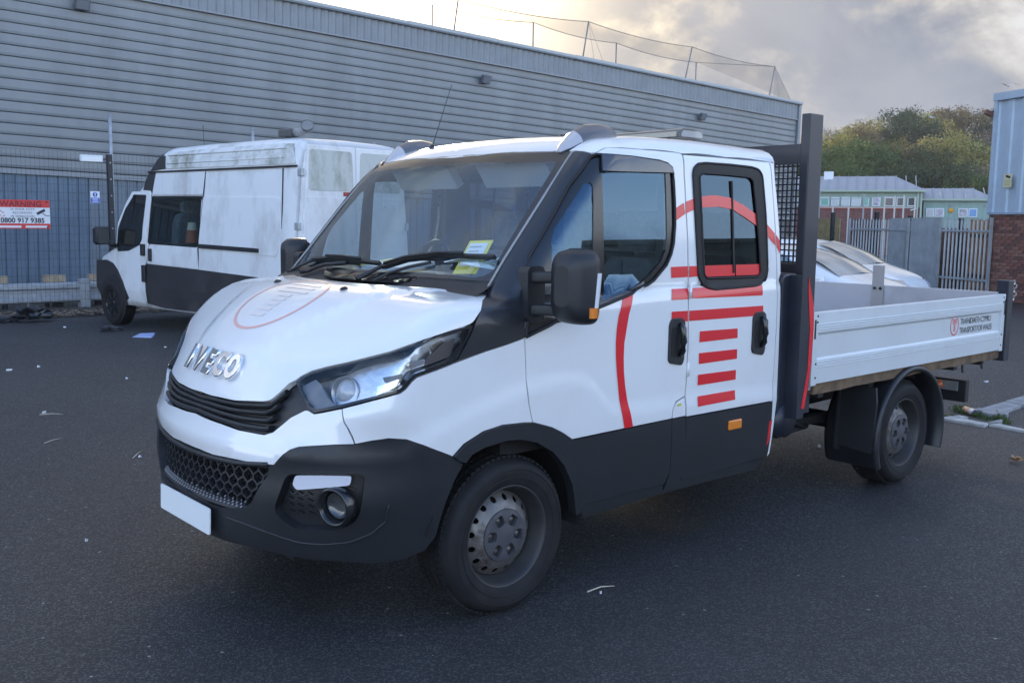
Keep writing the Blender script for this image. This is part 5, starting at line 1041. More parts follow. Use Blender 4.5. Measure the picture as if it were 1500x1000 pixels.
# light poles
for x_, zt, lab in ((3.78, 3.56, 'thin pale pole with a small white lamp at its foot, left of the scrap van'), (6.63, 3.52, 'thin pale pole rising behind the high roof of the scrap van'), (9.56, 3.42, 'short thin pale pole seen above the rear doors of the scrap van')):
    p = tag(empty('pole', (x_, 14.62, 0)), lab, 'pole', 'pale poles behind the mesh fence')
    MB().tube([(0, 0, 0), (0, 0, zt)], .030, 10).build('shaft', galv, p)
    MB().tube([(0, 0, zt), (0, 0, zt+.02)], .034, 10).build('cap', galv, p)
lp = tag(empty('wall_lamp', (3.36, 14.44, 2.76)), 'small white rectangular lamp fixed beside the top of the black fence post', 'lamp')
MB().box((0, 0, 0), (.40, .07, .13)).build('lamp_body', mat('lamp_white', (.62, .66, .68), .4), lp, bevel=.015)
MB().box((0, -.037, -.01), (.35, .01, .085)).build('lamp_glass', mat('lamp_diffuser', (.72, .76, .78), .15, coat=.6), lp); MB().box((.22, .02, 0), (.08, .03, .03)).build('lamp_arm', fpost_m, lp)
rail = tag(empty('guard_rail', (0, 14.95, 0)), 'galvanised steel guard rail standing low between mesh fence and wall', 'guard rail')
wb = [(-.0, .13), (-.05, .16), (-.05, .21), (-.0, .25), (.0, .36), (-.05, .40), (-.05, .46), (.0, .50), (.006, .50), (.006, .25), (.006, .13)]
MB().prism(wb, 'x', -12, 11).build('rail_beam', galv, rail)
for x_ in (-2.6, .4, 3.30, 6.3, 9.3): MB().prism([(x_-.09, -.075), (x_+.09, -.075), (x_+.09, .1), (x_-.09, .1)], 'z', 0, .56).build('rail_post', galv, rail, bevel=.01)
for i, (x_, w_) in enumerate(((2.72, .10), (3.34-.0+.02-.45, .28), (3.75, .55), (2.0, .12))):
    tag(MB().box((x_, 15.25, .56), (w_, .14, .13)).build('timber_block', mat('pale_timber', (.42, .34, .24), .8, var=.3)), ('short pale timber block behind the guard rail, left one', 'pair of pale timber blocks behind the middle of the guard rail', 'long pale timber offcut behind the guard rail post', 'small pale timber block left of the other ones behind the rail')[i], 'timber', 'timber blocks behind the guard rail')
    MB().box((x_, 15.25, .25), (w_*.6, .10, .48)).build('support', fpost_m, bpy.data.objects[[o.name for o in bpy.data.objects if o.name.startswith('timber_block')][-1]])
# warning sign
yS = 14.44
ws = tag(empty('warning_sign', (2.16, yS, 1.74)), 'red and white WARNING sign with a phone number hung on the mesh fence', 'sign')
sw_, sh_ = .90, .50; sr = mat('sign_red', (.62, .05, .045), .45); swh = mat('sign_white', (.74, .76, .78), .45); s_ink = mat('sign_ink', (.03, .03, .05), .5); s_dark = mat('sign_dark_red', (.22, .02, .03), .5)
MB().box((0, 0, 0), (sw_, .008, sh_)).build('sign_board', swh, ws)
MB().box((0, -.005, sh_/2-.065), (sw_, .004, .13)).build('red_band', sr, ws); MB().box((0, -.005, -sh_/2+.045), (sw_, .004, .09)).build('red_band', sr, ws)
for x_ in (-.21, .22): MB().box((x_, -.0075, -sh_/2+.035), (.36, .002, .035)).build('white_strip', swh, ws)
Mt = lambda x_, z_: frame(Vector((x_, -.0085, z_)), (1, 0, 0), (0, 0, 1))
text('WARNING', .135, s_dark, Mt(-.02, sh_/2-.115), ws, align='CENTER', offset=.004, spacing=1.05)
for i, l in enumerate(('24 HOUR CCTV', 'RECORDING', 'IN OPERATION')): text(l, .05, s_ink, Mt(0, .072-.062*i), ws, align='CENTER', spacing=1.15)
text('0800 917 9385', .118, s_ink, Mt(0, -.145), ws, align='CENTER', offset=.003)
cm = MB().box((.30, -.009, .045), (.15, .004, .045), Matrix.Rotation(R(-28), 3, 'Y')).build('camera_symbol', s_ink, ws); MB().bar((.33, -.009, .02), (.38, -.009, -.02), .004, .012).bar((.38, -.009, -.02), (.44, -.009, -.02), .004, .012).build('camera_bracket', s_ink, cm)
for dx, dz in ((-.35, .05), (-.31, .03), (-.36, -.02), (-.30, -.03), (-.33, -.06)): MB().box((dx, -.008, dz), (.035, .003, .02)).build('emblem_mark', mat('emblem_pink', (.62, .30, .32), .5), ws)
for dx in (-.42, .40):
    for dz in (-.22, .22): MB().box((dx, -.01, dz), (.02, .012, .03)).build('cable_tie', fpost_m, ws)
bs = tag(empty('blue_sign', (3.40, yS, 2.065)), 'small blue and white mandatory notice with an exclamation mark on the mesh fence', 'sign'); sbl = mat('sign_blue', (.03, .10, .50), .45)
MB().box((0, 0, 0), (.165, .008, .215)).build('sign_board', swh, bs); MB().box((0, -.006, -.055), (.155, .004, .095)).build('blue_panel', sbl, bs)
MB().lathe([(0, .002), (.042, .002), (.042, 0)], 28, Matrix.Translation((0, -.005, .05)) @ Matrix.Rotation(R(90), 4, 'X')).build('blue_disc', sbl, bs)
text('!', .085, swh, frame(Vector((0, -.009, .02)), (1, 0, 0), (0, 0, 1)), bs, align='CENTER', offset=.004)
for i in range(3): MB().box((0, -.009, -.03-.024*i), (.11-.02*(i % 2), .002, .010)).build('print_line', swh, bs)

# ================================================================== scrap van
van_w = mat('van_white', (.76, .78, .80), .30, coat=.4, dirt=(.33, .33, .30), dirt_amt=.65, dscale=1.6, stretch=(1, 1, .5))
van_d = mat('van_white_mossy', (.66, .67, .66), .5, dirt=(.15, .16, .09), dirt_amt=1.0, dscale=2.8, var=.10)
van_b = mat('van_black', (.026, .026, .030), .5, dirt=(.075, .068, .066), dirt_amt=.6, dscale=1.4)
van_g = mat('van_glass_black', (.012, .014, .016), .05, spec=.5)
VZ = math.atan2(-.9905, .1375)
van = tag(empty('panel_van', (2.75, 11.78, 0), VZ), 'dirty white and black high roof panel van with a mossy roof beside the fence', 'van')
def tv(z): return float(np.interp(z, [0, .35, .6, 1.15, 1.35, 2.35, 2.62, 2.75], [.05, .03, 0, 0, .01, .10, .16, .30]))
VW = 1.97
stat = [(-.80, .62, .40), (-.77, .82, .25), (-.66, 1.02, .13), (-.45, 1.12, .05), (-.15, 1.20, .01), (.02, 1.25, 0), (.18, 1.45, 0), (.40, 1.76, 0), (.60, 2.02, 0), (.78, 2.17, 0), (.95, 2.30, 0), (1.20, 2.58, 0), (1.38, 2.71, 0), (1.55, 2.75, 0), (2.6, 2.77, 0), (4.2, 2.77, 0), (4.5, 2.755, 0), (4.70, 2.72, 0), (4.765, 2.64, .02)]
secs = []
for u_, zr, ins in stat:
    zs = [.34]+list(np.linspace(.45, zr-.10, 9)); L = [(tv(z)+ins, z) for z in zs]; tp = L[-1][0]; L += [(tp+.025, zr-.05), (tp+.08, zr-.012), (tp+.20, zr), (.985, zr+.012)]
    L = L+[(VW-p[0], p[1]) for p in L[-2::-1]]; secs.append([(u_, v_, z_) for v_, z_ in L])
vbody = MB().loft(secs).build('body', van_w, van); vbody.data.materials.append(dark_int)
win_p = rnd([(1.185, 2.00), (2.535, 1.99), (2.470, 1.31), (1.125, 1.335)], .05)
cut = MB().prism(win_p, 'y', -.3, 1.45).build('cut', dark_int); cut.matrix_world = Matrix.Translation((2.75, 11.78, 0)) @ Matrix.Rotation(VZ, 4, 'Z')
bpy.context.view_layer.update()
bo_ = vbody.modifiers.new('window_opening', 'BOOLEAN'); bo_.operation = 'DIFFERENCE'; bo_.object = cut; bo_.solver = 'EXACT'
try: bo_.material_mode = 'TRANSFER'
except Exception: pass
bpy.context.view_layer.update(); nm_ = bpy.data.meshes.new_from_object(vbody.evaluated_get(bpy.context.evaluated_depsgraph_get())); vbody.modifiers.clear(); vbody.data = nm_; bpy.data.objects.remove(cut)
for v_ in (.30, .95):
    s_o = MB().loft([[(1.72+(z_-1.3)*.18+dx, v_+dy*k, z_) for dx, dy in rnd([(-.09, -.24), (.09, -.24), (.09, .24), (-.09, .24)], .06)] for z_, k in ((1.32, 1), (1.62, 1), (1.74, .85), (1.78, .6))]).build('seat_back', seat_m, van)
    MB().loft([[(1.82+dx, v_+dy*k, z_) for dx, dy in rnd([(-.06, -.15), (.06, -.15), (.06, .15), (-.06, .15)], .05)] for z_, k in ((1.78, .8), (1.81, 1), (1.92, 1), (1.95, .8))]).build('headrest', seat_m, s_o)
cone_p = Vector((2.75, 11.78, 0))+Matrix.Rotation(VZ, 3, 'Z') @ Vector((2.08, .17, 1.345))
tcn_ = tag(empty('traffic_cone', cone_p), 'dull orange cone with a white top standing inside the van window', 'cone')
MB().lathe([(.0, .0), (.105, .0), (.10, .02), (.075, .19), (.0, .19)], 20).build('cone_body', mat('cone_orange', (.42, .13, .05), .6), tcn_); MB().lathe([(.075, .19), (.055, .30), (.0, .30)], 20).build('cone_top', mat('cone_white', (.72, .68, .55), .5), tcn_)
def vskin(name, poly, m, parent, d=.004, rim=.012, st=.12, far=False, holes=()):
    V, F = tri2d(poly, list(holes), st); vs = []
    for off in (d, d-rim): vs += [(p[0], (tv(p[1])-off) if not far else VW-tv(p[1])+off, p[1]) for p in V]
    n = len(V); cnt = {(f[i], f[(i+1) % 3]) for f in F for i in range(3)}; fs = list(F)+[(a, b_, n+b_, n+a) for a, b_ in cnt if (b_, a) not in cnt]
    b = MB(); b.v = [tuple(p) for p in vs]; b.f = [tuple(f) for f in fs]; b.sm = [False]*len(fs); return b.build(name, m, parent)
for far in (False, True):
    fdv = vskin('front_door', rnd([(.575, 2.105), (1.10, 2.10), (1.14, 1.872), (1.079, 1.382), (1.03, .924), (1.006, .675), (1.012, .398), (.494, .437), (.332, .713), (.184, .889), (.042, .994), (.084, 1.154), (.15, 1.32), (.175, 1.619), (.395, 1.926)], .04), van_w, van, .010, far=far)
    vskin('door_window', rnd([(.65, 2.06), (1.01, 2.05), (.948, 1.591), (.941, 1.38), (.876, 1.29), (.545, 1.192), (.203, 1.175), (.185, 1.291), (.205, 1.546), (.396, 1.837)], .03), van_g, fdv, .016, far=far)
    MB().bar((.62, (tv(1.6)-.022) if not far else VW-tv(1.6)+.022, 1.22), (.66, (tv(2.0)-.022) if not far else VW-tv(2)+.022, 2.05), .02, .02, up=(0, 1, 0)).build('window_bar', seal_m, fdv)
    vskin('lower_cladding', [(1.03, 1.012), (2.48, .982), (3.94, .935), (4.66, .90), (4.66, .45), (4.5, .40), (2.011, .36), (1.494, .36), (1.02, .40), (.993, .674)], van_b, van, .006, far=far)
    sdv = vskin('side_window', rnd([(1.165, 2.03), (2.552, 2.018), (2.486, 1.292), (1.10, 1.315)], .05), van_g, van, .008, far=far, holes=[win_p] if not far else [])
    if not far: vskin('glass', win_p, glass('van_tinted_glass', (.50, .56, .56), 0, 1.7), sdv, .004, rim=.001)
    vskin('upper_panel', [(1.245, 2.375), (2.61, 2.36), (2.565, 2.040), (1.17, 2.055)], van_w, van, .006, far=far)
    vskin('side_door', [(1.10, 1.300), (2.478, 1.282), (2.472, .995), (1.04, 1.022)], van_w, van, .010, far=far)
    vskin('rear_panel', rnd([(2.535, 2.004), (4.342, 1.99), (4.395, 1.927), (4.393, 1.295), (4.337, 1.223), (2.515, 1.30)], .08), van_w, van, .010, far=far)
    vskin('door_rail', [(2.531, 1.346), (3.818, 1.322), (3.972, 1.316), (3.974, 1.262), (2.533, 1.287)], black_pl, van, .022, far=far)
    vskin('roof_side', rnd([(1.505, 2.43), (1.43, 2.70), (1.5, 2.735), (4.21, 2.748), (4.47, 2.735), (4.66, 2.41)], .05), van_d, van, .012, st=.05, far=far)
    vskin('gutter', [(1.02, 2.40), (4.70, 2.395), (4.70, 2.37), (1.02, 2.375)], seal_m, van, .022, far=far)
    vskin('cab_roof_cover', [(.90, 2.125), (.98, 2.30), (1.20, 2.55), (1.36, 2.69), (1.42, 2.69), (1.495, 2.43), (1.03, 2.40), (1.24, 2.38), (1.16, 2.06), (1.13, 2.11)], van_b, van, .008, far=far)
    vskin('wing_cladding', [(-.52, 1.02), (-.18, 1.03), (.03, .985), (.16, .89), (.32, .71), (.46, .45), (.40, .42), (-.44, .42), (-.55, .6)], van_b, van, .006, far=far)
    y_ = 0 if not far else VW
    sgn = -1 if not far else 1
    MB().box((1.215, y_+sgn*.03, 1.15), (.05, .05, .19)).build('door_handle', black_pl, van, bevel=.012)
    MB().box((1.00, y_+sgn*.02, .86), (.10, .04, .26)).box((1.0, y_+sgn*.025, 1.22), (.09, .05, .18)).build('door_hinge', black_pl, van, bevel=.012)
    vm = MB().loft([[(.10+dx, y_+sgn*w, z_) for dx, z_ in rnd([(-.06*k, 1.40-.12*k), (.07*k, 1.40-.12*k), (.07*k, 1.42+.14*k), (-.06*k, 1.42+.14*k)], .04)] for w, k in ((.10, .8), (.13, 1), (.30, 1), (.33, .8))]).build('door_mirror', black_pl, van)
    MB().prism(rnd([(y_+sgn*.13, 1.30), (y_+sgn*.30, 1.30), (y_+sgn*.30, 1.53), (y_+sgn*.13, 1.53)], .03), 'x', .170, .178).build('mirror_glass', mat('van_mirror_dark', (.05, .06, .065), .08, coat=.5), vm); MB().tube([(.15, y_, 1.25), (.12, y_+sgn*.12, 1.32)], .04, 8).build('mirror_arm', black_pl, vm)
    for pts_ in ([(2.505, .42), (2.50, 1.28), (2.60, 2.36)], [(4.44, .60), (4.43, 1.9), (4.40, 2.36)], [(1.035, .42), (1.075, 1.0), (1.17, 1.35), (1.19, 1.9), (1.16, 2.05)]):
        MB().tube([(u_, (tv(z_)-.008) if not far else VW-tv(z_)+.008, z_) for u_, z_ in pts_], .008, 5).build('panel_gap', seal_m, van)
    for z_ in (2.50, 2.62): MB().tube([(1.52, (tv(z_)-.014) if not far else VW-tv(z_)+.014, z_), (4.40, (tv(z_)-.014) if not far else VW-tv(z_)+.014, z_)], .007, 5).build('roof_swage', van_d, van)
    # wheels
    for u_ in (0.0, 3.75):
        MB().lathe([(.0, .012), (.395, .012), (.41, .0)], 40, Matrix.Translation((u_, y_, .42)) @ Matrix.Rotation(R(90 if not far else -90), 4, 'X')).build('wheel_well', under_m, van)
        w = bpy.data.objects.new('wheel', tyre_me); COL.objects.link(w); w.parent = van; w.matrix_local = Matrix.Translation((u_, y_+sgn*.015, .346)) @ (Matrix() if not far else Matrix.Rotation(R(180), 4, 'Z'))
        rw = MB(); My = Matrix.Rotation(R(90), 4, 'X'); rw.lathe([(.228, .004), (.228, .012), (.21, .0), (.20, -.05), (.0, -.06)], 40, My)
        for k in range(7):
            th = 2*math.pi*k/7; a = My @ Vector((.03*math.cos(th), .03*math.sin(th), -.012)); c = My @ Vector((.212*math.cos(th), .212*math.sin(th), -.004)); rw.bar(a, c, .05, .02, up=(0, 1, 0))
        rw.lathe([(.0, .0), (.05, -.002), (.055, -.02)], 20, My); r_ = rw.build('alloy_rim', black_gl, w)
# windscreen, bonnet strip, bumper
MB().loft([[(.06, .12, 1.285), (.06, VW-.12, 1.285)], [(.57, .22, 2.0), (.57, VW-.22, 2.0)]], closed=False, caps=False).build('windscreen', van_g, van).location = (-.02, 0, .012)
MB().prism([(-.83, .34), (-.86, .55), (-.80, .66), (-.6, .66), (-.6, .34)], 'y', .18, VW-.18).build('front_bumper', van_b, van, bevel=.05)
# rear doors, hinges, lamps, bumper
yA = 4.765
for i, (v0, v1) in enumerate(((.15, .975), (.993, 1.82))):
    up = [(v0+(.035 if i == 0 else 0), 2.62), (v1-(.035 if i else 0), 2.62), (v1, 2.06), (v0, 2.06)]
    rdr = MB().prism([(v0-.06*(i == 0), .50), (v1+.06*(i == 1), .50), (v1+.06*(i == 1), 1.2), (v1-(.05 if i else 0), 2.66), (v0+(.05 if i == 0 else 0), 2.66), (v0-.06*(i == 0), 1.2)], 'x', yA-.03, yA+.018).build('rear_door', van_w, van, bevel=.012)
    MB().prism(rnd([(v0+.05, 2.08), (v1-.03, 2.08), (v1-.06, 2.60), (v0+.07, 2.60)], .05), 'x', yA+.016, yA+.024).build('upper_panel', mat('van_white_algae', (.56, .58, .55), .6, dirt=(.17, .20, .11), dirt_amt=1.0, dscale=2.4, stretch=(1, 1, .5)), rdr, bevel=.006)
    MB().prism(rnd([(v0+.02, 1.25), (v1-.03, 1.25), (v1-.03, 2.0), (v0+.0, 2.0)], .05), 'x', yA+.016, yA+.024).build('window_panel', van_w, rdr, bevel=.006)
    MB().prism(rnd([(v0+.02, .55), (v1-.03, .55), (v1-.03, 1.18), (v0+.0, 1.18)], .04), 'x', yA+.016, yA+.022).build('lower_panel', van_w, rdr, bevel=.006)
    vv = -.0 if i == 0 else VW
    for z_ in (.85, 1.62, 2.3): MB().box((yA-.02, (tv(z_)+.02) if i == 0 else VW-tv(z_)-.02, z_), (.09, .05, .10)).build('hinge', galv, rdr, bevel=.008)
MB().box((yA+.02, .83, 2.045), (.03, .12, .05)).build('brake_lamp', mat('lamp_red', (.35, .03, .03), .2, coat=.6), van)
MB().box((yA+.05, VW/2, .42), (.14, 1.9, .14)).build('rear_bumper', van_b, van, bevel=.03)
for v0 in (.03, VW-.11): MB().box((yA-.01, v0+.04, 1.0), (.05, .08, .42)).build('rear_lamp', mat('lamp_red_dark', (.30, .02, .02), .2, coat=.6), van)
# beacon frame on the roof
bk = MB().box((4.18, .36, 2.83), (.28, .16, .10)).build('beacon_box', mat('beacon_grey', (.09, .09, .09), .6), van, bevel=.02)
MB().tube([(4.28, .36, 2.84), (4.44, .36, 2.83), (4.56, .36, 2.86)], [.05, .06, .05], 10).build('beacon_arm', mat('beacon_arm_grey', (.30, .30, .30), .5), bk)
Mb = Matrix.Translation((4.60, .34, 2.89)) @ Matrix.Rotation(R(50), 4, 'Y') @ Matrix.Rotation(R(35), 4, 'X')
lb_ = MB().lathe([(.0, -.075), (.05, -.06), (.075, -.01), (.085, .04), (.079, .045)], 24, Mb).build('work_lamp', mat('work_lamp_grey', (.13, .13, .13), .4), bk); MB().lathe([(.0, .028), (.05, .032), (.078, .038)], 24, Mb).build('lamp_glass', mat('work_lamp_glass', (.22, .21, .20), .15, coat=.8), lb_)
MB().tube([(1.3, .9, 2.6), (1.18, .95, 3.15)], .004, 5).build('aerial', black_pl, van)

# ================================================================== litter on the ground
def flat(name, pts, z_, m, lab, cat, group=None, th=.003, curl=.0):
    b = MB(); n = len(pts); vs = [(x_, y_, z_+th+curl*random.random()) for x_, y_ in pts]+[(x_, y_, z_) for x_, y_ in pts]
    b.add(vs, [tuple(range(n)), tuple(range(2*n-1, n-1, -1))]+[(i, (i+1) % n, n+(i+1) % n, n+i) for i in range(n)]); return tag(b.build(name, m), lab, cat, group)
flat('paper_sheet', [(2.351, 9.927), (2.558, 10.195), (2.749, 10.113), (2.64, 9.86), (2.536, 9.693)], .002, mat('blue_white_paper', (.42, .50, .80), .6), 'pale blue sheet of paper lying on the asphalt near the van', 'paper', curl=.02)
def lump(name, c, r, m, lab, cat, seed, n=90, thin=.4):
    random.seed(seed); bm = bmesh.new(); bmesh.ops.create_icosphere(bm, subdivisions=3, radius=1)
    for v in bm.verts:
        d = v.co.normalized(); k = 1+.28*math.sin(7*d.x+seed)*math.sin(6*d.y+2*seed)+.22*math.sin(13*d.z+9*d.x+seed)+random.uniform(-.07, .07); v.co = Vector((d.x*r[0]*k, d.y*r[1]*k, max(-.01, d.z*r[2]*k+r[2]*.25)))
    me = bpy.data.meshes.new(name); bm.to_mesh(me); bm.free(); me.materials.append(m); o = bpy.data.objects.new(name, me); COL.objects.link(o); o.location = c; return tag(o, lab, cat)
bag_m = mat('black_bag', (.012, .012, .014), .32, spec=.6)
lump('rubbish_bag', (1.86, 12.95, .06), (.27, .16, .17), bag_m, 'crumpled black bin bag lying on the leaf strip at the left', 'bag', 3)
lump('dark_rag', (1.46, 13.15, .02), (.22, .14, .06), mat('dark_cloth', (.03, .033, .04), .8), 'flat dark rag trailing from the black bin bag', 'rag', 5)
lump('crumpled_cloth', (2.38, 10.93, .015), (.16, .10, .055), mat('grey_black_cloth', (.035, .037, .045), .6, var=.6, vscale=20), 'small crumpled dark cloth on the asphalt in front of the van wheel', 'cloth', 8)
scr = mat('scrap_white', (.66, .67, .70), .7)
labs = ['white paper scrap far left of the truck, farther of two', 'tiny white scrap beyond the truck bonnet near the blue paper', 'little grey pebble left of the truck among the scraps', 'white scrap on the asphalt at the lower left', 'small white scrap beside the dry grass stalk', 'white chip on the asphalt in front of the number plate', 'tiny white chip beyond the dry grass stalks', 'white scrap near the fence strip left of the dark cloth', 'white grit just outside the front wheel', 'white grit in the near foreground right of the front wheel', 'white scrap on the far asphalt behind the truck tail', 'pale flake on the asphalt under the truck chassis', 'pale chip beside the rear wheel']
for i, (x_, y_) in enumerate([(.158, 7.642), (2.283, 8.565), (.483, 7.716), (-1.096, 1.174), (-.25, 4.914), (-.2, 2.817), (.97, 6.315), (1.974, 11.737), (-.021, -.854), (.473, -1.077), (8.296, .45), (3.967, -.094), (3.808, -.897)]):
    random.seed(i); dd = math.hypot(x_-CAMX, y_-CAMY); r_ = .0021*dd*(.8+.5*random.random())*(.55 if i in (2, 5, 6, 8, 9, 12) else .9); a = random.uniform(0, 6)
    flat('litter_scrap', [(x_+r_*math.cos(a+t)*random.uniform(.6, 1.4), y_+r_*math.sin(a+t)*random.uniform(.6, 1.4)) for t in (0, 1.2, 2.6, 3.9, 5.1)], .003, scr, labs[i], 'scrap', 'scraps of litter on the asphalt', curl=.02)
tw_m = mat('dry_straw', (.50, .46, .36), .8)
for i, (a, b_) in enumerate((((-.308, 4.845), (-.154, 4.724)), ((-.598, 3.682), (-.445, 3.768)), ((-.253, 2.807), (-.135, 2.977)), ((.436, -1.025), (.585, -1.06)))):
    mid = ((a[0]+b_[0])/2+.01, (a[1]+b_[1])/2+.01); o = MB().tube([(*a, .006), (*mid, .012), (*b_, .008)], [.0045, .004, .002], 5).build('dry_stalk', tw_m)
    tag(o, ('straight dry grass stalk on the asphalt, farthest from the truck', 'slanted dry grass stalk on the asphalt left of the truck nose', 'bent dry grass stalk on the asphalt close to the bumper', 'thin dry grass stalk lying right of the front wheel')[i], 'stalk', 'dry stalks on the asphalt')
lf = MB(); lc = (.30, .17, .085)
for k, (a, r_) in enumerate(((0, .075), (1.1, .055), (2.2, .06), (3.5, .05), (4.8, .05))):
    c = Vector((4.675, -1.28, .012)); d = Vector((math.cos(a), math.sin(a), 0)); n_ = Vector((-d.y, d.x, 0)); lf.add([c, c+d*r_*.5+n_*.026+Vector((0, 0, .03)), c+d*r_+Vector((0, 0, .022+.02*(k % 2))), c+d*r_*.5-n_*.026+Vector((0, 0, .008))], [(0, 1, 2), (0, 2, 3)])
tag(lf.build('dead_leaf', mat('brown_leaf', lc, .7, var=.4, vscale=40), fix=False), 'curled brown dead leaf on the asphalt right of the rear wheel', 'leaf')
# drink can lying on its side
cn = tag(empty('drink_can', (6.258, -.25, .033), R(-124)), 'crushed white and orange drink can lying on the broken kerb', 'can')
Mc = Matrix.Rotation(R(90), 4, 'Y')
MB().lathe([(.026, -.085), (.033, -.075), (.033, .075), (.027, .083)], 24, Mc).build('can_body', mat('can_print', (.72, .42, .30), .3, metal=.3, var=.5, vscale=30), cn); MB().lathe([(.0, .078), (.022, .078), (.026, .084), (.028, .082)], 24, Mc).build('can_end', mat('can_end_blue', (.10, .18, .42), .3, metal=.5), cn); MB().lathe([(.0332, .03), (.0334, .074)], 24, Mc).build('can_band', mat('can_white', (.75, .76, .78), .3, metal=.3), cn)
# paving slabs and kerb stones at the right
slab_m = mat('concrete_slab', (.30, .30, .31), .85, var=.2, vscale=10, bump=.3, bscale=60, dirt=(.14, .14, .14), dirt_amt=.6, dscale=4)
slab_l = mat('kerb_pale', (.42, .42, .41), .85, var=.2, vscale=10, bump=.3, bscale=60)
SL = [([[6.514, -.245], [7.055, -.231], [7.011, -.419], [6.562, -.447]], .030, slab_m, 'grey paving slab right behind the drink can, left of two whole ones'), ([[7.085, -.232], [7.582, -.219], [7.9, -.45], [7.041, -.43]], .032, slab_m, 'grey paving slab at the right edge beyond the broken ones'),
      ([[5.772, -.183], [5.939, -.218], [5.875, -.579], [5.767, -.584]], .024, slab_l, 'long pale kerb stone in front of the drink can'), ([[5.85, -.596], [5.952, -.64], [5.86, -.95], [5.80, -.95]], .022, slab_l, 'narrow pale kerb stone running off to the right'),
      ([[6.349, -.321], [6.497, -.376], [6.3, -.481], [6.205, -.484], [6.217, -.377]], .050, slab_m, 'tilted broken slab piece right of the drink can'), ([[6.49, -.391], [6.446, -.517], [6.309, -.566], [6.277, -.502]], .046, slab_m, 'rounded broken slab piece farthest right by the weeds'),
      ([[6.433, -.223], [6.513, -.264], [6.504, -.361], [6.339, -.313]], .036, slab_m, 'flat slab fragment just beyond the drink can'), ([[5.954, -.229], [6.035, -.254], [6.021, -.34], [5.94, -.315]], .026, slab_l, 'small pale kerb chip left of the drink can'), ([[5.896, -.559], [6.132, -.579], [6.088, -.619], [5.957, -.626]], .030, slab_m, 'thin slab sliver between kerb stones and weeds')]
for i, (p_, h, m_, lab) in enumerate(SL):
    random.seed(40+i); p2 = [np.array(q)*1.0 for q in dens(p_, .06)]; p2 = [(q[0]+random.uniform(-.006, .006), q[1]+random.uniform(-.006, .006)) for q in p2]
    tag(MB().prism(p2, 'z', -.01, h).build('paving_slab', m_, bevel=.006), lab, 'paving slab', 'broken paving at the right')
gr_m = mat('weed_green', (.085, .125, .035), .8, var=.5, vscale=30)
def tuft(n, regs):
    b = MB()
    for i in range(n):
        x_, y_, rr_, hh = random.choice(regs); a = random.uniform(0, 6.28); q = random.random()**.5*rr_; p = Vector((x_+q*math.cos(a), y_+q*math.sin(a), 0)); h = hh*random.uniform(.4, 1.1); le = Vector((random.uniform(-1, 1), random.uniform(-1, 1), 0))*h*.5; w = Vector((-le.y, le.x, 0)).normalized()*.004
        b.add([p-w, p+w, p+le*.5+Vector((0, 0, h*.7))+w*.6, p+le*1.1+Vector((0, 0, h))], [(0, 1, 2), (0, 2, 3)])
    return b
random.seed(12)
tag(tuft(700, [(6.33, -.14, .09, .07), (6.28, -.2, .05, .05), (6.22, -.33, .05, .05), (6.18, -.44, .07, .045), (6.22, -.55, .05, .06), (5.98, -.19, .05, .03), (6.1, -.62, .05, .04)]).build('weeds', gr_m, fix=False), 'green weeds growing between the broken paving stones', 'weeds', kind='stuff')

# ================================================================== far side of the yard: fences, cabins, wall
AX = Vector((20.93, 5.62, 0)); fd_ = Vector((math.cos(R(60)), math.sin(R(60)), 0)); FR = R(60)
pal_m = mat('palisade_steel', (.42, .455, .48), .5, metal=.35, var=.2, vscale=3); 
pf = tag(empty('palisade_fence', AX, FR), 'grey steel palisade fence with pointed pales running up to the brick building', 'fence')
def pale_mesh(h=1.93):
    b = MB(); pr_ = [(-.034, .0), (-.020, -.018), (-.008, -.018), (0, -.006), (.008, -.018), (.020, -.018), (.034, 0), (.030, .004), (.016, -.012), (.006, -.012), (0, -.002), (-.006, -.012), (-.016, -.012), (-.030, .004)]
    b.prism(pr_, 'z', .05, h-.05); b.add([(-.034, 0, h-.05), (.034, 0, h-.05), (.012, -.006, h), (-.012, -.006, h)], [(0, 1, 2, 3)]); return b.mesh('pale', pal_m)
pm_ = pale_mesh()
def pale(par, s_, dz=0):
    o = bpy.data.objects.new('pale', pm_); COL.objects.link(o); o.parent = par; o.location = (s_, 0, dz); return o
for s_ in [.22+.150*i for i in range(12)]+[3.44+.0]+[4.42+.150*i for i in range(13)]: pale(pf, s_, random.uniform(-.015, .015))
for a, b_ in ((.1, 2.02), (3.33, 6.35)):
    for z_ in (.45, 1.62): MB().box(((a+b_)/2, .03, z_), (b_-a, .035, .05)).build('fence_rail', pal_m, pf)
for s_ in (.08, 2.0, 3.36, 6.3): MB().box((s_, .08, .97), (.07, .05, 1.94)).build('fence_post', pal_m, pf)
shp = MB(); q = []
for i in range(7): q += [(3.58+.105*i, -.01), (3.58+.105*i+.06, -.01), (3.58+.105*i+.075, .012), (3.58+.105*i+.095, .012)]
shp.prism(q+[(4.33, .012), (4.33, .02), (3.58, .02)], 'z', .05, 1.93); shp.build('sheet_panel', pal_m, pf)
gt = tag(empty('steel_gate', AX+fd_*2.08, FR), 'solid corrugated grey steel gate set in the palisade fence', 'gate')
q = []
for i in range(12): q += [(.04+.096*i, -.02), (.04+.096*i+.045, -.02), (.04+.096*i+.058, .006), (.04+.096*i+.085, .006)]
MB().prism(q+[(1.195, .006), (1.195, .02), (.04, .02)], 'z', .06, 1.94).build('gate_sheet', pal_m, gt)
for x_ in (.02, 1.21): MB().box((x_, 0, 1.0), (.06, .06, 1.9)).build('gate_frame', pal_m, gt)
for z_ in (1.15, 1.3): MB().box((1.16, -.03, z_-.08), (.03, .03, .06)).build('gate_lock', mat('lock_pale', (.5, .5, .5), .4), gt)
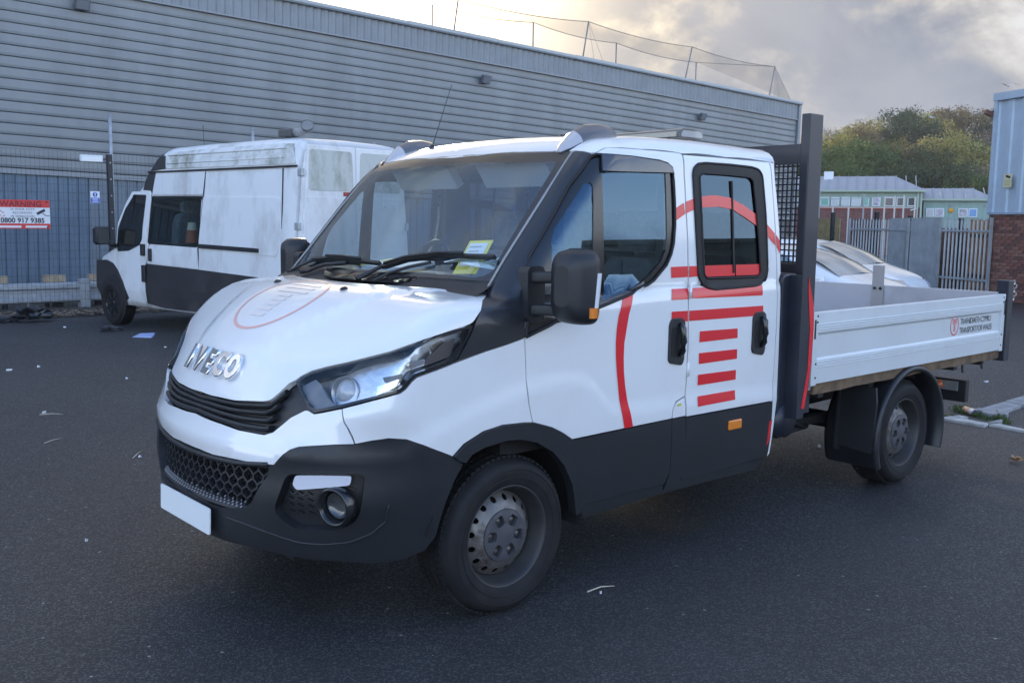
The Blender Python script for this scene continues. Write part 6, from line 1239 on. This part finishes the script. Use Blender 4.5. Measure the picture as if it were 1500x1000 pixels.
gsn = tag(empty('gate_sign', AX+fd_*2.53+Vector((.05*.866-.0, -.06, 1.06)), FR), 'small green over blue fire exit notice on the steel gate', 'sign')
MB().box((0, .0, .055), (.60, .01, .11)).build('green_panel', mat('sign_green', (.05, .34, .16), .5), gsn); MB().box((0, 0, -.055), (.60, .01, .10)).build('blue_panel', sbl, gsn)
Mg = lambda x_, z_: frame(Vector((x_, -.008, z_)), (1, 0, 0), (0, 0, 1))
text('Fire exit', .10, swh, Mg(.04, .02), gsn, align='CENTER'); text('Keep clear', .085, swh, Mg(.04, -.085), gsn, align='CENTER'); MB().box((-.22, -.007, .055), (.07, .002, .07)).build('running_symbol', swh, gsn)
for loc, h, lab in (((25.0, 12.25, 0), 2.12, 'black slotted post beside the yellow timber fence, leftmost'), ((23.94, 10.23, 0), 2.12, 'black slotted post behind the left end of the palisade pales'), ((23.25, 8.88, 0), 2.0, 'dark post with a fixing at its top behind the sheet panel'), ((22.18, 7.02, 0), 1.93, 'dark brown post behind the pales just right of the gate')):
    p = tag(empty('yard_post', loc, FR), lab, 'post'); MB().box((0, 0, h/2), (.10, .10, h)).build('shaft', fpost_m, p)
    sl_ = MB()
    for k in range(7): sl_.box((0, -.055, .4+k*.22), (.03, .012, .08))
    sl_.build('slot', under_m, p)
tm_y = mat('timber_yellow', (.36, .28, .14), .85, var=.3, vscale=5); tm_o = mat('timber_orange', (.42, .22, .10), .8, var=.3, vscale=5); tm_d = mat('timber_dark', (.10, .055, .045), .85, var=.3, vscale=5)
tf = tag(empty('timber_fence', (26.75, 13.0, 0), FR), 'yellowish upright board fence behind the parked cars', 'fence')
for i in range(24): MB().box((.115*i+.055, random.uniform(-.01, .01), .98), (.105, .025, 1.96+random.uniform(-.03, .02))).build('board', tm_y, tf)
for i, (loc, n, m_, lab) in enumerate((((24.15, 9.80, 0), 6, tm_o, 'orange timber hoarding behind the pales left of the sheet panel'), ((22.45, 6.85, 0), 5, tm_o, 'orange timber hoarding behind the pales right of the gate'), ((25.1, 11.6, 0), 11, tm_d, 'dark red brown board stack between the yellow fence and the palisade'))):
    hd = tag(empty('timber_hoarding', loc, FR), lab, 'hoarding', 'timber hoardings behind the palisade')
    for k in range(n): MB().box((-.14*k, random.uniform(-.012, .012), .95), (.13, .03, 1.9+random.uniform(-.04, .03))).build('board', m_, hd)
    [MB().box((-.14*(n-1)/2, .03, z_), (.14*n, .03, .08)).build('cross_batten', tm_d, hd) for z_ in (.5, 1.5)]
bw = tag(empty('brick_wall', AX+fd_*.1+Vector((1.5, -.87, 0)), FR), 'low dark brick wall seen between the pales behind the palisade fence', 'wall')
MB().box((3.2, 0, .82), (6.6, .2, 1.64)).build('wall_body', mat('wall_brick_dark', (.17, .095, .07), .9, var=.5, vscale=7), bw); MB().box((3.2, 0, 1.66), (6.64, .26, .05)).build('coping', mat('coping_stone', (.22, .21, .20), .9), bw)
# brick building at the right edge
bd = Vector((-math.cos(R(63)), -math.sin(R(63)), 0)); KB = Vector((21.05, 5.86, 0)); BR = math.atan2(bd.y, bd.x)
br_m = [mat('brick_red', (.20, .085, .065), .85, var=.25, vscale=20), mat('brick_dark', (.135, .065, .055), .85, var=.25, vscale=20), mat('brick_brown', (.235, .12, .09), .85, var=.25, vscale=20)]
mortar = mat('mortar_brickwork', (.26, .24, .22), .9); t_ = mortar.node_tree; bt_ = t_.nodes.new('ShaderNodeTexBrick'); sx_ = t_.nodes.new('ShaderNodeSeparateXYZ'); cx_ = t_.nodes.new('ShaderNodeCombineXYZ'); ad_ = t_.nodes.new('ShaderNodeMath'); tc_ = t_.nodes.new('ShaderNodeTexCoord')
t_.links.new(tc_.outputs['Object'], sx_.inputs[0]); t_.links.new(sx_.outputs[0], ad_.inputs[0]); t_.links.new(sx_.outputs[1], ad_.inputs[1]); t_.links.new(ad_.outputs[0], cx_.inputs[0]); t_.links.new(sx_.outputs[2], cx_.inputs[1]); t_.links.new(cx_.outputs[0], bt_.inputs['Vector'])
for k_, v_ in (('Color1', (.20, .085, .065, 1)), ('Color2', (.15, .07, .058, 1)), ('Mortar', (.26, .24, .22, 1)), ('Scale', 1.0), ('Mortar Size', .006), ('Brick Width', .225), ('Row Height', .075)): bt_.inputs[k_].default_value = v_
t_.links.new(bt_.outputs['Color'], t_.nodes['Principled BSDF'].inputs['Base Color'])
mortar_plain = mat('mortar', (.26, .24, .22), .9); bclad = mat('blue_grey_cladding', (.40, .49, .58), .45, metal=.1, var=.06, vscale=3)
bb = tag(empty('brick_building', KB, BR), 'blue grey clad building on a brick base at the right edge', 'building')
MB().box((3.0, 4.03, 1.0), (6.0, 8.0, 2.0)).build('base_wall', mortar, bb)
brick_me = []
for m_ in br_m: brick_me.append(MB().box((0, 0, 0), (.215, .03, .065)).mesh('brick', m_))
nb = 0
for r_ in range(27):
    for k in range(10):
        if nb >= 280: break
        o = bpy.data.objects.new('brick', random.choice(brick_me)); COL.objects.link(o); o.parent = bb; o.location = ((.1115 if r_ % 2 else .2240)+.225*k, .028-.012+random.uniform(-.002, .002), .045+.075*r_); nb += 1
half_me = MB().box((0, 0, 0), (.102, .03, .065)).mesh('brick', br_m[0])
for r_ in range(0, 27, 2):
    o = bpy.data.objects.new('brick', half_me); COL.objects.link(o); o.parent = bb; o.location = (.054, .016, .045+.075*r_)
bands = MB()
for x_, n in ((0, 1),):
    q = [(0, -.02)]
    for i in range(14): q += [(.10+.42*i, -.02), (.13+.42*i, .02), (.36+.42*i, .02), (.39+.42*i, -.02)]
    q += [(6.0, -.02), (6.0, .12), (0, .12)]
    bands.prism(q, 'z', 2.06, 4.66)
bands.build('cladding_sheet', bclad, bb); MB().box((3.0, 4.1, 3.35), (5.96, 7.9, 2.6)).build('upper_wall', bclad, bb)
MB().box((3.0, .03, 2.035), (6.06, .16, .045)).build('drip_flashing', mat('flashing_blue', (.28, .35, .43), .45), bb); MB().box((3.0, 3.98, 4.72), (6.08, 8.12, .17)).build('fascia', bclad, bb); MB().box((.035, -.035, 3.36), (.11, .05, 2.6)).build('corner_trim', bclad, bb)
ys_ = tag(empty('yellow_notice', KB+bd*.62+Vector((-.05, .03, 2.78)), BR), 'small pale yellow camera notice on the blue grey cladding', 'sign'); MB().box((0, -.03, 0), (.25, .01, .30)).build('sign_board', mat('notice_yellow', (.60, .57, .34), .6), ys_); MB().box((.01, -.038, .09), (.14, .006, .05), Matrix.Rotation(R(15), 3, 'Y')).build('camera_symbol', s_ink, ys_)
for i in range(3): MB().box((0, -.037, .0-.05*i), (.17, .004, .02)).build('print_line', mat('notice_ink', (.38, .36, .25), .6), ys_)
ccl = tag(empty('wall_camera', KB+Vector((-.02, .02, 4.36)), BR), 'rusty brown lamp bracket sticking out from the building corner', 'lamp')
MB().box((-.06, -.12, 0), (.10, .22, .11), Matrix.Rotation(R(-20), 3, 'X')).build('housing', mat('rust_brown', (.16, .08, .06), .7, var=.4, vscale=30), ccl, bevel=.015); MB().tube([(0, 0, .05), (-.05, -.08, .03)], .02, 6).build('arm', fpost_m, ccl); MB().box((-.16, -.16, .05), (.14, .06, .06), Matrix.Rotation(R(25), 3, 'Y')).build('lamp_head', mat('lamp_tan', (.30, .18, .12), .5), ccl, bevel=.01)
# green cabins
e1 = Vector((.476, -.879, 0)); CR = math.atan2(e1.y, e1.x)
grn = mat('cabin_green', (.27, .35, .28), .6, var=.10, vscale=1.5); grn2 = mat('cabin_green_blue', (.27, .385, .345), .6, var=.10, vscale=1.5); croof = mat('cabin_roof_grey', (.34, .34, .36), .7, var=.12, vscale=.8, dirt=(.22, .22, .22), dirt_amt=.5, dscale=.8)
ctrim = mat('cabin_trim', (.40, .47, .38), .6); wht = mat('window_white', (.72, .75, .78), .5)
def cabin(loc, x0, x1, eave, ridge, depth, inset, m_, lab, brick=None):
    c = tag(empty('cabin', loc, CR), lab, 'cabin'); MB().box(((x0+x1)/2, depth/2, eave/2+(0 if not brick else brick/2)), (x1-x0, depth, eave-(brick or 0))).build('wall', m_, c)
    if brick: MB().box(((x0+x1)/2, depth/2, brick/2-.002), (x1-x0+.03, depth+.03, brick)).build('brick_base', mat('cabin_brick', (.18, .085, .075), .9, var=.3, vscale=6), c)
    o_ = .18; a = [(x0-o_, -o_, eave), (x1+o_, -o_, eave), (x1+o_, depth+o_, eave), (x0-o_, depth+o_, eave), (x0-o_, depth/2, ridge), (x1-inset, depth/2, ridge)]
    rf = MB(); rf.add(a, [(0, 1, 5, 4), (1, 2, 5), (2, 3, 4, 5), (3, 0, 4), (0, 3, 2, 1)]); ro = rf.build('roof', croof, c, fix=True)
    sm_ = MB()
    for x_ in np.arange(x0, x1, .55): sm_.bar((x_, -o_, eave+.02), (x_-.4*0, depth/2, ridge+.02), .05, .03)
    sm_.build('roof_seam', croof, ro)
    MB().box(((x0+x1)/2, -o_-.01, eave-.03), (x1-x0+2*o_, .06, .12)).build('gutter', ctrim, c); MB().box((x1-.05, -.03, eave/2), (.10, .06, eave)).build('corner_post', ctrim, c)
    sv = MB()
    for x_ in np.arange(x0+.2, x1-.1, .30): sv.box((x_, -.012, (eave+(brick or 0))/2), (.03, .024, eave-(brick or 0)-.1))
    sv.build('wall_batten', m_, c); return c
def cwin(c, x0, x1, z0, z1, pane):
    f = MB().box(((x0+x1)/2, -.03, (z0+z1)/2), (x1-x0, .06, z1-z0)).build('window', wht, c); MB().box(((x0+x1)/2, -.064, (z0+z1)/2), (x1-x0-.10, .012, z1-z0-.10)).build('pane', pane, f)
gl_d = mat('pane_dark', (.05, .055, .06), .08, coat=.5); gl_c = mat('pane_curtain', (.50, .54, .56), .3, coat=.3); gl_g = mat('pane_green', (.18, .42, .34), .3, coat=.3); gl_b = mat('pane_blue', (.16, .32, .60), .3, coat=.3); gl_p = mat('pane_poster', (.42, .40, .45), .4, var=.6, vscale=6)
c1 = cabin((53.07, 23.05, 0), -13, 0, 3.82, 4.75, 4.4, 1.5, grn, 'green cabin with a long window row over a brick base behind the fence', 2.82)
for x0, x1, p_ in ((-5.68, -5.18, gl_g), (-5.06, -4.60, gl_c), (-4.48, -3.99, gl_c), (-3.91, -3.38, gl_c), (-3.26, -2.92, gl_g), (-2.76, -2.28, gl_p), (-2.05, -1.55, gl_d), (-1.40, -.94, gl_d), (-.80, -.38, gl_d), (-6.3, -5.8, gl_c), (-7.0, -6.5, gl_c)): cwin(c1, x0, x1, 2.90, 3.42, p_)
MB().box((-5.35, 1.9, 4.75), (.55, .5, .55)).build('roof_vent', wht, c1); MB().box((-3.6, -.05, 2.76), (5.2, .05, .06)).build('red_rail', mat('red_rail', (.42, .09, .06), .6), c1)
MB().box((-.45, -.12, 2.72), (.35, .05, .06), Matrix.Rotation(R(-20), 3, 'Y')).build('white_lamp', wht, c1); MB().tube([(-.25, -.1, 0), (-.25, -.1, 3.8)], .04, 6).build('down_pipe', ctrim, c1)
c2_ = cabin((53.6, 23.35, 0), .12, 3.85, 3.33, 4.02, 3.4, 1.0, grn2, 'shorter blue green cabin with two window pairs right of the long one')
for x0, x1, p_ in ((.28, .72, gl_c), (.75, 1.25, gl_p), (2.02, 2.52, gl_p), (2.56, 3.02, gl_b)): cwin(c2_, x0, x1, 2.30, 2.80, p_)
MB().lathe([(0, .03), (.13, .03), (.14, 0)], 20, Matrix.Translation((1.62, -.03, 2.68)) @ Matrix.Rotation(R(90), 4, 'X')).build('orange_disc', mat('orange_sign', (.75, .33, .02), .5), c2_); MB().box((3.55, -.08, 2.98), (.14, .10, .12)).build('wall_light', wht, c2_); MB().box((1.62, -.05, 2.98), (.10, .08, .10)).build('small_lamp', croof, c2_); MB().tube([(1.0, 0, 3.3), (1.0, 0, 3.75)], .02, 5).tube([(2.35, -.1, 3.3), (2.35, -.1, 3.6)], .02, 5).build('roof_pipe', ctrim, c2_); MB().tube([(3.95, -.05, 0), (3.95, -.05, 3.1)], .035, 6).build('down_pipe', mat('pipe_buff', (.45, .40, .33), .6), c2_)
hr_ = tag(empty('ramp_railing', (43.99, 18.86, 0), CR), 'white painted ramp railing in front of the long green cabin', 'railing'); rw_m = mat('railing_white', (.62, .60, .55), .6); rr_m = mat('railing_grey', (.36, .40, .40), .5)
for x_, zt, m_ in ((-4.62, 3.5, rr_m), (-3.95, 2.62, rw_m), (-3.2, 2.62, rw_m), (-2.1, 2.62, rw_m), (-1.52, 3.2, rw_m), (-1.05, 3.2, rw_m), (-.64, 3.25, rw_m), (-.12, 3.15, rw_m), (-2.5, 3.3, rr_m)): MB().box((x_, 0, zt/2), (.075, .06, zt)).build('post', m_, hr_)
MB().bar((-4.7, 0, 3.02), (-1.5, 0, 3.16), .05, .04).bar((-1.6, 0, 3.18), (-.05, 0, 3.12), .05, .05).build('top_rail', rr_m, hr_); MB().box((-2.5, 0, 2.64), (4.6, .05, .045)).build('mid_rail', rw_m, hr_)
# ---- two parked cars beyond the tail lift
car_w = mat('car_white', (.74, .75, .77), .2, coat=.8); car_gl = mat('car_glass', (.15, .20, .235), .04, spec=.8, coat=.8)
def car(loc, rz, lab):
    c = tag(empty('parked_car', loc, rz), lab, 'car', 'white cars parked beyond the truck bed')          # local +x forward from the windscreen base
    st_c = [(.80, .55, .52, .62), (.76, .72, .64, .74), (.62, .87, .72, .82), (.34, .98, .76, .86), (.0, 1.07, .76, .87), (-.35, 1.24, .68, .87), (-.75, 1.40, .60, .87), (-1.2, 1.475, .60, .87), (-1.9, 1.47, .60, .87), (-2.5, 1.36, .60, .86), (-2.95, 1.05, .66, .84), (-3.05, .80, .70, .80)]
    secs = []
    for x_, zr, wt_, wl in st_c:
        zb_ = min(.92, zr-.10); L = [(-wl+.04, .22), (-wl, .45), (-wl, .62 if zr > .75 else zr-.12), (-wl+.03, zb_), (-wt_-.02, zr-.05), (-wt_+.08, zr-.008), (0, zr+.015)]; L = L+[(-p[0], p[1]) for p in L[-2::-1]]; secs.append([(x_, y_, z_) for y_, z_ in L])
    bo = MB().loft(secs).build('body', car_w, c); sb = bo.modifiers.new('smooth', 'SUBSURF'); sb.levels = 1; sb.render_levels = 2
    MB().loft([[(.02-.10*abs(y_)**2*k+(-.74)*k2, y_*(1-.20*k2), 1.075+.335*k2-.05*abs(y_)+.045*math.sin(math.pi*k2)) for k, k2 in ((1, 0), (1, .33), (1, .66), (1, 1))] for y_ in np.linspace(-.72, .72, 9)], closed=False, caps=False).build('windscreen', car_gl, c).location = (.03, 0, .018)
    for s in (1, -1):
        MB().add([(-.28, s*.862, .96), (-.80, s*.70, 1.33), (-1.35, s*.675, 1.37), (-1.35, s*.855, .95)], [(0, 1, 2, 3)]).add([(-1.40, s*.855, .95), (-1.40, s*.675, 1.37), (-2.1, s*.68, 1.34), (-2.35, s*.845, .95)], [(0, 1, 2, 3)]).build('side_window', car_gl, c, fix=False)
        vm_ = MB().loft([[(-.18+dx, s*w, 1.0+dz) for dx, dz in ((-.05*k, -.05*k), (.06*k, -.05*k), (.06*k, .06*k), (-.05*k, .06*k))] for w, k in ((.86, .6), (.92, 1), (1.02, 1), (1.06, .6))]).build('door_mirror', car_w, c)
        MB().loft([[(.72, s*.50, .66), (.77, s*.50, .74), (.64, s*.55, .84)], [(.66, s*.72, .66), (.69, s*.72, .74), (.56, s*.72, .86)], [(.46, s*.84, .70), (.46, s*.84, .78), (.38, s*.80, .89)]]).build('headlight', mat('car_headlight', (.30, .32, .36), .1, coat=1), c)
        for x_ in (.18, -2.25):
            w = bpy.data.objects.new('wheel', tyre_me); COL.objects.link(w); w.parent = c; w.matrix_local = Matrix.Translation((x_, s*.86, .31)) @ (Matrix.Rotation(R(180), 4, 'Z') if s > 0 else Matrix()) @ Matrix.Scale(.9, 4)
            rr2 = bpy.data.objects.new('wheel_disc', disc_me); COL.objects.link(rr2); rr2.parent = w
    MB().box((-1.9, 0, 1.49), (.05, .05, .04)).build('aerial_base', black_pl, c); MB().box((.80, 0, .50), (.03, .5, .11)).build('grille', black_gl, c)
    return c
car((10.0, 3.0, -.03), R(-80), 'white car nearer the truck, its windscreen seen over the drop side')
car((12.3, 4.0, .03), R(-80), 'white car parked farther away, its bonnet and lamp showing at the right')

# ================================================================== hillside and trees
hill_m = mat('hill_grass', (.05, .055, .028), .95, var=.5, vscale=.12)
hb_ = MB(); D0 = Vector((.89, .455, 0)); P0 = Vector((.455, -.89, 0)); rows = []
for i, d in enumerate((70, 92, 112, 145, 190, 260)):
    zz_ = (0, .3, .7, 5.5, 14, 18)[i]; rows.append([tuple(Vector((CAMX, CAMY, 0))+D0*d+P0*w+Vector((0, 0, zz_-.05+(0 if i == 0 else .6*math.sin(w*.07+i))))) for w in np.linspace(-150, 120, 28)])
hb_.loft(rows, closed=False, caps=False); tag(hb_.build('hill', hill_m, fix=False), kind='structure')
TREES = json.loads('[[143.5,84.6,9.8,7.0,"b"],[152.3,87.6,11.2,6.7,"b"],[150.1,84.2,10.7,6.1,"b"],[127.1,76.8,6.7,7.4,"y"],[135.4,73.6,7.6,8.5,"o"],[118.3,67.1,4.8,8.3,"y"],[142.6,75.6,8.9,8.5,"y"],[148.5,75.9,9.8,9.7,"d"],[154.4,76.1,10.7,9.4,"d"],[145.6,69.5,8.9,8.8,"d"],[153.0,70.9,10.2,8.5,"y"],[163.6,73.6,12.0,8.8,"o"],[168.1,72.5,12.5,9.0,"o"],[172.4,71.6,13.0,7.9,"d"],[173.3,69.8,13.0,8.3,"d"],[110.0,59.9,3.0,8.6,"g"],[108.2,55.8,2.2,8.3,"g"],[116.1,56.3,3.5,7.6,"o"],[113.8,52.9,3.0,7.7,"d"],[118.3,51.6,3.5,8.8,"ye"],[122.6,50.9,4.0,7.7,"g"],[136.6,54.7,6.6,7.2,"b"],[144.0,55.8,7.6,7.0,"b"],[102.1,59.4,1.7,8.5,"g"],[97.2,53.3,0.4,7.7,"g"],[99.2,49.7,0.4,7.2,"d"],[100.6,46.8,0.4,7.2,"d"],[105.1,45.9,1.2,7.2,"d"],[102.6,42.5,0.4,6.7,"g"],[106.7,42.1,1.2,6.8,"b"],[104.0,62.8,2.2,7.7,"g"],[105.8,66.8,3.0,7.0,"g"],[100.8,37.8,-0.1,6.8,"g"],[148.0,55.6,8.4,7.7,"d"],[131.2,87.3,8.4,4.1,"o"]]')
bark = mat('bark', (.085, .07, .058), .9, var=.3)
def leaf_mat(n, c, v=.55):
    m = mat('leaves_'+n, c, .75, spec=.2, var=v, vscale=.55); t = m.node_tree; b = t.nodes['Principled BSDF']
    if 'Translucent BSDF' not in t.nodes:                         # light also comes through thin leaves
        tr = t.nodes.new('ShaderNodeBsdfTranslucent'); mx = t.nodes.new('ShaderNodeMixShader'); mx.inputs[0].default_value = .45; o = [n_ for n_ in t.nodes if n_.type == 'OUTPUT_MATERIAL'][0]
        src = b.inputs['Base Color'].links[0].from_socket; t.links.new(src, tr.inputs[0]); t.links.new(b.outputs[0], mx.inputs[1]); t.links.new(tr.outputs[0], mx.inputs[2]); t.links.new(mx.outputs[0], o.inputs[0])
    return m
LM = {'g': leaf_mat('green', (.105, .155, .05)), 'd': leaf_mat('dark', (.07, .095, .045)), 'o': leaf_mat('russet', (.22, .17, .08)), 'y': leaf_mat('yellow', (.40, .35, .10)), 'ye': leaf_mat('gold', (.33, .31, .10)), 'b': leaf_mat('thin', (.26, .225, .20))}
def crown_mesh(seed, n, m, bare=False):
    random.seed(seed); b = MB(); cl = []; NL = []
    for i in range(22 if not bare else 16):
        a = random.uniform(0, 6.28); h = random.uniform(.22, 1.0); rr_ = (.50*math.sqrt(max(.05, 1-((h-.52)/.55)**2)))*random.uniform(.35, 1.0); cl.append((rr_*math.cos(a), rr_*math.sin(a), h*.92, random.uniform(.10, .21)))
    cl.append((0, 0, .86, .17))
    for i in range(n):
        cx_, cy_, cz_, r_ = random.choice(cl); d = Vector((random.gauss(0, 1), random.gauss(0, 1), random.gauss(0, .8))).normalized()*r_*random.uniform(.45, 1.12); p = Vector((cx_, cy_, cz_))+d
        s_ = random.uniform(.010, .022)*(1 if not bare else .55); t1_ = Vector((random.gauss(0, 1), random.gauss(0, 1), random.gauss(0, 1))).normalized(); t2_ = t1_.cross(d.normalized()+Vector((.01, .02, .03))).normalized()
        b.v += [tuple(p-t1_*s_), tuple(p+t2_*s_*.7), tuple(p+t1_*s_), tuple(p-t2_*s_*.7)]; k = len(b.v); b.f.append((k-4, k-3, k-2, k-1)); b.sm.append(True); nn = (d/r_*.75+(p-Vector((0, 0, .5)))*1.5).normalized(); NL += [tuple(nn)]*4
    me = b.mesh('crown', m, fix=False); me.normals_split_custom_set(NL); return me          # leaves shade with the clump they sit on
def trunk_mesh(seed, bare=False):
    random.seed(seed); b = MB(); b.tube([(0, 0, -.02), (.01, 0, .2), (.0, .01, .45), (.01, 0, .75)], [.035, .026, .018, .006], 7)
    for i in range(14 if not bare else 46):
        a = random.uniform(0, 6.28); z0 = random.uniform(.15, .68); L_ = random.uniform(.2, .42); e = Vector((math.cos(a)*L_*.8, math.sin(a)*L_*.8, z0+L_*.75)); mdl = Vector((math.cos(a)*L_*.35, math.sin(a)*L_*.35, z0+L_*.25)); b.tube([(0, 0, z0), mdl, e], [.012, .007, .002], 5, False)
        if bare:
            for k in range(4):
                q = e.lerp(mdl, random.random()*.7); b.tube([q, q+Vector((random.uniform(-.1, .1), random.uniform(-.1, .1), random.uniform(.04, .14)))], [.004, .001], 4, False)
    return b.mesh('trunk', bark, fix=False)
CM = {}; KL = {'g': 'full mid green tree on the hillside behind the cabins', 'd': 'dark green dense tree on the hillside', 'o': 'russet brown autumn tree on the hillside', 'y': 'yellow leaved autumn tree on the hillside', 'ye': 'golden crowned broad tree behind the shorter cabin', 'b': 'thin nearly bare grey tree on the hillside'}
for i, (x_, y_, z_, h, k) in enumerate(TREES):
    key = (k, i % 3 if k not in ('ye',) else 0)
    if key not in CM: CM[key] = (crown_mesh(100+i, 5200 if k != 'b' else 1900, LM[k], k == 'b'), trunk_mesh(200+i, k == 'b'))
    hh = h*(1.10 if k != 'b' else 1.15); random.seed(i); wd = hh*random.uniform(.85, 1.2)*(1.05 if k != 'b' else .9)
    r_ = tag(empty('tree', (x_, y_, z_), random.uniform(0, 6.28)), KL[k], 'tree', 'trees on the hillside: '+k if False else {'g': 'mid green hillside trees', 'd': 'dark hillside trees', 'o': 'russet hillside trees', 'y': 'yellow hillside trees', 'ye': 'golden hillside trees', 'b': 'bare hillside trees'}[k]); r_.scale = (wd, wd, hh)
    for nm, me in (('crown', CM[key][0]), ('trunk', CM[key][1])):
        o = bpy.data.objects.new(nm, me); COL.objects.link(o); o.parent = r_
# low scrub filling the slope between the trees
sc = MB(); random.seed(77)
for i in range(9000):
    d = random.uniform(98, 185); w = random.uniform(-62, 42); zb_ = float(np.interp(d, [92, 112, 145, 190], [.3, .7, 5.5, 14])); p = Vector((CAMX, CAMY, 0))+D0*d+P0*w+Vector((0, 0, zb_+abs(random.gauss(0, 1.5)))); s_ = random.uniform(.16, .4); t1_ = Vector((random.gauss(0, 1), random.gauss(0, 1), random.gauss(0, 1))).normalized(); t2_ = t1_.cross(Vector((random.gauss(0, 1), random.gauss(0, 1), random.gauss(0, 1)))).normalized()
    sc.v += [tuple(p-t1_*s_), tuple(p+t2_*s_*.7), tuple(p+t1_*s_), tuple(p-t2_*s_*.7)]; k = len(sc.v); sc.f.append((k-4, k-3, k-2, k-1)); sc.sm.append(False)
tag(sc.build('undergrowth', leaf_mat('scrub', (.12, .125, .06), .6), fix=False), 'mixed green and brown scrub covering the slope between the trees', 'undergrowth', kind='stuff')
# gulls
for (x_, y_, z_), lab, rz in (((52.9, 18.6, 9.3), 'gull gliding high beside the right hand building', 40), ((69.4, 30.6, 9.8), 'gull gliding just above the hillside trees', -20)):
    g_ = tag(empty('gull', (x_, y_, z_), R(rz)), lab, 'gull'); b = MB(); b.tube([(-.28, 0, 0), (-.12, 0, .01), (.1, 0, .015), (.26, 0, .0)], [.012, .05, .055, .012], 8); b.build('body', mat('gull_white', (.62, .62, .64), .7), g_)
    for s in (1, -1): MB().add([(.08, s*.03, .02), (.10, s*.30, .16), (-.06, s*.62, .07), (-.06, s*.30, .15), (-.08, s*.03, .02)], [(0, 1, 3, 4), (1, 2, 3)]).build('wing', mat('gull_grey', (.36, .37, .40), .7), g_, fix=False)
# the buildings across the yard, facing the truck: they show mirrored in its side windows
op = tag(empty('dark_warehouse', (9, -36, 0), R(4)), 'dark grey shed across the yard, mirrored in the truck side windows', 'warehouse')
MB().box((14, -8, 2.6), (60, 16, 5.2)).build('wall', mat('dark_cladding', (.045, .052, .066), .6, var=.1), op); MB().box((14, .06, 5.1), (60.2, .2, .35)).build('fascia', mat('fascia_dark', (.08, .09, .10), .5), op); MB().box((14, .03, 1.0), (60, .1, 2.0)).build('plinth', mat('plinth_dark', (.05, .05, .055), .8), op)
for x_ in (2, 9, 16, 23, 30): MB().box((x_, .07, 1.9), (3.6, .1, 3.6)).build('roller_door', mat('roller_grey', (.07, .08, .095), .6), op)
r_ = tag(empty('tree', (-2.5, -24, -.1), 0), 'yellow tree standing across the yard, mirrored in the truck quarter window', 'tree'); r_.scale = (6.5, 6.5, 7.5)
for nm, me in (('crown', CM[[k for k in CM if k[0] == 'y'][0]][0]), ('trunk', CM[[k for k in CM if k[0] == 'y'][0]][1])):
    o = bpy.data.objects.new(nm, me); COL.objects.link(o); o.parent = r_

# thin autumn haze over the whole place
hz = bpy.data.materials.new('haze_air'); hz.use_nodes = True; n_ = hz.node_tree; n_.nodes.clear(); vo_ = n_.nodes.new('ShaderNodeVolumePrincipled'); vo_.inputs['Color'].default_value = (.86, .89, .95, 1); vo_.inputs['Density'].default_value = .0004; vo_.inputs['Anisotropy'].default_value = .2
oo_ = n_.nodes.new('ShaderNodeOutputMaterial'); n_.links.new(vo_.outputs[0], oo_.inputs['Volume'])
tag(MB().box((50, 50, 14.5), (545, 545, 31)).build('haze', hz), kind='stuff')
